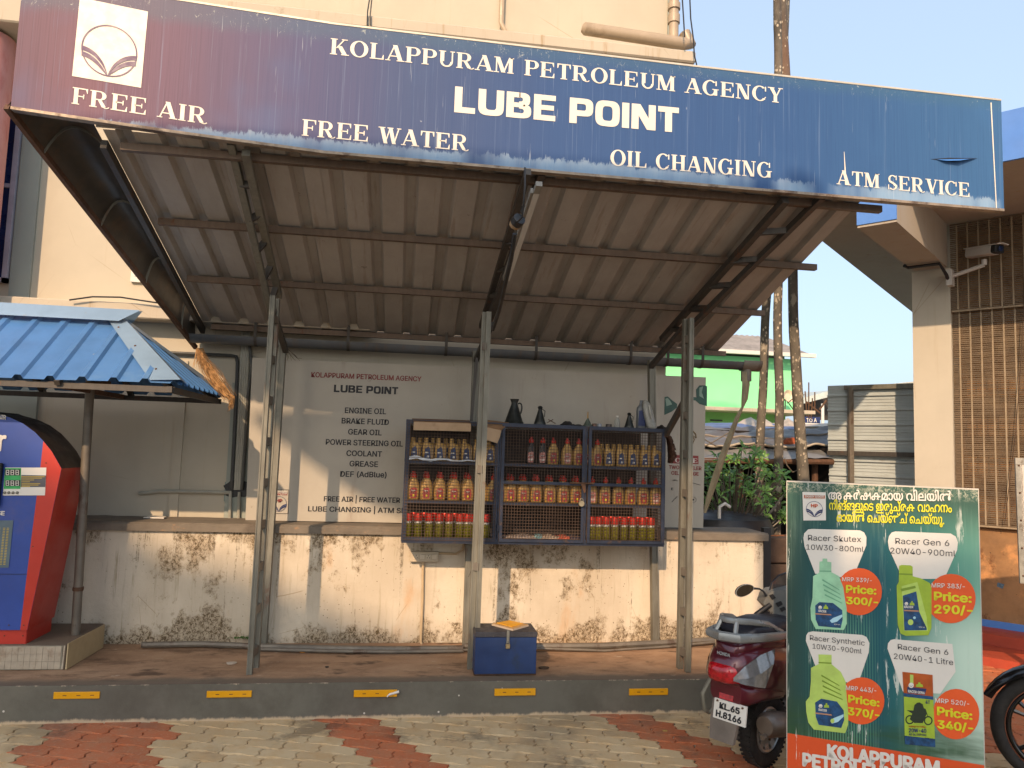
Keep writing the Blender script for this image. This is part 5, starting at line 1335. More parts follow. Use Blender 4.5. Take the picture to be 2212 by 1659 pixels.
    for u, col, lab in ((1284, '#6b5347', 'short brown tin beside the green funnel'), (1295, '#8d9298', 'small open grey tin, middle of three small tins'), (1315, '#4c4440', 'dark small tin left of the clear plastic bottle')):
        p = at(u); m = MB(); r = .017 if u < 1310 else .022; m.lathe([(r, 0), (r, .024), (r * .9, .024), (r * .9, .02)], p, 12); tag(m.build('tin', M('tin_' + col, col, .45, .4, var=.3, scale=30), loc=p), lab, 'tin', 'small tins on the cage')
    clear = N('cloudy_clear_plastic'); clear.b.inputs['Transmission Weight'].default_value = .45; clear.b.inputs['IOR'].default_value = 1.2; clear.done(lin('#b8b8b0'), .25); clear = clear.mat
    p = at(1333); t = thing('plastic_bottle', 'small clear plastic bottle with white cap on the cage', 'bottle', p)
    m = MB(); m.lathe([(.020, 0), (.022, .004), (.022, .045), (.018, .06), (.009, .072), (.009, .078)], p, 14); m.build('body', clear, t)
    m = MB(); m.lathe([(.010, .077), (.010, .088)], p, 10); m.build('cap', C['print_white'], t)
    p = at(1385); t = thing('grey_oil_bottle', 'tall dark grey oil bottle with blue label behind the clear jerrycan', 'bottle', p)
    gm = M('grey_bottle_plastic', '#5d6266', .4, .1)
    m = MB(); rings = []
    for z, w_ in ((0, .94), (.004, 1), (.13, 1), (.155, .9), (.175, .5), (.18, .42), (.19, .42)): rings.append([p + V((x, y, z)) for x, y in sup(.036 * w_, .024 * w_, 4, 14)])
    m.loft(rings); m.build('body', gm, t)
    m = MB(); m.lathe([(.014, .19), (.014, .208)], p + V((0, 0, 0)), 10); m.build('cap', gm, t)
    m = MB(); m.quad([p + V((-.03, -.0255, .02)), p + V((.022, -.0255, .02)), p + V((.022, -.0255, .14)), p + V((-.024, -.0255, .13))]); m.build('label', C['navy'], t, smooth=0)
    p = at(1408, yb - .05); t = thing('clear_jerrycan', 'cloudy grey plastic jerrycan leaning on the dark bottle, right end of the cage', 'jerrycan', p, None)
    m = MB(); rings = []
    for z, w_ in ((0, .80), (.006, .95), (.02, 1), (.11, .98), (.165, .86), (.195, .62), (.208, .3)): rings.append([p + V((x - z * .22, y + z * .1, z)) for x, y in sup(.037 * w_, .028 * w_, 3, 16)])
    m.loft(rings); m.build('body', M('cloudy_grey_plastic', '#84847d', .3, 0, var=.1, scale=12), t)
    m = MB(); m.tube([p + V((-.012, -.03, .07)), p + V((-.026, -.032, .12)), p + V((-.03, -.024, .17))], .006, 8); m.build('handle', M('cloudy_grey_plastic2', '#9c9c92', .3), t)
    # rags and sticks on the top
    for (u, s, h, lab) in ((1225, .05, .03, 'black oily rag bunched on top of the cage'), (1250, .04, .012, 'flat black rag beside the green funnel'), (1428, .03, .03, 'brown oily rag at the right top corner of the cage')):
        c = at(u); bm = bmesh.new(); bmesh.ops.create_icosphere(bm, subdivisions=3, radius=1)
        for q in bm.verts:
            k = 1 + .5 * mnoise.noise(q.co * 2.3 + c * 9) + .3 * mnoise.noise(q.co * 6 + c)
            q.co = V((q.co.x * s * k, q.co.y * .05 * k, max(0, q.co.z) * h * k))
        m = MB(); m.bm(bm, None, Matrix.Translation(c)); tag(m.build('rag', M('oily_rag', '#1d1a18', .85, var=.4, scale=30), loc=c, smooth=180), lab, 'rag', 'oily rags on top of the cage')
    for a, b, lab in (((1181, 914), (1195, 906), 'thin bent stick crossing another beside the small oil can'), ((1184, 906), (1200, 915), 'thin dark stick crossing another beside the small oil can')):
        m = MB(); m.tube([P(*a, Y=yb), P(*b, Y=yb)], .003, 5); tag(m.build('stick', C['rustedge'], loc=P(*a, Y=yb)), lab, 'stick', 'crossed sticks on the cage')
    # shaggy brown cloth hanging off the right end
    m = MB(); rnd = random.Random(4)
    spine = [P(u, v, Y=CF + .12) for u, v in [(1436, 928), (1444, 945), (1449, 965), (1451, 985), (1446, 1000)]]
    wd = [.012, .03, .042, .045, .02]
    rings = [[p + V((w_ * math.cos(a) * .55, w_ * math.sin(a), 0)) for a in [i * math.pi / 5 for i in range(10)]] for p, w_ in zip(spine, wd)]
    m.loft(rings)
    for k in range(420):
        f = rnd.random() * 3.99; i = int(f); p = spine[i].lerp(spine[i + 1], f - i); w_ = wd[i] + (wd[i+1] - wd[i]) * (f - i); a = rnd.uniform(0, 6.28)
        c = p + V((w_ * math.cos(a) * .55, w_ * math.sin(a), 0)); d = V((math.cos(a) * .6 + .3, math.sin(a), -.5)).normalized() * rnd.uniform(.008, .02); s = V((.0015, 0, .003))
        m.quad([c - s, c + s, c + d])
    tag(m.build('shaggy_brush', M('brown_coir', '#4c3222', .9, var=.3, scale=40), loc=spine[0]), 'shaggy brown coir brush hanging off the right end of the cage', 'brush')
cage_extras()

def misc_bay():
    # switch board on the wall
    a, b = P(885, 1213, Y=5.535), P(948, 1191, Y=5.535)
    t = thing('switch_board', 'cream switch and socket board on the wall under the cage', 'switch board', a)
    m = MB(); m.cbox((a.x, 5.512, a.z), (b.x, 5.548, b.z), .004); m.build('box', M('aged_cream_plastic', '#b3a58c', .5, var=.08), t, smooth=0)
    w_ = (b.x - a.x)
    for k in range(4):
        x = a.x + w_ * (.13 + .21 * k); m = MB(); m.cbox((x, 5.508, a.z + .022), (x + w_ * .17, 5.513, b.z - .02), .0015, None)
        o = m.build('socket' if k % 2 == 0 else 'switch', M('cream_plastic_insert', '#c2b69e', .45), t, smooth=0)
        if k % 2 == 0:
            m = MB(); c = V((x + w_ * .085, 5.5075, (a.z + b.z) / 2))
            for dx, dz in ((0, .009), (-.008, -.006), (.008, -.006)): m.box(tuple(c + V((dx - .002, -.0006, dz - .004))), tuple(c + V((dx + .002, .001, dz + .004))))
            m.build('pin_holes', C['black'], o, smooth=0)
    pc = M('cream_conduit', '#b09a78', .5, var=.1)
    m = MB(); m.tube([P(914, 1213, Y=5.53), P(913, 1290, Y=5.53), P(909, 1385, Y=5.53), P(912, 1395, Y=5.52), P(926, 1398, Y=5.50)], .0095, 8); tag(m.build('wall_conduit', pc, loc=P(914, 1213, Y=5.53)), 'cream pipe running down the wall from the switch board', 'pipe')
    m = MB(); m.tube([P(948, 1195, Y=5.53), P(985, 1196, Y=5.53), P(999, 1188, Y=5.53), P(1002, 1172, Y=5.53)], .0085, 8); tag(m.build('wall_conduit', pc, loc=P(948, 1195, Y=5.53)), 'short cream pipe from the switch board up behind the cage', 'pipe')
    for pts, lab in (([(1028, 1215), (1034, 1228), (1037, 1245), (1032, 1262), (1020, 1270)], 'thin wire looping out from the middle post'), ([(1029, 1225), (1018, 1232), (1012, 1246)], 'short wire end sticking out behind the middle post')):
        m = MB(); m.tube([P(*q, Y=4.95) for q in pts], .0018, 5); tag(m.build('loose_wire', C['blackplastic'], loc=P(*pts[0], Y=4.95)), lab, 'wire')
    # tool box
    X0, X1, YA, YB_, z0, z1 = .482, .868, 4.745, 4.985, .212, .475
    t = thing('tool_box', 'dark blue steel tool box with padlocked lid standing on the floor', 'tool box', ((X0 + X1) / 2, 4.86, z0))
    m = MB(); m.cbox((X0, YA, z0 + .008), (X1, YB_, z1 - .03), .004); m.build('body', C['bluepaint'], t, smooth=0)
    m = MB(); m.cbox((X0 - .003, YA - .004, z1 - .032), (X1 + .003, YB_ + .003, z1), .004); m.build('lid', M('dark_scuffed_lid', '#3a3a3f', .5, .2, var=.3, scale=14, stain=[('#6a6258', 9, (4, 1, 1), .55, .7, .6)]), t, smooth=0)
    m = MB(); m.box((X0 - .002, YA + .01, z0), (X1 + .002, YB_ - .01, z0 + .007)); m.build('base_plank', C['rustedge'], t, smooth=0)
    hx = P(1097, 1380, Y=YA).x
    m = MB(); m.cbox((hx - .009, YA - .012, P(1097, 1389, Y=YA).z), (hx + .009, YA - .004, P(1097, 1361, Y=YA).z), .002); m.build('hasp', M('bright_steel', '#9a9a92', .35, .7), t, smooth=0)
    q = P(1097, 1396, Y=YA - .014)
    k = thing('padlock', 'small square steel padlock hanging on the blue tool box', 'padlock', q)
    m = MB(); m.cbox((q.x - .014, q.y - .006, q.z - .014), (q.x + .014, q.y + .006, q.z + .014), .003); m.build('body', M('dull_brass', '#9a8a68', .4, .5), k, smooth=0)
    m = MB(); m.tube([q + V((.009 * math.cos(a), 0, .013 + .016 * math.sin(a))) for a in [i * math.pi / 8 for i in range(9)]], .003, 6); m.build('shackle', C['galv'], k)
    # notebooks
    zc = z1 + .001
    p = [P(*q, Z=zc) for q in [(1062, 1351), (1100, 1344), (1142, 1353), (1108, 1363)]]
    t = thing('notebook', 'worn notebook with a yellow cover lying on the blue tool box', 'notebook', (p[0] + p[2]) / 2)
    c0 = (p[0] + p[2]) / 2
    ex = [c0 + (q - c0) * .95 for q in p]
    m = MB(); m.slab([c0 + (q - c0) * 1.0 for q in p], (0, 0, .010)); m.build('pages', M('grubby_paper', '#b3a28c', .8, var=.1), t, smooth=0)
    m = MB(); m.slab([q + V((0, 0, .0105)) for q in ex], (0, 0, .002), M('ochre_cover', '#b08a55', .6)); m.build('cover', C['yellow'], t, smooth=0)
    c1 = c0 + V((.0, .012, 0)); m = MB(); m.slab([c1 + (q - c0) * .72 + V((0, 0, .013)) for q in p], (0, 0, .003), C['yellow']); m.build('yellow_pad', C['yellow'], t, smooth=0)
    # tube light on the middle truss
    a, b = P(1159, 414, X=.555), P(1096, 604, X=.555)
    t = thing('tube_light', 'unlit white tube light fixed along the middle truss', 'lamp', a)
    m = MB(); m.bar(a, b, .028, .02, up=V((0, 0, 1))); m.build('tube', M('white_tube_diffuser', '#bdbdb6', .4, var=.02), t, smooth=0)
    m = MB(); m.bar(a + (a - b) * .07, a, .030, .024); m.bar(a + V((-.022, 0, .004)), b + V((-.022, 0, .004)), .012, .026); m.build('end_cap', M('grey_fitting', '#77746c', .5), t, smooth=0)
    c = P(1115, 482, X=.47)
    t = thing('ceiling_socket', 'round brown and cream lamp holder taped to the middle truss', 'lamp holder', c)
    m = MB(); Mx = Matrix.Rotation(rad(65), 4, 'X') @ Matrix.Rotation(rad(20), 4, 'Y'); m.lathe([(.0, -.02), (.026, -.02), (.028, -.012), (.028, .0)], c, 16, M('stained_cream_plastic', '#8c7355', .5), M=Mx); m.lathe([(.030, 0), (.030, .035), (.02, .04)], c, 16, C['blackplastic'], M=Mx); m.build('body', C['blackplastic'], t)
    m = MB(); m.tube([P(1134, 362, X=.46), P(1134, 400, X=.46), P(1131, 440, X=.46), P(1128, 470, X=.46), c], .004, 6); m.build('cord', C['blackplastic'], t)
    m = MB(); m.tube([P(*q, X=.47) for q in [(1112, 505), (1104, 560), (1090, 620), (1078, 672), (1065, 712)]], .011, 6); tag(m.build('cable_bundle', C['blackplastic'], loc=c), 'thick black cable bundle running down the middle truss', 'cable')
    # dry fibre hanging from the corner of the canopy
    m = MB(); rnd = random.Random(11)
    main = [(428, 755), (436, 775), (449, 795), (463, 815), (478, 835), (492, 852), (503, 862), (499, 884)]
    for k in range(95):
        o = rnd.gauss(0, 1.25); pts = []; cut = rnd.randint(5, 8); st = rnd.choice([0, 0, 1])
        for i, (u, v) in enumerate(main[st:cut]):
            sp = (2, 6, 10, 12, 10, 7, 6, 8)[i]; pts.append(P(u + o * sp * .45 + rnd.uniform(-1.5, 1.5), v - o * sp * .35 + rnd.uniform(-2, 2), Y=5.62 + rnd.uniform(-.03, .03)))
        if len(pts) > 2: m.tube(pts, [rnd.uniform(.001, .0032)] * (len(pts) - 1) + [.0008], 3, cap=False)
    for k in range(36):
        u, v = 429 + rnd.uniform(-4, 10), 752; dx = rnd.uniform(-14, 20); ln = rnd.uniform(25, 55)
        m.tube([P(u, v, Y=5.6), P(u + dx * .4, v + ln * .5, Y=5.6), P(u + dx + rnd.uniform(-3, 3), v + ln, Y=5.6)], [.003, .002, .0006], 3, cap=False)
    tag(m.build('dry_frond', C['frond'], loc=P(428, 755, Y=5.6)), 'bundle of dry palm fibre hanging from the rear left corner of the canopy', 'dry palm leaf')
    m = MB()
    for k in range(9):
        a = P(612 + k, 752, Y=5.7); m.tube([a, P(618 + k * 3, 766 + (k % 3) * 4, Y=5.7), P(616 + k * 4.5, 774 + (k % 2) * 5, Y=5.7)], .0012, 3, cap=False)
    tag(m.build('dry_twigs', C['rustedge'], loc=P(612, 752, Y=5.7)), 'few thin dry twigs caught behind the left rear post', 'twigs')
misc_bay()

# ================================================================== RIGHT: BANK MACHINE HOUSE
def PD(u, v, d): return CAM + ray(u, v) * (d / FPX)
AO = PD(1976, 700, 7.3); AR = V((.65, -.76, 0)).normalized(); AN = V((.76, .65, 0)).normalized()
def A(a, b, z): return V((AO.x, AO.y, 0)) + AR * a + AN * b + V((0, 0, z))
def abox(m, a0, a1, b0, b1, z0, z1, mat=None):
    return m.hexa([A(a0, b0, z0), A(a1, b0, z0), A(a1, b1, z0), A(a0, b1, z0), A(a0, b0, z1), A(a1, b0, z1), A(a1, b1, z1), A(a0, b1, z1)], mat)
def atm_house():
    t = thing('flat_roofed_house', 'flat roofed house with a blue edged concrete canopy and cane blinds, far right', 'building', A(0, 0, 0))
    blue = M('blue_fascia_paint', '#4d7cc0', .7, var=.08, scale=2, stain=[('#2a4478', 5, (1, 1, 1), .6, .72, .5)])
    soff = building_paint('soffit_paint', '#a1998c', 1.6)
    colp = building_paint('column_paint', '#b6b0a0', .6)
    m = MB(); abox(m, -.02, .31, 0, .33, 0, 3.47); m.build('column', colp, t, smooth=0)
    m = MB(); abox(m, 0, .29, -1.74, 0, 3.48, 3.90); m.build('beam', soff, t, smooth=0)
    m = MB(); abox(m, -.003, .293, -1.75, -1.74, 3.50, 3.92); m.build('beam_end', blue, t, smooth=0)
    m = MB(); m.hexa([A(-.78, -1.46, 3.9), A(6, -1.46, 3.9), A(6, 6, 3.9), A(-1.15, 6, 3.9), A(-.78, -1.46, 4.22), A(6, -1.46, 4.22), A(6, 6, 4.22), A(-1.15, 6, 4.22)]); m.build('roof_slab', soff, t, smooth=0)
    m = MB(); abox(m, -.785, 6, -1.49, -1.462, 3.885, 4.27); m.build('fascia', blue, t, smooth=0)
    m = MB(); abox(m, .31, 6, .45, .6, 0, 3.9); abox(m, .31, .33, .33, .6, 0, 3.9); m.build('wall', M('stained_ochre_wall', '#a2733c', .8, var=.2, scale=2, stain=[('#6e4423', 2.5, (1, 1, .8), .5, .65, .8), ('#3a2a1c', 8, (1, 1, 1), .62, .68, .8), ('#c09a6a', 3, (1, 1, 1), .55, .7, .6)], bump=.2), t, smooth=0)
    m = MB(); abox(m, .31, 6, .10, .45, -.02, 1.03); w_ = m.build('low_front', M('orange_stained_plaster', '#8a6844', .8, var=.25, scale=3, stain=[('#c89058', 2, (1, 1, 1), .5, .62, .7), ('#5a3517', 5, (1, 1, .7), .56, .66, .8), ('#2f2118', 16, (1, 1, 1), .64, .68, .8)], bump=.3), t, smooth=0)
    m = MB(); abox(m, .312, 6, .085, .10, .10, .22); m.build('blue_stripe', blue, t, smooth=0)
    red = M('red_step_paint', '#a0412a', .55, var=.15, scale=3, stain=[('#7a5a48', 4, (1, 1, 1), .55, .7, .5)])
    m = MB(); abox(m, .28, 6, -.25, .085, -.02, .16); m.build('step', red, t, smooth=0); m = MB(); abox(m, .0, 6, -.75, -.25, -.02, .07); m.build('step', red, t, smooth=0)
    # small blue paper on the wall
    q = [PP(u, v, A(.31, .098, 1), AN) for u, v in [(2155, 1258), (2170, 1262), (2166, 1272), (2153, 1267)]]
    m = MB(); m.quad(q); m.build('paper_scrap', M('torn_blue_paper', '#4d6472', .7, var=.4, scale=60), t, smooth=0)
    # cane blinds
    cane = M('cane_slat', '#62533f', .7, var=.3, scale=5, stain=[('#4f3a26', 6, (1, 1, 1), .5, .7, .6)])
    tape = M('pale_tape', '#8f8068', .7, var=.15)
    for k, (a0, a1, z0, z1, b) in enumerate(((.315, 3.2, 3.06, 3.88, .0), (.315, 3.2, 1.07, 3.10, .045))):
        bl = thing('cane_blind', ['short upper cane blind in the shade under the roof slab', 'long cane blind with pale vertical tapes, half sunlit, beside the column'][k], 'blind', A(a0, b, z0), 'cane blinds')
        m = MB(); z = z0; i = 0
        while z < z1:
            dz = math.sin(i * 1.9) * .0012
            abox(m, a0, a1, b, b + .005, z + dz, z + .0125 + dz); z += .0185; i += 1
        tag(m.build('slats', cane, bl, smooth=0), kind='stuff')
        for j in range(32):
            aa = a0 + .05 + j * .088
            if aa > a1: break
            m = MB(); abox(m, aa, aa + .013, b - .003, b - .0005, z0, z1 - .002); m.build('tape', tape, bl, smooth=0)
        m = MB(); abox(m, a0, a1, b - .002, b + .01, z0 - .02, z0 - .004); m.build('bottom_bar', tape, bl, smooth=0)
    m = MB(); m.tube([A(.9, -.01, 3.3), A(.86, -.012, 2.6), A(.80, -.012, 1.9), A(.70, -.012, 1.1)], .003, 5); tag(m.build('blind_cord', C['wire'], loc=A(.9, -.01, 3.3)), 'dark cord hanging in front of the long cane blind', 'cord')
    # security camera on a bracket
    c0 = PP(2040, 545, A(.31, -.12, 3), AR)
    t = thing('security_camera', 'white security camera on a wall bracket beside the concrete beam', 'camera', c0)
    wp = M('white_camera_plastic', '#b8b5ae', .4, var=.05)
    m = MB(); p = A(.31, -.12, 3.36); m.hexa([p + AR * x + AN * y + V((0, 0, z)) for x, y, z in [(0, -.05, -.09), (.05, -.05, -.09), (.05, .05, -.09), (0, .05, -.09), (0, -.05, .06), (.05, -.05, .06), (.05, .05, .06), (0, .05, .06)]]); m.build('junction_box', wp, t, smooth=0)
    e = p + AR * .30 + V((0, 0, .07)) ; m = MB(); m.tube([p + AR * .04 + V((0, 0, .0)), e], .018, 8); m.tube([e, e + V((0, 0, .05))], .022, 8); m.build('bracket', wp, t)
    h = e + V((0, 0, .13)); ax = (AR * .8 - AN * .55 + V((0, 0, -.12))).normalized(); sd = ax.cross(V((0, 0, 1))).normalized(); uu = sd.cross(ax)
    m = MB(); m.loft([[h + ax * x + sd * (q[0] * w_) + uu * q[1] for q in sup(.055, .048 * 1, 4, 14)] for x, w_ in ((-.16, .9), (-.15, 1), (.12, 1))]); m.build('housing', wp, t)
    m = MB(); m.loft([[h + ax * x + sd * q[0] + uu * q[1] for q in sup(.052 * w_, .042 * w_, 4, 14)] for x, w_ in ((.12, 1), (.165, 1.0), (.17, .9))]); m.lathe([(.022, 0), (.024, .01), (.016, .012)], h + ax * .168, 14, C['glass'], M=ax.to_track_quat('Z', 'Y').to_matrix().to_4x4()); m.build('front_glass', C['blackplastic'], t)
    m = MB(); m.loft([[h + ax * x + sd * q[0] + uu * (q[1] + .045 - abs(q[0]) * .15) for q in sup(.064, .006, 4, 14)] for x in (-.17, .20)]); m.build('sun_hood', wp, t)
    m = MB(); m.tube([A(.0, -.35, 3.46), A(.02, -.30, 3.45), A(.28, -.28, 3.455), A(.32, -.2, 3.36), A(.325, -.12, 3.30)], .016, 8); tag(m.build('cable_pipe', C['blackplastic'], loc=A(0, -.35, 3.46)), 'black cable pipe clipped under the concrete beam', 'pipe')
atm_house()

def fence():
    t = thing('sheet_metal_fence', 'tall fence of horizontal ribbed grey metal sheets between the palms and the column', 'fence', PD(1788, 1040, 8.4))
    d0, d1 = 8.35, 7.75
    B0, B1 = PD(1789, 1000, d0), PD(1984, 1000, d1); B0.z = B1.z = 0
    r = (B1 - B0).normalized(); n = r.cross(V((0, 0, 1)))
    if n.dot(B0 - CAM) > 0: n = -n
    ln = (B1 - B0).length + .05
    sm = M('ribbed_grey_sheet', '#a6afae', .6, 0, var=.08, scale=3, stain=[('#6f6a58', 3, (1, 1, 5), .58, .75, .6)])
    zt = PD(1789, 832, d0).z; zmid = PD(1789, 982, d0).z
    def panel(z0, z1, off, x0=0.0):
        m = MB(); prof = []; z = z0; i = 0
        while z < z1:
            for dz, h in ((0, 0), (.006, .022), (.022, .022), (.030, 0), (.058, 0), (.060, .006), (.066, .006), (.068, 0), (.092, 0), (.094, .006), (.100, .006), (.102, 0), (.126, 0), (.128, .006), (.134, .006), (.136, 0)):
                if z + dz < z1: prof.append((z + dz, h))
            z += .160
        prof.append((z1, 0))
        a = [B0 + r * x0 + n * (off + h) + V((0, 0, z)) for z, h in prof]; b = [p + r * (ln - x0) for p in a]
        m.strip(a, b); m.build('metal_sheet', sm, t, smooth=0)
    panel(zmid, zt, 0); panel(0, zmid + .03, -.03)
    m = MB(); m.bar(B0 + r * .19 + n * .03 + V((0, 0, zt - .03)), B0 + r * ln + n * .03 + V((0, 0, zt - .03)), .04, .05); m.build('top_rail', C['galv'], t, smooth=0)
    xo = (PD(1838, 900, 8.2) - B0).dot(r)
    m = MB(); m.bar(B0 + r * xo + n * .045, B0 + r * xo + n * .045 + V((0, 0, zt - .02)), .05, .04); m.build('upright', C['pipe'], t, smooth=0)
    m = MB(); m.bar(B0 + r * .0 + n * .02 + V((0, 0, zmid + .02)), B0 + r * ln + n * .02 + V((0, 0, zmid + .02)), .03, .05); m.build('joint_rail', C['darksteel'], t, smooth=0)
fence()

def palms():
    bark = N('pale_spotted_palm_bark'); x = bark.xyz()
    b = bark.mix(bark.rng(bark.noise((1, 1, .6), 4, 6, .7), .35, .65), lin('#46433c'), lin('#6a6459'))
    b = bark.mix(bark.mul(bark.rng(bark.noise((1, 1, .4), 1.2, 3, off=(3, 1, 9)), .45, .65), .5), b, lin('#6e4a34'))
    b = bark.mix(bark.rng(bark.vor((1, 1, .7), 22), .26, .18), b, lin('#b3a894'))
    b = bark.mix(bark.mul(bark.rng(bark.noise((1, 1, .6), 11, 5, .7, off=(8, 1, 1)), .56, .62), .7), b, lin('#a79f8e'))
    bark.bump(bark.noise((1, 1, 1), 40, 6), .4, .005); bark = bark.done(b, .85)
    specs = [([(1696, -60), (1688, 165), (1668, 420), (1655, 675), (1648, 850), (1641, 1000), (1636, 1120)], 8.4, [13.5, 12, 10.5, 9.5, 9.5, 10, 11], 'leftmost of the three slim palm trunks behind the drain hose'),
             ([(1678, -60), (1681, 200), (1681, 664), (1683, 850), (1682, 1000), (1677, 1110), (1674, 1350)], 7.6, [9, 9, 9.8, 10, 10.2, 10.5, 11.5], 'middle slim palm trunk with many pale spots rising past the shrub'),
             ([(1684, -60), (1694, 165), (1704, 420), (1714, 664), (1722, 850), (1734, 1010), (1740, 1120)], 8.0, [12.5, 13, 11.5, 11, 12, 13, 14.5], 'rightmost palm trunk, thickest, dark below a rusty band')]
    for pts, d, rr, lab in specs:
        base = PD(*pts[-1], d); t = thing('palm_tree', lab, 'palm', (base.x, base.y, 0), 'slim palm trunks')
        P3 = [PD(u, v, d) for u, v in pts]; R3 = [r * .93 * d / FPX for r in rr]
        P3.append(V((base.x + .01, base.y, -.05))); R3.append(R3[-1] * 1.1)
        # refine with ring scars
        pts2, r2 = [], []
        for i in range(len(P3) - 1):
            seg = max(2, int((P3[i] - P3[i+1]).length / .05))
            for k in range(seg):
                f = k / seg; q = P3[i].lerp(P3[i+1], f); rr_ = R3[i] + (R3[i+1] - R3[i]) * f
                w = abs(math.sin(q.z * 9.5)); rr_ *= 1 + .045 * max(0, 1 - w * 5) + .015 * mnoise.noise(V((q.z * 3, d, 0)))
                pts2.append(q + V((mnoise.noise(V((q.z * 1.5, d, 1))) * .012, 0, 0))); r2.append(rr_)
        m = MB(); m.tube(pts2, r2, 14); m.build('trunk', bark, t, smooth=60)
        # crown high above the frame
        top = P3[0] + V((0, 0, 2.2)); m = MB(); m.tube([P3[0], top], [R3[0], R3[0] * .8], 12); m.build('upper_trunk', bark, t)
        m = MB(); rnd = random.Random(int(d * 10))
        for k in range(11):
            a = k * .571 + rnd.random(); L_ = 1.9
            sp = bez(top, top + V((math.cos(a) * .6, math.sin(a) * .6, .9)), top + V((math.cos(a) * 1.4, math.sin(a) * 1.4, .5)), top + V((math.cos(a) * L_, math.sin(a) * L_, -.6)), 14)
            for i in range(2, 14):
                dd = (sp[i] - sp[i-1]).normalized(); sx = dd.cross(V((0, 0, 1))).normalized()
                for s in (-1, 1):
                    q = sp[i] + sx * s * .42 * math.sin(i / 14 * 3) + V((0, 0, -.14)); m.quad([sp[i], sp[i] + dd * .05, q + dd * .18])
        tag(m.build('crown', M('palm_frond_green', '#43602a', .6, var=.3), t, smooth=0), kind='stuff')
palms()

def shrub():
    leafm = N('glossy_shrub_leaf'); b = leafm.mix(leafm.rng(leafm.noise((1, 1, 1), 5, 3), .35, .65), lin('#3f7030'), lin('#7aa04a'))
    b = leafm.mix(leafm.rng(leafm.noise((1, 1, 1), 22, 2, off=(2, 2, 2)), .6, .8), b, lin('#a3ba62')); leafm = leafm.done(b, .38, spec=.5)
    base = PD(1600, 1150, 7.2); t = thing('shrub', 'leafy green shrub with pointed leaf rosettes behind the wall, beside the hose', 'shrub', (base.x, base.y, 0))
    rnd = random.Random(5)
    cent = [(665, 1290), (880, 1215), (1000, 1260), (950, 1350), (770, 1430), (730, 1500), (1080, 1590), (1240, 1450), (780, 1580), (640, 1560), (600, 1380), (900, 1480), (1000, 1480), (850, 1400), (1090, 1440), (700, 1340), (1050, 1370), (930, 1560), (620, 1460), (1180, 1500), (1120, 1660), (1060, 1700), (1200, 1420), (690, 1640), (590, 1640), (840, 1310), (960, 1640)]
    m = MB(); st = MB()
    allc = [(1382.5 + x * .25, 663.6 + y * .25, 7.0 + rnd.uniform(-.15, .15), 1.) for x, y in cent] + [(rnd.uniform(1520, 1700), rnd.uniform(1010, 1130), 7.45 + rnd.uniform(-.2, .3), .9) for _ in range(70)] + [(rnd.uniform(1440, 1690), rnd.uniform(990, 1150), 7.8, 1.) for _ in range(40)]
    for u, v, d, s in allc:
        c = PD(u, v, d); axis = V((rnd.uniform(-.5, .5), rnd.uniform(-.9, -.1), rnd.uniform(.4, 1))).normalized()
        st.tube([V((base.x + rnd.uniform(-.1, .1), base.y + .1, .2)), (c + V((base.x, base.y, .6))) / 2 + V((0, .1, 0)), c], [.012, .008, .004], 4, cap=False)
        x = axis.orthogonal().normalized(); y = axis.cross(x); n = rnd.randint(8, 12)
        for k in range(n):
            a = 6.283 * k / n + rnd.uniform(-.25, .25); el = rnd.uniform(.05, .75); L_ = rnd.uniform(.065, .11) * s; w_ = L_ * .16
            d_ = (x * math.cos(a) + y * math.sin(a)) * math.cos(el) + axis * math.sin(el); sd = d_.cross(axis).normalized()
            b0 = c + axis * rnd.uniform(-.02, .02); mid = b0 + d_ * L_ * .55 + axis * .006; tip = b0 + d_ * L_ - axis * L_ * .15
            m.add([b0, mid - sd * w_, tip, mid + sd * w_, mid - axis * .006], [(0, 1, 4), (1, 2, 4), (2, 3, 4), (3, 0, 4)])
    tag(m.build('foliage', leafm, t, smooth=0), kind='stuff')
    tag(st.build('stems', C['pipe'], t), kind='stuff')
shrub()

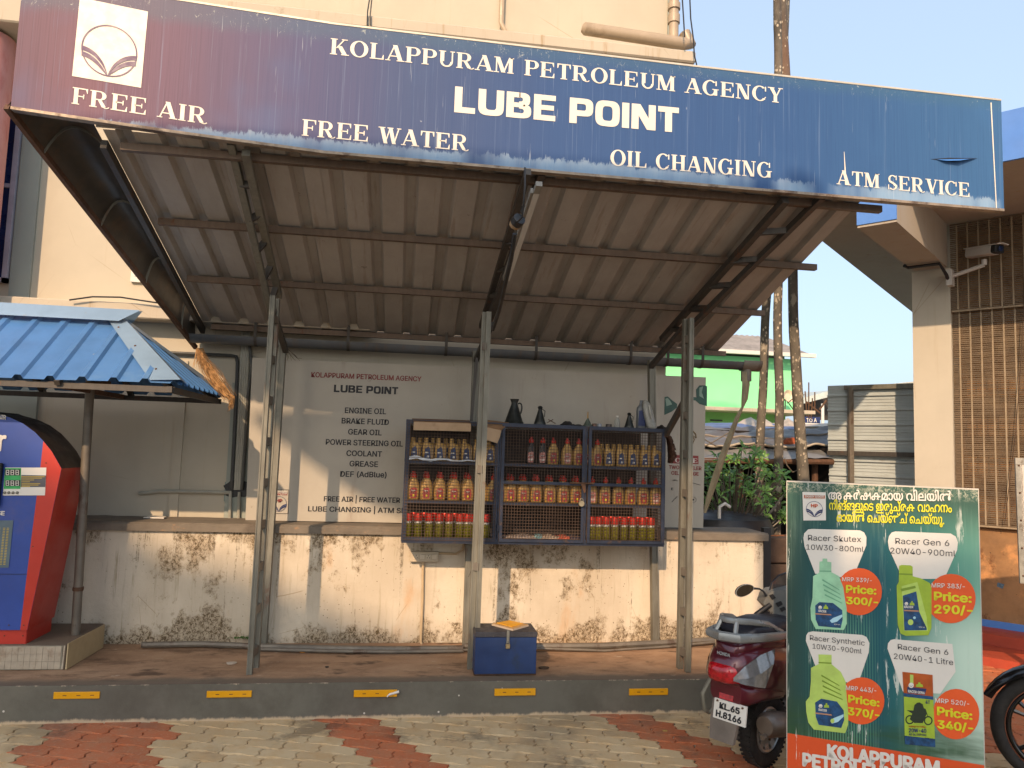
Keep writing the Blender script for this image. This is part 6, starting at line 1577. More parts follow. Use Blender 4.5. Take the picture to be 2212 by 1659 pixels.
def green_house():
    d = 20.; t = thing('green_house', 'bright green two storey house with grey corrugated roof beyond the palms', 'building', PD(1600, 1000, d))
    g = M('light_green_paint', '#86e0a0', .7, var=.05, scale=.6); g2 = M('shaded_green_paint', '#84c468', .7, var=.12, scale=.6)  # second green is darker: shade under the ledge put into the lower wall
    ya = PD(1500, 900, d).y
    x0, x1 = PD(1380, 880, d).x, P(1714, 880, Y=ya).x
    zt = P(1600, 770, Y=ya).z; zl = P(1600, 889, Y=ya).z; zw = P(1600, 763, Y=ya).z
    m = MB(); m.box((x0, ya, zl), (x1, ya + 5, zt)); m.build('upper_wall', g, t, smooth=0)
    m = MB(); m.box((x0, ya + .35, 0), (x1 - .05, ya + 5, zl)); m.build('lower_wall', g2, t, smooth=0)
    m = MB(); m.box((x0, ya - .5, zl - .02), (x1 + .35, ya + 5, zl + .07)); m.build('floor_ledge', C['cream_ledge'], t, smooth=0)
    m = MB(); m.box((x0, ya + .3, zt), (x1 - .1, ya + 5, zt + .22)); m.build('block_band', M('grey_block', '#6f6e66', .85, var=.15), t, smooth=0)
    m = MB(); a, b = P(1534, 906, Y=ya + .35), P(1560, 910, Y=ya + .35); m.box((a.x, ya + .33, b.z), (b.x, ya + .36, a.z)); m.build('vent_slot', C['blackplastic'], t, smooth=0)
    # corrugated cement roof, hipped
    ze = P(1600, 758, Y=ya - .4).z; zr = P(1640, 727, Y=ya + 2.2).z; xr = P(1646, 727, Y=ya + 2.2).x; xe = P(1758, 758, Y=ya - .4).x
    m = MB(); lo, hi = [], []; x = x0; i = 0
    while x < xe:
        h = .03 if i % 2 else 0; f = 1 if x <= xr else max(0, (xe - x) / (xe - xr)); lo.append(V((x, ya - .4, ze + h))); hi.append(V((x, ya - .4 + 2.6 * f, ze + (zr - ze) * f + h))); x += .085; i += 1
    m.strip(lo, hi); m.build('roof', M('grey_cement_sheet', '#85807a', .85, var=.2, scale=2), t, smooth=0)
    m = MB(); m.box((x0, ya - .52, ze - .09), (xe, ya - .4, ze + .01)); m.build('gutter', C['white_paint'], t, smooth=0)
    c = P(1700, 857, Y=ya - .55); dt = thing('satellite_dish', 'round cream satellite dish on the ledge of the green house', 'satellite dish', (c.x, c.y, zl + .07))
    R = P(1700, 843, Y=ya - .55).z - c.z
    m = MB(); m.lathe([(0, 0), (R * .5, .02), (R, .08), (R * .98, .09), (R * .5, .03)], c, 24, M=Matrix.Rotation(rad(80), 4, 'X') @ Matrix.Rotation(rad(12), 4, 'Y')); m.build('dish', M('cream_dish', '#c9bda2', .5, var=.08), dt)
    m = MB(); f = c + V((.05, -.35, -.02)); m.tube([c + V((0, 0, -R)), f], .012, 5); m.tube([f + V((0, 0, -.04)), f + V((0, 0, .04))], .03, 6); m.build('receiver', C['darksteel'], dt)
    m = MB(); g0 = V((c.x, c.y + .1, zl + .07)); 
    for dx in (-.25, .0, .25): m.tube([c + V((0, .08, -.05)), g0 + V((dx, .05 * dx, 0))], .015, 5)
    m.build('stand', C['rustedge'], dt)
green_house()

def back_yard():
    tarp = M('grey_tarpaulin', '#65625f', .6, var=.2, scale=1.5, stain=[('#7f7c78', 2, (1, 1, 1), .5, .7, .6), ('#46413c', 5, (1, 1, 1), .55, .7, .5)])
    t = thing('tarpaulin_shed', 'low shed roofed with sagging grey tarpaulins behind the shrub', 'shed', (4.5, 9.5, 0))
    def sheet(name, uv_lo, uv_hi, d_lo, d_hi, mat, amp, seed, nx=60, ny=14, hem=False):
        m = MB(); rows = []
        for k in range(ny + 1):
            f = k / ny; row = []
            for i in range(nx + 1):
                g = i / nx; u = uv_lo[0] + (uv_lo[2] - uv_lo[0]) * g; va = uv_lo[1] + (uv_lo[3] - uv_lo[1]) * g; vb = uv_hi[0] + (uv_hi[1] - uv_hi[0]) * g
                p = PD(u, va, d_lo).lerp(PD(u, vb, d_hi), f)
                p.z += amp * (mnoise.noise(V((p.x * 2.2, p.y * 2, seed))) + .5 * mnoise.noise(V((p.x * 7, p.y * 5, seed))))
                row.append(p)
            rows.append(row)
        for a, b in zip(rows, rows[1:]): m.strip(a, b)
        return m.build(name, mat, t, smooth=60), rows
    o, r = sheet('tarpaulin', (1420, 962, 1800, 968), (922, 926), 8.6, 11.5, tarp, .06, 1)
    m = MB(); m.tube([p + V((0, 0, .005)) for p in r[0]], .012, 5); m.build('hem_rope', M('pale_rope', '#a59c8c', .8), t)
    m = MB(); m.tube([p + V((0, 0, .012)) for p in r[6]], .012, 5); m.build('hem_rope', M('pale_rope2', '#8b8276', .8), t)
    blue = M('blue_tarpaulin', '#5a6c93', .6, var=.2, scale=2)
    sheet('tarpaulin', (1420, 921, 1740, 926), (912, 916), 11.3, 12.5, blue, .03, 2)
    lt = M('shiny_grey_tarpaulin', '#7d7f80', .45, var=.2, scale=2.5)
    sheet('tarpaulin', (1420, 992, 1800, 990), (964, 966), 8.3, 8.75, lt, .03, 3, 80, 8)
    wt = M('white_tarpaulin', '#b5aa9a', .6, var=.15)
    m = MB(); rnd = random.Random(2)
    pts = [(1590, 916), (1606, 906), (1622, 901), (1640, 912), (1652, 904), (1668, 914), (1690, 912), (1702, 903), (1716, 912), (1740, 916), (1790, 914)]
    A_ = [PD(u, v, 12.4) for u, v in pts]; B_ = [PD(u + 3, 921, 12.0) for u, v in pts]; m.strip(A_, B_); m.strip(A_, [p + V((0, .8, -.2)) for p in A_]); m.build('crumpled_edge', wt, t, smooth=0)
    a, b = PD(1420, 994, 8.35), PD(1800, 998, 8.3); m = MB(); m.tube([a, b], .032, 8); m.build('rail', C['rustedge'], t)
    for u in (1440, 1600, 1760): p = PD(u, 996, 8.5); m = MB(); m.tube([(p.x, p.y, 0), p], .035, 8); m.build('pole', C['rustedge'], t)
    dk = M('shed_shade_dark', '#1b1613', .9, var=.4, scale=2)  # near-black colour stands for the deep shade inside the shed
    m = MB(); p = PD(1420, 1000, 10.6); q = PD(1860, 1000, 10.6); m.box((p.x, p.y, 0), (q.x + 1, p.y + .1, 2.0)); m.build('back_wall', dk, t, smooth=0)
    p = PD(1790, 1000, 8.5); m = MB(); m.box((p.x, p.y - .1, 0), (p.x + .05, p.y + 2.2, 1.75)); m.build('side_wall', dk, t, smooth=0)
    # bricks and cords lying on the sheets
    p = PD(1710, 960, 8.9); bm = bmesh.new(); bmesh.ops.create_icosphere(bm, subdivisions=3, radius=1)
    for q in bm.verts: q.co = V((q.co.x * .11, q.co.y * .07, q.co.z * .08)) * (1 + .25 * mnoise.noise(q.co * 3)); 
    m = MB(); m.bm(bm, None, Matrix.Translation(p)); tag(m.build('laterite_stone', M('laterite_red', '#8f4a2c', .9, var=.35, scale=25), loc=p, smooth=40), 'rough red laterite stone weighing down the grey tarpaulin', 'stone')
    for pts, lab in (([(1520, 948), (1545, 963), (1575, 966), (1600, 968), (1640, 960), (1700, 972)], 'dark cable drooping across the tarpaulins'), ([(1500, 975), (1540, 955), (1582, 930)], 'pale cord slanting across the tarpaulin'), ([(1695, 990), (1700, 1005), (1712, 1020), (1724, 1015), (1735, 995)], 'loose wire looping below the shed rail')):
        m = MB(); m.tube([PD(*q, 8.2) for q in pts], .007, 5); tag(m.build('loose_cable', C['pipe'], loc=PD(*pts[0], 8.2)), lab, 'cable')
    # dark tank and boards behind the wall end
    p = PD(1565, 1120, 6.8)
    t2 = thing('black_tank', 'black plastic water tank behind the wall below the shrub', 'tank', (p.x, p.y, 0))
    m = MB(); m.lathe([(.5, 0), (.52, .05), (.52, .35), (.50, .37), (.52, .40), (.52, .75), (.48, .84), (.3, .88), (0, .9)], (p.x + .1, p.y + .4, .2), 32); m.build('body', M('black_tank_plastic', '#1e1d1e', .45, var=.3, scale=3, stain=[('#4a3527', 2, (1, 1, 1), .52, .66, .7)]), t2)
    m = MB(); q = PD(1554, 1095, 6.6); m.tube([q + V((0, 0, -.1)), q, q + V((.05, 0, .03)), q + V((.1, 0, .0))], .015, 8); m.build('outlet', C['print_white'], t2)
    br = M('brown_corrugated_sheet', '#4c3324', .7, .2, var=.3, scale=3, stain=[('#7a4f33', 3, (1, 1, 6), .5, .7, .6), ('#1f1814', 4, (1, 1, 1), .55, .7, .6)])
    a, b = PD(1585, 1180, 6.9), PD(1860, 1180, 7.3); tb = thing('rusty_sheet_fence', 'low fence of rusty brown horizontal ribbed sheets behind the poster board', 'fence', (a.x, a.y, 0))
    m = MB(); prof = [(z * .075, .02 if z % 2 else 0) for z in range(13)]
    m.strip([V((a.x, a.y - h, z)) for z, h in prof], [V((b.x, b.y - h, z)) for z, h in prof]); m.build('sheet', br, tb, smooth=0)
    p = PD(1683, 1250, 6.2); tp = thing('stone_pillar', 'dark stained block pillar with orange lichen at the end of the low wall', 'pillar', (p.x, p.y, .1))
    m = MB(); pil = M('dark_mossy_block', '#4a3a2e', .9, var=.3, scale=5, stain=[('#b0651f', 3, (1, 1, 1), .56, .6, .9), ('#1d1916', 6, (1, 1, 1), .5, .65, .7)], bump=.5)
    for k in range(4):
        m = MB(); dx = random.uniform(-.01, .01); m.cbox((p.x - .09 + dx, p.y, .1 + k * .215), (p.x + .17 + dx, p.y + .25, .305 + k * .215), .01); m.build('block', pil, tp, smooth=0)
    p = PD(1655, 1220, 6.0); m = MB(); m.box((p.x - .02, p.y, 0), (p.x + .04, p.y + .05, 1.05)); tag(m.build('dark_post', C['blackplastic'], loc=(p.x, p.y, 0), smooth=0), 'black upright post at the right end of the low wall', 'post')
    # far industrial shed and unfinished columns
    d = 32; t3 = thing('far_shed', 'far pale roofed shed with dark open side and a blue lettered board', 'shed', PD(1765, 900, d))
    m = MB(); a, b = PD(1735, 872, d), PD(1800, 855, d); m.hexa([a, b, b + V((0, 6, 0)), a + V((0, 6, 0)), a + V((0, 0, .25)), b + V((0, 0, .25)), b + V((0, 6, .4)), a + V((0, 6, .4))]); m.build('roof', M('pale_shed_roof', '#a9b3ae', .6), t3, smooth=0)
    m = MB(); a, b = PD(1730, 905, d + 1), PD(1990, 860, d + 1); m.box((a.x, a.y, a.z), (b.x, a.y + .2, b.z)); m.build('shaded_side', M('dark_shed_inside', '#34302c', .9), t3, smooth=0)  # dark panel colour stands for the shade inside the open shed
    m = MB(); a, b = PD(1738, 914, d - 1), PD(1775, 901, d - 1); m.box((a.x, a.y, a.z), (b.x, a.y + .1, b.z)); m.build('name_board', C['navy'], t3, smooth=0)
    put_text(t3, 'TO A', PD(1742, 912, d - 1), PD(1764, 912, d - 1), .16, NY, C['print_white'], lift=.01)
    m = MB(); p = PD(1777, 890, d - 2); m.tube([(p.x, p.y, 0), PD(1777, 872, d - 2)], .06, 8); m.build('downpipe', C['white_paint'], t3)
    m = MB(); a, b = PD(1730, 913, d - 3), PD(1990, 917, d - 3); m.box((a.x, a.y, b.z - .4), (b.x, a.y + .2, a.z)); m.build('white_wall', C['white_paint'], t3, smooth=0)
    m = MB(); a, b = PD(1885, 838, d + 4), PD(1985, 822, d + 4); m.hexa([PD(1880, 839, d+4), PD(1990, 838, d+4), PD(1990, 838, d+5), PD(1880, 839, d+5), PD(1899, 832, d+4), PD(1990, 822, d+4), PD(1990, 822, d+5), PD(1899, 832, d+5)]); m.build('roof', M('pale_far_roof', '#a4a8a2', .6), t3, smooth=0)
    for i, (a, b) in enumerate((((1747, 905), (1747, 826)), ((1743, 900), (1739, 845)), ((1760, 895), (1760, 847)), ((1752, 905), (1755, 860)), ((1742, 868), (1772, 893)), ((1770, 885), (1785, 865)))):
        m = MB(); m.tube([PD(*a, 24), PD(*b, 24)], .02 if i < 4 else .03, 5); tag(m.build('steel_rod', C['rustedge'], loc=PD(*a, 24), ), ['tallest thin steel rod standing beside the rightmost palm', 'leaning short rod closest to the palm trunk', 'upright steel rod midway to the metal fence', 'leaning rod between two taller rods', 'brown pole slanting down to the right before the far shed', 'short pole slanting up towards the metal fence'][i], 'rod', 'rods standing before the far shed')
    # woodland beyond everything
    m = MB(); rnd = random.Random(9)
    for k in range(2600):
        x = rnd.uniform(-30, 90); y = 60 + rnd.uniform(0, 14); h = 2.6 + 1.2 * mnoise.noise(V((x * .12, 0, 0))); z = rnd.uniform(0, h); c = V((x, y, z)); s = rnd.uniform(.3, .8)
        m.quad([c + V((rnd.uniform(-s, s), rnd.uniform(-s, s), rnd.uniform(-s, s) * .7)) for _ in range(3)])
    tag(m.build('far_woodland', M('far_tree_green', '#3d4f2b', .8, var=.3), smooth=0), 'far belt of trees beyond the houses', 'woodland', kind='stuff')
back_yard()

# ================================================================== POSTER BOARD
def poster():
    o = V((1.818, 3.40, 0)); dr = V((2.495 - 1.818, 3.0 - 3.4, 0)); wd = dr.length; ang = math.atan2(dr.y, dr.x)
    t = thing('poster_board', 'upright green poster board with four oil offers and prices standing on the paving', 'sign', o, rz=ang)
    zt = 1.495
    pm = poster_print()
    ux = dr.normalized(); n = V((ux.y, -ux.x, 0)); n = n if n.y < 0 else -n
    m = MB(); m.quad([(0, 0, .06), (wd, 0, .06), (wd, 0, zt), (0, 0, zt)]); m.build('printed_face', pm, t, smooth=0, local=True)
    fr = M('pale_board_frame', '#b9b3a6', .5, .2, var=.1)
    for a, b in (((-.004, .002, .05), (.004, .026, zt + .004)), ((wd - .004, .002, .05), (wd + .004, .026, zt + .004)), ((-.003, .001, zt), (wd + .003, .027, zt + .006)), ((-.003, .001, .05), (wd + .003, .027, .06))):
        m = MB(); m.box(a, b); m.build('frame_bar', fr, t, smooth=0, local=True)
    m = MB(); m.box((0, .004, .06), (wd, .008, zt)); m.build('backing', C['conc'], t, smooth=0, local=True)
    for x in (.02, wd - .05):
        m = MB(); m.bar((x, .03, zt - .1), (x, .45, .0), .025, .025); m.bar((x, .013, .0), (x, .013, .06), .025, .02); m.build('leg', C['galv'], t, smooth=0, local=True)
    B1 = lambda x, y: (1686.6 + .225 * x, 1023 + .225 * y)
    B2 = lambda x, y: (1686.6 + .2375 * x, 1327.2 + .2375 * y)
    def W(f, p, l=.002):
        u, v = f(*p); return PP(u, v, o, n) + n * l
    def poly(name, f, pts, mat, l=.002, par=t):
        m = MB(); m.quad([W(f, p, l) for p in pts]); return m.build(name, mat, par, smooth=0, fix=False)
    def ell(name, f, c, rx, ry, mat, l=.003, par=t, k=28): return poly(name, f, [(c[0] + rx * math.cos(6.2832 * i / k), c[1] + ry * math.sin(6.2832 * i / k)) for i in range(k)], mat, l, par)
    def tx(s, f, p, q, h, mat, bold=.0, l=.004, par=t):
        a, b = W(f, p, 0), W(f, q, 0); ha = W(f, (p[0], p[1] - h), 0); put_text(par, s, a, b, (ha - a).length, n, mat, bold=bold, lift=l)
    dkt = M('dark_grey_print', '#34353a', .5); wh = C['print_white']; yw = C['yellowprint']; orr = C['orangeprint']
    # emblem
    lg = poly('emblem_card', B1, [(208, 176), (432, 180), (434, 449), (217, 450)], wh)
    poly('emblem_band', B1, [(222, 205), (423, 209), (423, 240), (223, 237)], M('rust_orange_print', '#a8552c', .5), .003)
    put_text(t, 'हिन्दुस्तान पेट्रोलियम', W(B1, (232, 232), 0), W(B1, (414, 236), 0), .012, n, wh, lift=.0042)
    c = W(B1, (323, 340), 0); r = (W(B1, (403, 341), 0) - c).length
    emblem(t, c, r, ux, V((0, 0, 1)), n, C['navy'], C['navy'], letters='HP', lettermat=M('orange_red_print', '#b8502a', .5))
    # headlines (vowel signs written in the order they are seen)
    for s, a, b, h, mt in (('ആകര്‍ഷകമായ വിലയില്‍', (458, 246), (1636, 264), 60, wh), ('നിങ്ങളുടെ ഇരുചക്ര വാഹനം', (465, 345), (1640, 372), 60, yw), ('ഓയില്‍ ചെയ്ഞ്ച് ചെയ്യൂ.', (538, 458), (1566, 486), 60, yw)):
        s2 = s.replace('ര്‍', 'ർ').replace('ല്‍', 'ൽ').replace('ടെ', 'െട').replace('ചെ', 'െച').replace('ക്ര', '്രക')
        tx(s2, B1, a, b, h, mt, .022)
    # shields
    sh = [[(217, 620), (224, 575), (262, 536), (300, 531), (760, 545), (800, 565), (822, 610), (820, 690), (690, 1010), (330, 960), (228, 700)],
          [(1028, 650), (1038, 600), (1065, 565), (1100, 555), (1630, 575), (1680, 605), (1700, 660), (1692, 735), (1570, 1010), (1170, 1010), (1038, 720)]]
    for q in sh: poly('speech_shape', B1, q, wh)
    sh2 = [[(228, 240), (232, 190), (250, 162), (290, 153), (740, 186), (780, 205), (806, 260), (800, 345), (700, 640), (350, 560)], [(970, 310), (975, 262), (1000, 232), (1030, 225), (1560, 268), (1590, 520), (1450, 720), (1110, 700)]]
    for q in sh2: poly('speech_shape', B2, q, wh)
    for s, f, a, b, h in (('Racer Skutex', B1, (262, 640), (772, 657), 52), ('10W30-800ml', B1, (246, 728), (796, 752), 50), ('Racer Gen 6', B1, (1100, 672), (1617, 695), 55), ('20W40-900ml', B1, (1052, 765), (1676, 795), 55),
                          ('Racer Synthetic', B2, (265, 232), (763, 282), 45), ('10W30-900ml', B2, (290, 308), (735, 357), 45), ('Racer Gen 6', B2, (1064, 314), (1523, 368), 48), ('20W40-1 Litre', B2, (1028, 402), (1567, 460), 50)):
        tx(s, f, a, b, h, dkt, .0)
    # product pictures
    pale = M('pale_green_print2', '#8fc09a', .5, var=.15, scale=12); lime = M('lime_print', '#93ac2f', .5, var=.12, scale=12); lime2 = M('light_lime_print', '#a8c25c', .5, var=.12, scale=12); dlime = M('dark_lime_print', '#6e8a22', .5); dpale = M('deep_pale_green_print', '#5f9a78', .5); lab = M('deep_blue_label', '#0f3f66', .5, var=.5, scale=40)
    poly('printed_bottle', B1, [(310, 985), (370, 950), (372, 845), (400, 840), (402, 815), (445, 815), (447, 845), (485, 850), (485, 945), (560, 985), (600, 1090), (612, 1180), (632, 1290), (634, 1440), (605, 1500), (335, 1490), (290, 1400), (285, 1290), (305, 1190)], pale, .0035)
    for i in range(4): poly('printed_groove', B1, [(400 + i*8, 1010 + i * 48), (560 + i*8, 1110 + i * 42), (566 + i*8, 1122 + i * 42), (398 + i*8, 1026 + i * 48)], dpale, .004)
    poly('printed_cap_line', B1, [(370, 930), (486, 932), (486, 942), (370, 940)], dpale, .004)
    poly('printed_label', B1, [(330, 1265), (372, 1232), (500, 1240), (590, 1310), (594, 1400), (575, 1482), (362, 1462), (335, 1400)], lab, .0042)
    poly('printed_bottle', B1, [(1112, 1075), (1132, 1040), (1136, 885), (1160, 876), (1245, 880), (1265, 893), (1266, 985), (1345, 1005), (1430, 1050), (1446, 1100), (1446, 1480), (1415, 1550), (1200, 1556), (1150, 1535), (1122, 1450)], lime, .0035)
    poly('printed_groove', B1, [(1160, 1080), (1310, 1040), (1400, 1380), (1410, 1510), (1180, 1508)], lime2, .004)
    poly('printed_groove', B1, [(1150, 1105), (1290, 1075), (1296, 1098), (1156, 1130)], dlime, .0043)
    poly('printed_cap_line', B1, [(1136, 955), (1266, 960), (1266, 975), (1136, 970)], dlime, .0043)
    poly('printed_label', B1, [(1170, 1170), (1300, 1130), (1330, 1330), (1400, 1480), (1400, 1502), (1186, 1504)], lab, .0045)
    poly('printed_bottle', B2, [(275, 485), (345, 450), (343, 362), (462, 366), (462, 452), (545, 520), (590, 610), (598, 740), (614, 880), (612, 1000), (598, 1045), (584, 1078), (300, 1045), (250, 980), (232, 880), (228, 790), (262, 745), (275, 600)], lime2, .0035)
    for i in range(4): poly('printed_groove', B2, [(370 + i*6, 545 + i * 48), (530 + i*10, 640 + i * 42), (536 + i*10, 652 + i * 42), (368 + i*6, 560 + i * 48)], dlime, .004)
    poly('printed_cap_line', B2, [(343, 430), (462, 436), (462, 448), (343, 442)], dlime, .004)
    poly('printed_label', B2, [(312, 800), (368, 764), (510, 790), (572, 870), (576, 960), (550, 1030), (345, 1002), (318, 930)], lab, .0042)
    bz = M('bronze_print', '#a8501e', .4, .2, var=.3, scale=(8))
    poly('printed_can', B2, [(1105, 520), (1380, 548), (1386, 760), (1118, 728)], bz, .0035); poly('printed_can', B2, [(1118, 728), (1386, 760), (1402, 1130), (1126, 1100)], lime, .0035); poly('printed_can', B2, [(1126, 1100), (1402, 1130), (1405, 1205), (1130, 1178)], lab, .0036)
    poly('printed_can', B2, [(1116, 712), (1386, 745), (1386, 775), (1118, 745)], lab, .0038); poly('printed_can', B2, [(1150, 655), (1325, 675), (1310, 728), (1150, 712)], C['navy'], .004)
    poly('printed_shine', B2, [(1175, 545), (1205, 548), (1205, 655), (1175, 652)], lime2, .0038)
    # rider on a motorcycle, a flat dark print
    ink = M('dark_green_ink', '#1d2c1b', .5)
    for cx in (1172, 1340):
        m = MB(); q = []; _ring(q, 0, 0, 1, 1, .28, .28, 0, 360, seg=20)
        for pl in q: m.quad([W(B2, (cx + p[0] * 40, 955 + (cx - 1172) * .05 + p[1] * 42), .0042) for p in pl])
        m.build('printed_wheel', ink, t, smooth=0, fix=False)
    poly('printed_rider', B2, [(1172, 950), (1195, 900), (1145, 868), (1205, 872), (1215, 820), (1240, 800), (1262, 798), (1290, 815), (1300, 850), (1318, 860), (1345, 945), (1325, 905), (1290, 985), (1215, 985)], ink, .0044)
    # small marks on the labels
    for f, (x, y), s in ((B1, (378, 1283), 1), (B1, (1205, 1248), 1), (B2, (362, 830), 1), (B2, (1185, 642), 1.4)):
        ell('printed_dot', f, (x, y), 17 * s, 17 * s, wh, .0048); poly('printed_tick', f, [(x - 15*s, y - 2), (x, y + 8), (x + 15*s, y - 2), (x, y + 14)], lab, .0052)
        poly('printed_figure', f, [(x + 30*s, y + 14), (x + 34*s, y - 8), (x + 46*s, y - 12), (x + 46*s, y - 26), (x + 60*s, y - 26), (x + 60*s, y - 12), (x + 74*s, y - 6), (x + 78*s, y + 16)], lime, .0048)
    for s, f, a, b, h in (('RACER', B1, (363, 1325), (436, 1333), 20), ('RACER', B1, (1184, 1288), (1270, 1290), 20), ('RACER', B2, (345, 872), (418, 882), 20), ('RACER GEN6', B2, (1158, 706), (1306, 722), 22)): tx(s, f, a, b, h, wh, .03, .0052)
    for f, q in ((B1, [(330, 1338), (480, 1348), (490, 1360), (330, 1350)]), (B1, [(1180, 1305), (1322, 1312), (1328, 1325), (1182, 1318)]), (B2, [(312, 888), (458, 905), (468, 918), (314, 900)])): poly('printed_stripe', f, q, M('copper_print', '#a87a5c', .5), .005)
    gl = M('pale_cyan_print', '#9cc4d0', .5)
    for f, q in ((B1, [(470, 1410), (500, 1385), (590, 1350), (592, 1372), (540, 1420), (490, 1432)]), (B2, [(450, 965), (480, 940), (570, 905), (572, 925), (520, 975), (465, 990)])): poly('printed_splash', f, q, gl, .005)
    ell('printed_drop', B1, (1245, 1425), 26, 28, lime2, .005); ell('printed_drop', B1, (1282, 1382), 13, 13, gl, .005); ell('printed_drop', B2, (470, 965), 18, 20, lime2, .0054)
    navt = C['navy']
    tx('4T', B2, (1316, 808), (1356, 812), 30, navt, .02, .0048); tx('20W-40', B2, (1165, 1068), (1322, 1072), 34, navt, .03, .0048); tx('API SN, IASO MA2', B2, (1165, 1096), (1322, 1102), 18, navt, .01, .0048); tx('900 ml', B2, (1312, 1130), (1384, 1136), 14, navt, .02, .0052); tx('POWER TO THRILL', B2, (1165, 1022), (1322, 1028), 15, bz, .01, .0048)
    tx('800 ml.', B1, (512, 1450), (572, 1454), 12, wh, .0, .0052); tx('900 ml', B1, (1325, 1478), (1382, 1480), 13, wh, .0, .0052)
    # price discs
    for f, c, rx, ry in ((B1, (752, 1133), 219, 226), (B1, (1633, 1199), 237, 237), (B2, (735, 785), 207, 214), (B2, (1593, 905), 212, 229)): ell('price_disc', f, c, rx, ry, orr, .003)
    for f, a in ((B1, [('MRP 339/-', (590, 1030), (873, 1044), 38, wh), ('Price:', (630, 1140), (912, 1158), 70, yw), ('300/-', (632, 1248), (930, 1264), 64, yw)]), (B1, [('MRP 383/-', (1447, 1090), (1765, 1104), 42, wh), ('Price:', (1475, 1212), (1825, 1236), 78, yw), ('290/-', (1475, 1336), (1835, 1350), 76, yw)]),
                 (B2, [('MRP 443/-', (592, 684), (868, 710), 40, wh), ('Price:', (618, 795), (893, 835), 66, yw), ('370/-', (615, 908), (893, 945), 66, yw)]), (B2, [('MRP 520/-', (1403, 796), (1712, 830), 40, wh), ('Price:', (1425, 910), (1735, 954), 72, yw), ('340/-', (1428, 1030), (1745, 1066), 70, yw)])):
        for s, p, q, h, mt in a: tx(s, f, p, q, h, mt, .035 if mt is yw else .008, .0052)
    tx('KOLAPPURAM', B2, (430, 1292), (1437, 1452), 110, wh, .05, .003); tx('PETROLEUM AGENCY', B2, (205, 1372), (1760, 1640), 112, wh, .05, .003)
poster()

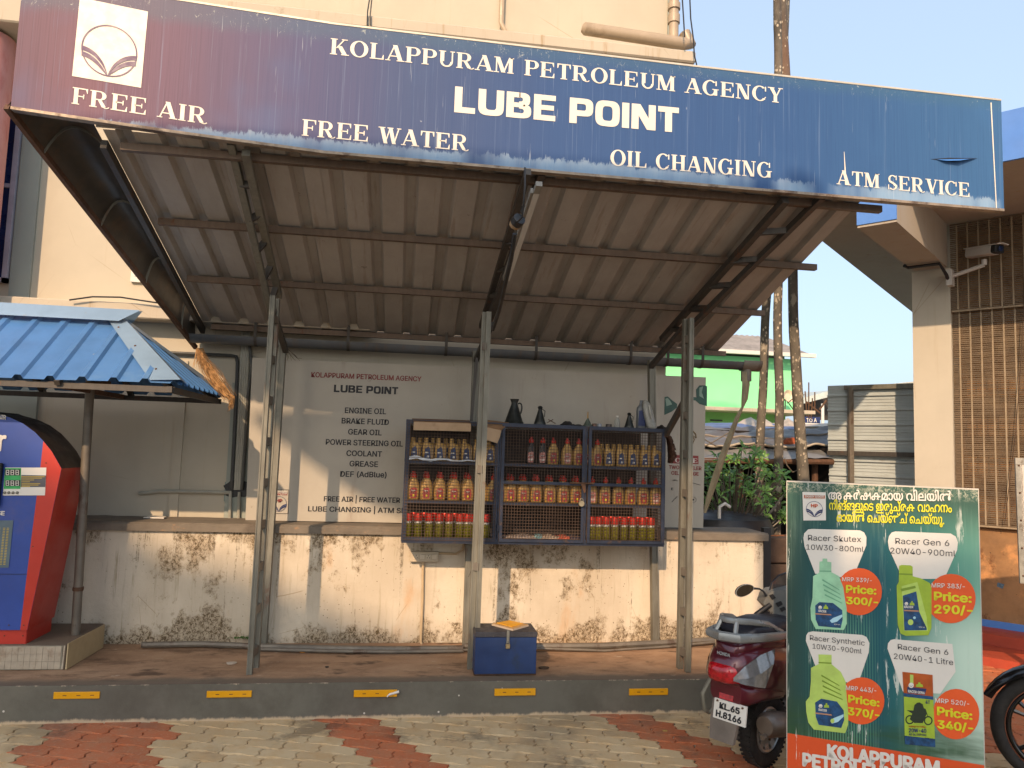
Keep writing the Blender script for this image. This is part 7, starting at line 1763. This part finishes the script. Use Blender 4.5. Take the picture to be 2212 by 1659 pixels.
# ================================================================== SCOOTER
def scooter():
    o = V((1.93, 3.86, 0)); ang = rad(90 - 57); K = .885
    f = V((math.cos(ang), math.sin(ang), 0)); l = V((-f.y, f.x, 0)); zz = V((0, 0, 1))
    t = thing('scooter', 'dark maroon scooter with grey grab rail parked beside the kerb behind the poster board', 'scooter', o, rz=ang)
    L = lambda x, y, z: o + (f * x + l * y + zz * z) * K
    Ly = Matrix((f, l, zz)).transposed().to_4x4()
    mar = N('maroon_metallic_paint'); mb = mar.mix(mar.rng(mar.noise((1, 1, 1), 3, 3), .3, .7), lin('#4a131f'), lin('#5c1b28')); mar.b.inputs['Coat Weight'].default_value = .8; mar = mar.done(mb, .3, .25)
    silver = M('silver_grey_plastic', '#8d908e', .35, .4, var=.08, scale=6, stain=[('#6e675c', 6, (1, 1, 1), .55, .7, .5)])
    blk = C['blackplastic']; tyre = M('tyre_rubber', '#1c1b1a', .8, var=.3, scale=12, stain=[('#5a4c3c', 5, (1, 1, 1), .5, .7, .6)])
    seatm = M('dark_seat_vinyl', '#1f1f27', .5, var=.15, bump=.15)
    clear = M('clear_lamp_lens', '#8f9194', .08, .6, var=.2, scale=30, spec=.8); redl = M('red_lamp_lens', '#a0101a', .12, 0, var=.35, scale=50, spec=.8)
    dusty = M('dusty_mudguard', '#6a6056', .75, var=.2, scale=6)
    def sec(x, hw, z0, z1, n=3., yo=0): return [L(x, yo + a, (z0 + z1) / 2 + b) for a, b in sup(hw, (z1 - z0) / 2, n, 20)]
    m = MB(); m.loft([sec(-.45, .06, .575, .66, 3), sec(-.43, .095, .555, .70), sec(-.36, .135, .515, .745), sec(-.25, .155, .475, .765), sec(-.1, .17, .44, .76), sec(.1, .175, .40, .73), sec(.3, .16, .36, .70), sec(.5, .13, .32, .62)]); m.build('rear_body', mar, t, smooth=60)
    m = MB(); m.loft([sec(-.40, .10, .43, .58, 3), sec(-.34, .13, .42, .56), sec(-.2, .14, .42, .55), sec(.0, .14, .40, .54)]); m.build('lower_tail', mar, t, smooth=60)
    # upper tail fairing under the rail
    m = MB(); m.loft([sec(-.40, .06, .70, .755), sec(-.36, .10, .70, .785), sec(-.2, .13, .71, .80), sec(0, .14, .70, .79)]); m.build('tail_fairing', mar, t, smooth=60)
    # lamp
    def patch(name, pts, mat, par=t, sm=0):
        m = MB(); m.slab([L(*p) for p in pts], -f * .004, mat); return m.build(name, mat, par, smooth=sm)
    m = MB(); m.loft([sec(-.475, .045, .575, .635, 4), sec(-.462, .075, .560, .655, 4), sec(-.40, .112, .552, .672, 4), sec(-.34, .132, .56, .665, 4)]); m.build('tail_lamp', redl, t, smooth=60)
    for sgn in (-1, 1):
        def q(x, y, z): return L(x, y * sgn, z)
        m = MB(); A_ = [q(-.452, .082, .60), q(-.40, .118, .66), q(-.29, .152, .715), q(-.17, .172, .735)]; B_ = [q(-.455, .082, .585), q(-.405, .124, .565), q(-.34, .155, .55), q(-.27, .170, .535)]
        C_ = [q(-.450, .084, .59), q(-.39, .136, .60), q(-.30, .166, .62), q(-.20, .182, .66)]
        m.strip(A_, C_); m.strip(C_, B_); m.quad([A_[-1], C_[-1], B_[-1]]); m.build('indicator', clear, t, smooth=60)
    # number plate, mudguard
    m = MB(); m.loft([[L(x + .0, y, z) for x, y, z in ((x0 - .012, -w_, z0), (x0 - .012, w_, z0), (x0 + .012, w_, z0), (x0 + .012, -w_, z0))] for x0, w_, z0 in ((-.36, .085, .52), (-.385, .088, .42), (-.41, .085, .33), (-.43, .075, .235))]); m.build('mudguard', dusty, t, smooth=0)
    m = MB(); m.hexa([L(x + .03, y - .035, z + .02) for x, y, z in ((-.452, -.102, .325), (-.44, -.102, .325), (-.44, .102, .325), (-.452, .102, .325), (-.436, -.102, .43), (-.424, -.102, .43), (-.424, .102, .43), (-.436, .102, .43))]); pl = m.build('number_plate', C['print_white'], t, smooth=0)
    n = (-f * .99 + zz * -.15).normalized(); up = (zz * .988 + f * .15).normalized()
    pm = lambda x, y, z: L(x, y, z)
    put_text(pl, 'KL.65', L(-.412, .027, .405), L(-.412, -.097, .405), .030 * K, n, C['black'], 'sans', .04, up=up, lift=.004)
    put_text(pl, 'H.8166', L(-.4175, .047, .358), L(-.4175, -.111, .358), .032 * K, n, C['black'], 'sans', .04, up=up, lift=.004)
    for y in (-.08, .08):
        m = MB(); m.lathe([(.005, -.002), (.005, .004)], L(-.411, y - .035, .44), 8, M=(-f).to_track_quat('Z', 'Y').to_matrix().to_4x4()); m.build('plate_screw', C['rustedge'], pl, smooth=0)
    m = MB(); m.hexa([L(x, y, z) for x, y, z in ((-.405, -.05, .455), (-.39, -.05, .455), (-.39, .04, .455), (-.405, .04, .455), (-.40, -.05, .485), (-.385, -.05, .485), (-.385, .04, .485), (-.40, .04, .485))]); m.build('reflector', redl, t, smooth=0)
    # letters
    put_text(t, 'HONDA', L(-.437, .028, .705), L(-.437, -.055, .705), .017 * K, -f, silver, 'sans', .03, up=up, lift=.006)
    nn = (-l * .97 - f * .15).normalized()
    put_text(t, 'Activa', L(-.04, -.178, .60), L(.16, -.184, .585), .035 * K, nn, silver, 'sans', .02, lift=.006)
    # grab rail: flat lower loop and raised handle
    m = MB(); pr = [(.12, .13, .775), (-.1, .15, .79), (-.3, .14, .805), (-.42, .10, .81), (-.455, .0, .81), (-.42, -.10, .81), (-.3, -.14, .805), (-.1, -.15, .79), (.12, -.13, .775)]
    m.tube([L(*p) for p in pr], [.012, .016, .016, .017, .018, .017, .016, .016, .012], 8, flat=1.4); m.build('grab_rail', silver, t)
    m = MB(); m.tube([L(*p) for p in [(-.02, -.13, .80), (-.16, -.115, .86), (-.30, -.095, .885), (-.37, -.05, .89), (-.385, 0, .89), (-.37, .05, .89), (-.30, .095, .885), (-.16, .115, .86), (-.02, .13, .80)]], .0125, 8, flat=1.3)
    for y in (-.05, .05): m.tube([L(-.37, y, .885), L(-.41, y * 1.3, .815)], .012, 6)
    m.build('rail_handle', silver, t)
    m = MB(); m.loft([sec(-.31, .09, .785, .83, 4), sec(-.26, .125, .775, .86, 4), sec(0, .14, .77, .865, 4), sec(.25, .14, .745, .84, 4), sec(.45, .12, .70, .79, 4), sec(.52, .08, .70, .76, 4)]); m.build('seat', seatm, t, smooth=60)
    m = MB(); m.tube([L(*p) for p in [(.0, -.15, .79), (.05, -.158, .81), (.16, -.155, .80), (.20, -.15, .775)]], .009, 6); m.build('seat_strap', blk, t)
    # wheels
    def wheel(x, r, wd, nm):
        pass
    def torus(m, c, R, r, mat, sq=1., seg=36, rs=12):
        rings = []
        for i in range(seg):
            a = 2 * math.pi * i / seg; ce = c + (f * math.cos(a) + zz * math.sin(a)) * R; rd = (f * math.cos(a) + zz * math.sin(a))
            rings.append([ce + rd * (r * math.cos(b)) + l * (r * sq * math.sin(b)) for b in [2 * math.pi * k / rs for k in range(rs)]])
        rings.append(rings[0]); m.loft(rings, mat, cap=False)
    for x, nm in ((0, 'rear_wheel'), (1.24, 'front_wheel')):
        c = L(x, 0, .215); m = MB(); torus(m, c, .168 * K, .047 * K, tyre, 1.05); wh = m.build(nm, tyre, t, smooth=60)
        m = MB()
        for k in range(44):
            a = 2 * math.pi * k / 44
            for s in (-1, 1):
                d = f * math.cos(a) + zz * math.sin(a); tg = -f * math.sin(a) + zz * math.cos(a); p = c + d * (.210 * K) + l * s * .018
                m.hexa([p + tg * tx_ * .006 + l * ly * .016 * s + d * dz_ for dz_ in (-.004, .003) for tx_, ly in ((-1, -1), (1, -1), (1.8, 1), (-.2, 1))])
        m.build('tread', tyre, wh, smooth=0)
        m = MB(); torus(m, c - l * .02, .122 * K, .010, silver, 1.4, 32, 8)
        for k in range(10):
            a = 2 * math.pi * k / 10; b = a + .42
            d0 = f * math.cos(a) + zz * math.sin(a); d1 = f * math.cos(b) + zz * math.sin(b)
            for u0, u1 in ((d0, d1),):
                m.slab([c + u0 * .082 * K - l * .022, c + u1 * .082 * K - l * .022, c + u1 * .118 * K - l * .03, c + u0 * .118 * K - l * .03], l * .004)
        Mx = (-l).to_track_quat('Z', 'Y').to_matrix().to_4x4()
        m.lathe([(.0, .036), (.028, .036), (.034, .03), (.05, .022), (.078, .020), (.084, .026), (.086, .02), (.086, .01)], c, 28, M=Mx); m.build('rim', silver, wh, smooth=40)
        m = MB()
        for k in range(5): a = 6.283 * k / 5; m.lathe([(.006, .02), (.006, .03)], c + (f * math.cos(a) + zz * math.sin(a)) * .056, 6, M=Mx)
        m.lathe([(.012, .03), (.012, .045), (0, .045)], c, 8, M=Mx); m.build('hub_nuts', C['rustedge'], wh, smooth=0)
    # exhaust, engine, airbox
    m = MB(); m.tube([L(-.27, -.165, .33), L(-.24, -.165, .33), L(-.05, -.165, .30), L(.12, -.16, .26), L(.2, -.14, .22)], [.045, .06, .062, .055, .02], 16); m.tube([L(-.25, -.17, .28), L(-.30, -.17, .275)], .013, 8); m.build('exhaust', M('heat_stained_steel', '#7d7268', .35, .6, var=.2, scale=5), t)
    m = MB(); m.loft([sec(-.12, .06, .14, .34, 3, .10), sec(.2, .10, .14, .38, 3, .06), sec(.45, .09, .16, .34, 3, 0)]); m.loft([sec(-.28, .04, .32, .46, 3, .13), sec(-.05, .05, .3, .46, 3, .13)]); m.build('engine', M('dirty_aluminium', '#5c5853', .5, .5, var=.25, scale=9), t)
    m = MB(); m.tube([L(-.38, .10, .56), L(-.43, .13, .46), L(-.40, .135, .36), L(-.37, .125, .345)], .012, 6); m.tube([L(-.375, .12, .345), L(-.36, .08, .40)], .010, 6); m.build('side_guard', C['galv'], t)
    m = MB(); m.loft([sec(.45, .16, .26, .32, 4), sec(.85, .17, .26, .32, 4)]); m.loft([[L(x, y, z) for x, y, z in ((x0, -w_, z0), (x0, w_, z0), (x0 + .06, w_, z0), (x0 + .06, -w_, z0))] for x0, w_, z0 in ((.86, .18, .28), (.92, .2, .6), (.98, .16, .88))]); m.build('leg_shield', mar, t, smooth=0)
    m = MB(); m.tube([L(1.24, 0, .215), L(1.02, 0, .9)], .03, 8); m.loft([sec(1.05, .06, .40, .46), sec(1.24, .075, .43, .47), sec(1.45, .05, .36, .42)]); m.build('front_fork', blk, t)
    # handlebar cover, grip, lever, mirror and visor
    Yh = 4.02; H = lambda u, v, y=Yh: P(u, v, Y=y)
    hc = M('grey_handle_cover', '#6f6f69', .5, .1, var=.12)
    m = MB(); out = [(1649, 1305), (1655, 1287), (1668, 1277), (1685, 1275), (1712, 1272), (1740, 1280), (1752, 1300), (1742, 1330), (1712, 1325), (1693, 1336), (1668, 1326)]
    m.slab([H(*p) for p in out], (0.02, .12, 0)); m.build('handle_cover', hc, t, smooth=40)
    for q in ([(1661, 1286), (1669, 1283), (1675, 1291), (1667, 1295)], [(1675, 1303), (1686, 1298), (1690, 1305), (1680, 1311)], [(1684, 1314), (1693, 1310), (1697, 1316), (1688, 1321)]):
        m = MB(); m.slab([H(*p) + V((0, -.006, 0)) for p in q], (0, .006, 0)); m.build('switch', blk, t, smooth=0)
    m = MB(); m.tube([H(1664, 1306), H(1648, 1318), H(1635, 1328), H(1631, 1331)], [.013, .016, .017, .014], 12); m.build('grip', blk, t)
    m = MB(); m.tube([H(1668, 1322), H(1645, 1340), H(1631, 1352), H(1629, 1357)], [.004, .005, .005, .007], 6); m.build('brake_lever', blk, t)
    c = H(1608, 1275); wv = (H(1628, 1270) - H(1588, 1280)) / 2; hv = (H(1609, 1262) - H(1607, 1288)) / 2; nv = wv.cross(hv).normalized()
    if nv.y > 0: nv = -nv
    egg = lambda k, off: [c + wv * (math.cos(a) * k * (1 + .0)) + hv * (math.sin(a) * k * (1 - .12 * math.cos(a))) + nv * off for a in [6.2832 * i / 24 for i in range(24)]]
    m = MB(); m.loft([egg(.55, -.03), egg(.95, -.012), egg(1.0, 0), egg(.97, .004)]); mr = m.build('mirror', blk, t, smooth=50)
    m = MB(); m.loft([egg(1.0, .0035), egg(.99, .008), egg(.92, .008)], cap=False); m.build('mirror_rim', silver, mr, smooth=50)
    mg = N('dusty_mirror_glass'); mg = mg.done(mg.mix(mg.noise((1, 3, 1), 20, 4), lin('#4a453d'), lin('#6a6255')), .18, .8)
    m = MB(); m.add(egg(.93, .0065), [tuple(range(24))]); m.build('mirror_glass', mg, mr, smooth=0)
    m = MB(); m.tube([H(1627, 1271), H(1640, 1272), H(1649, 1277), H(1655, 1287)], [.007, .005, .005, .009], 8); m.build('mirror_stem', blk, t)
    m = MB(); A_ = [H(1662, 1276, 4.06), H(1667, 1258, 4.08), H(1682, 1243, 4.1), H(1702, 1236, 4.12), H(1730, 1236, 4.12), H(1745, 1262, 4.1)]
    B_ = [H(1668, 1277, 4.08), H(1680, 1273, 4.1), H(1695, 1268, 4.12), H(1710, 1266, 4.14), H(1725, 1266, 4.14), H(1740, 1272, 4.12)]; m.strip(A_, B_); m.build('visor', M('dark_smoked_visor', '#5b5148', .15, 0, var=.3, scale=5), t)
    m = MB(); m.tube(A_, .0045, 6); m.build('visor_edge', blk, t)
scooter()

def motorcycle():
    c = PD(2286, 1662, 3.75)
    f = V((.35, -.6, 0)); f = V((-.72, .69, 0)).normalized()      # points to the front (left in the picture)
    f = V((-.80, .60, 0)).normalized(); l = V((-f.y, f.x, 0)); zz = V((0, 0, 1)); R = .285; c.z = R
    t = thing('motorcycle', 'black motorcycle half out of the picture with orange pinstriped spoked front wheel', 'motorcycle', (c.x, c.y, 0), rz=math.atan2(f.y, f.x))
    blk = M('gloss_black_paint', '#101012', .15, 0, var=.1, spec=.7); tyre = M('dusty_tyre', '#262422', .85, var=.3, scale=10); org = M('orange_pinstripe', '#6b3a24', .4)
    def ring(m, cc, R_, r, sq, mat=None, seg=48, rs=10):
        rings = []
        for i in range(seg):
            a = 2 * math.pi * i / seg; rd = f * math.cos(a) + zz * math.sin(a); rings.append([cc + rd * (R_ + r * math.cos(b)) + l * (r * sq * math.sin(b)) for b in [2 * math.pi * k / rs for k in range(rs)]])
        rings.append(rings[0]); m.loft(rings, mat, cap=False)
    for k, cc in enumerate((c, c - f * 1.2)):
        m = MB(); ring(m, cc, R - .035, .036, 1.1); w_ = m.build('front_wheel' if k == 0 else 'rear_wheel', tyre, t, smooth=60)
        m = MB(); ring(m, cc, R - .078, .016, 1.6); rm = m.build('rim', blk, w_, smooth=60)
        m = MB(); ring(m, cc, R - .064, .004, 7.6, None, 48, 6); m.build('pinstripe', org, w_, smooth=60)
        for j in range(5):
            a = 6.283 * j / 5 + .5; m = MB()
            for da in (-.14, .14):
                d0 = f * math.cos(a) + zz * math.sin(a); d1 = f * math.cos(a + da) + zz * math.sin(a + da)
                m.tube([cc + d0 * .03, cc + (d0 * .4 + d1 * .6) * .12, cc + d1 * (R - .08)], [.016, .010, .012], 6)
            m.build('spoke', blk, w_)
        m = MB(); Mx = l.to_track_quat('Z', 'Y').to_matrix().to_4x4(); m.lathe([(.05, -.04), (.055, 0), (.05, .04)], cc, 16, M=Mx); m.lathe([(.10, .045), (.10, .05), (.06, .05)], cc, 24, M=Mx); m.build('hub', blk, w_)
    rings = []
    for i in range(15):
        a = rad(22 + 125 * i / 14); rd = f * math.cos(a) + zz * math.sin(a); w2 = .055 * (1 - abs(i - 7) / 12) if i else .012
        w2 = .055 * min(1, (i + .4) / 4); Rr = R + .03 + .012 * (1 - i / 14)
        rings.append([c + rd * (Rr + d) + l * (w2 * s) for s, d in ((-1, -.03), (-.8, 0), (0, .012), (.8, 0), (1, -.03), (0, -.012))])
    m = MB(); m.loft(rings); m.build('mudguard', blk, t, smooth=60)
    top = c - f * .28 + zz * .62
    m = MB()
    for s in (-.075, .075): m.tube([c + l * s, top + l * s], [.022, .018], 10)
    m.build('fork', C['galv'], t)
    m = MB(); m.tube([top + l * .36 - f * .08 + zz * .10, top + l * .3 + zz * .12, top + l * .1 + zz * .08, top - l * .1 + zz * .08, top - l * .3 + zz * .12, top - l * .36 - f * .08 + zz * .10], .012, 8); m.build('handlebar', blk, t)
    def sec(x, hw, z0, z1): return [c - f * x + l * a + zz * ((z0 + z1) / 2 - R + b) for a, b in sup(hw, (z1 - z0) / 2, 2.6, 16)]
    m = MB(); m.loft([sec(.35, .06, .70, .84), sec(.45, .14, .62, .92), sec(.65, .14, .62, .90), sec(.8, .09, .64, .78)]); m.build('tank', blk, t, smooth=60)
    m = MB(); m.loft([sec(.78, .09, .70, .77), sec(1.1, .12, .70, .79), sec(1.4, .09, .74, .82)]); m.build('seat', C['blackplastic'], t, smooth=60)
    m = MB(); m.loft([sec(.40, .10, .25, .60), sec(.6, .14, .22, .58), sec(.82, .12, .25, .55)]); m.build('engine', M('engine_aluminium', '#6a6660', .45, .6, var=.2), t, smooth=60)
    m = MB(); hl = top + f * .08 + zz * -.02; m.lathe([(.03, -.08), (.075, -.04), (.085, .02), (.08, .03), (0, .035)], hl, 20, M=f.to_track_quat('Z', 'Y').to_matrix().to_4x4()); m.build('headlight', blk, t)
motorcycle()

def edge_board():
    d = 5.2; q = [PD(u, v, d) for u, v in [(2193, 989), (2208, 1257)]]
    t = thing('notice_board', 'white notice board in a riveted pale steel frame, cut off by the right edge', 'sign', (q[1].x, q[1].y, .0))
    dr = V((.9, -.43, 0)).normalized(); n = V((-.43, -.9, 0)).normalized()
    a = q[0]; b = V((q[0].x + .02, q[0].y + .01, q[1].z)); fr = M('worn_pale_steel', '#8d8a80', .5, .3, var=.25, scale=9, stain=[('#5a4a3a', 14, (1, 1, 1), .58, .66, .7)])
    m = MB(); m.slab([a + dr * .03, a + dr * .7, b + dr * .7, b + dr * .03], -n * .01); m.build('panel', M('white_panel', '#b9b2a6', .5, var=.05), t, smooth=0)
    m = MB(); m.slab([a, a + dr * .04, b + dr * .04, b], -n * .02 + V((0, 0, 0))); m.slab([a + n * .002, a + dr * .7 + n * .002, a + dr * .7 + V((0, 0, -.045)) + n * .002, a + V((0, 0, -.045)) + n * .002], -n * .02); m.slab([b + n * .002, b + dr * .7 + n * .002, b + dr * .7 + V((0, 0, .045)) + n * .002, b + V((0, 0, .045)) + n * .002], -n * .02); m.build('frame', fr, t, smooth=0)
    for k in range(5):
        p = a.lerp(b, .06 + .22 * k) + dr * .02 + n * .003; m = MB(); m.lathe([(.007, 0), (.005, .005), (0, .006)], p, 8, M=n.to_track_quat('Z', 'Y').to_matrix().to_4x4()); m.build('rivet', C['rustedge'], t, smooth=0)
    m = MB(); m.bar(b + dr * .35 - n * .03, V((b.x + dr.x * .35 - n.x * .03, b.y + dr.y * .35 - n.y * .03, 0)), .05, .05); m.build('pole', fr, t, smooth=0)
edge_board()

def litter():
    for (u, v), s, col, lab in (((203, 1387), .012, '#a8682c', ''), ((1200, 1437), .02, '#3a2a20', ''), ):
        pass
    rnd = random.Random(3)
    for u, v, lab, col, s in ((443/2.212+0, 0, '', '', 0),):
        pass
    items = [((654, 1409), 'orange wrapper scrap on the floor left of the middle post', '#b0702a', .016), ((1175, 1443), 'dark oval oil spot of mud right of the tool box', '#3a2b20', .028), ((706, 1441), 'small dark pebble on the floor near the kerb', '#2d2520', .010), ((500, 1433), 'white paint flakes on the floor near the left front post', '#b7aa98', .026), ((1437, 1579), 'dry yellow leaf lying on the red pavers', '#b08a4a', .012)]
    for (u, v), lab, col, s in items:
        z = .212 if v < 1500 else .001; p = P(u, v, Z=z); m = MB(); n = 9
        m.slab([p + V((math.cos(6.283*k/n) * s * (1 + .4 * rnd.random()), math.sin(6.283*k/n) * s * .8 * (1 + .4 * rnd.random()), 0)) for k in range(n)], (0, 0, .003 + s * .1))
        tag(m.build('litter', M('litter_' + col, col, .8, var=.2), loc=p, smooth=0), lab, 'litter')
    # chipped paint lumps on the kerb face
    for u, v, s in ((1086/1, 0, 0),): pass
litter()

bpy.data.collections.remove(_hid)
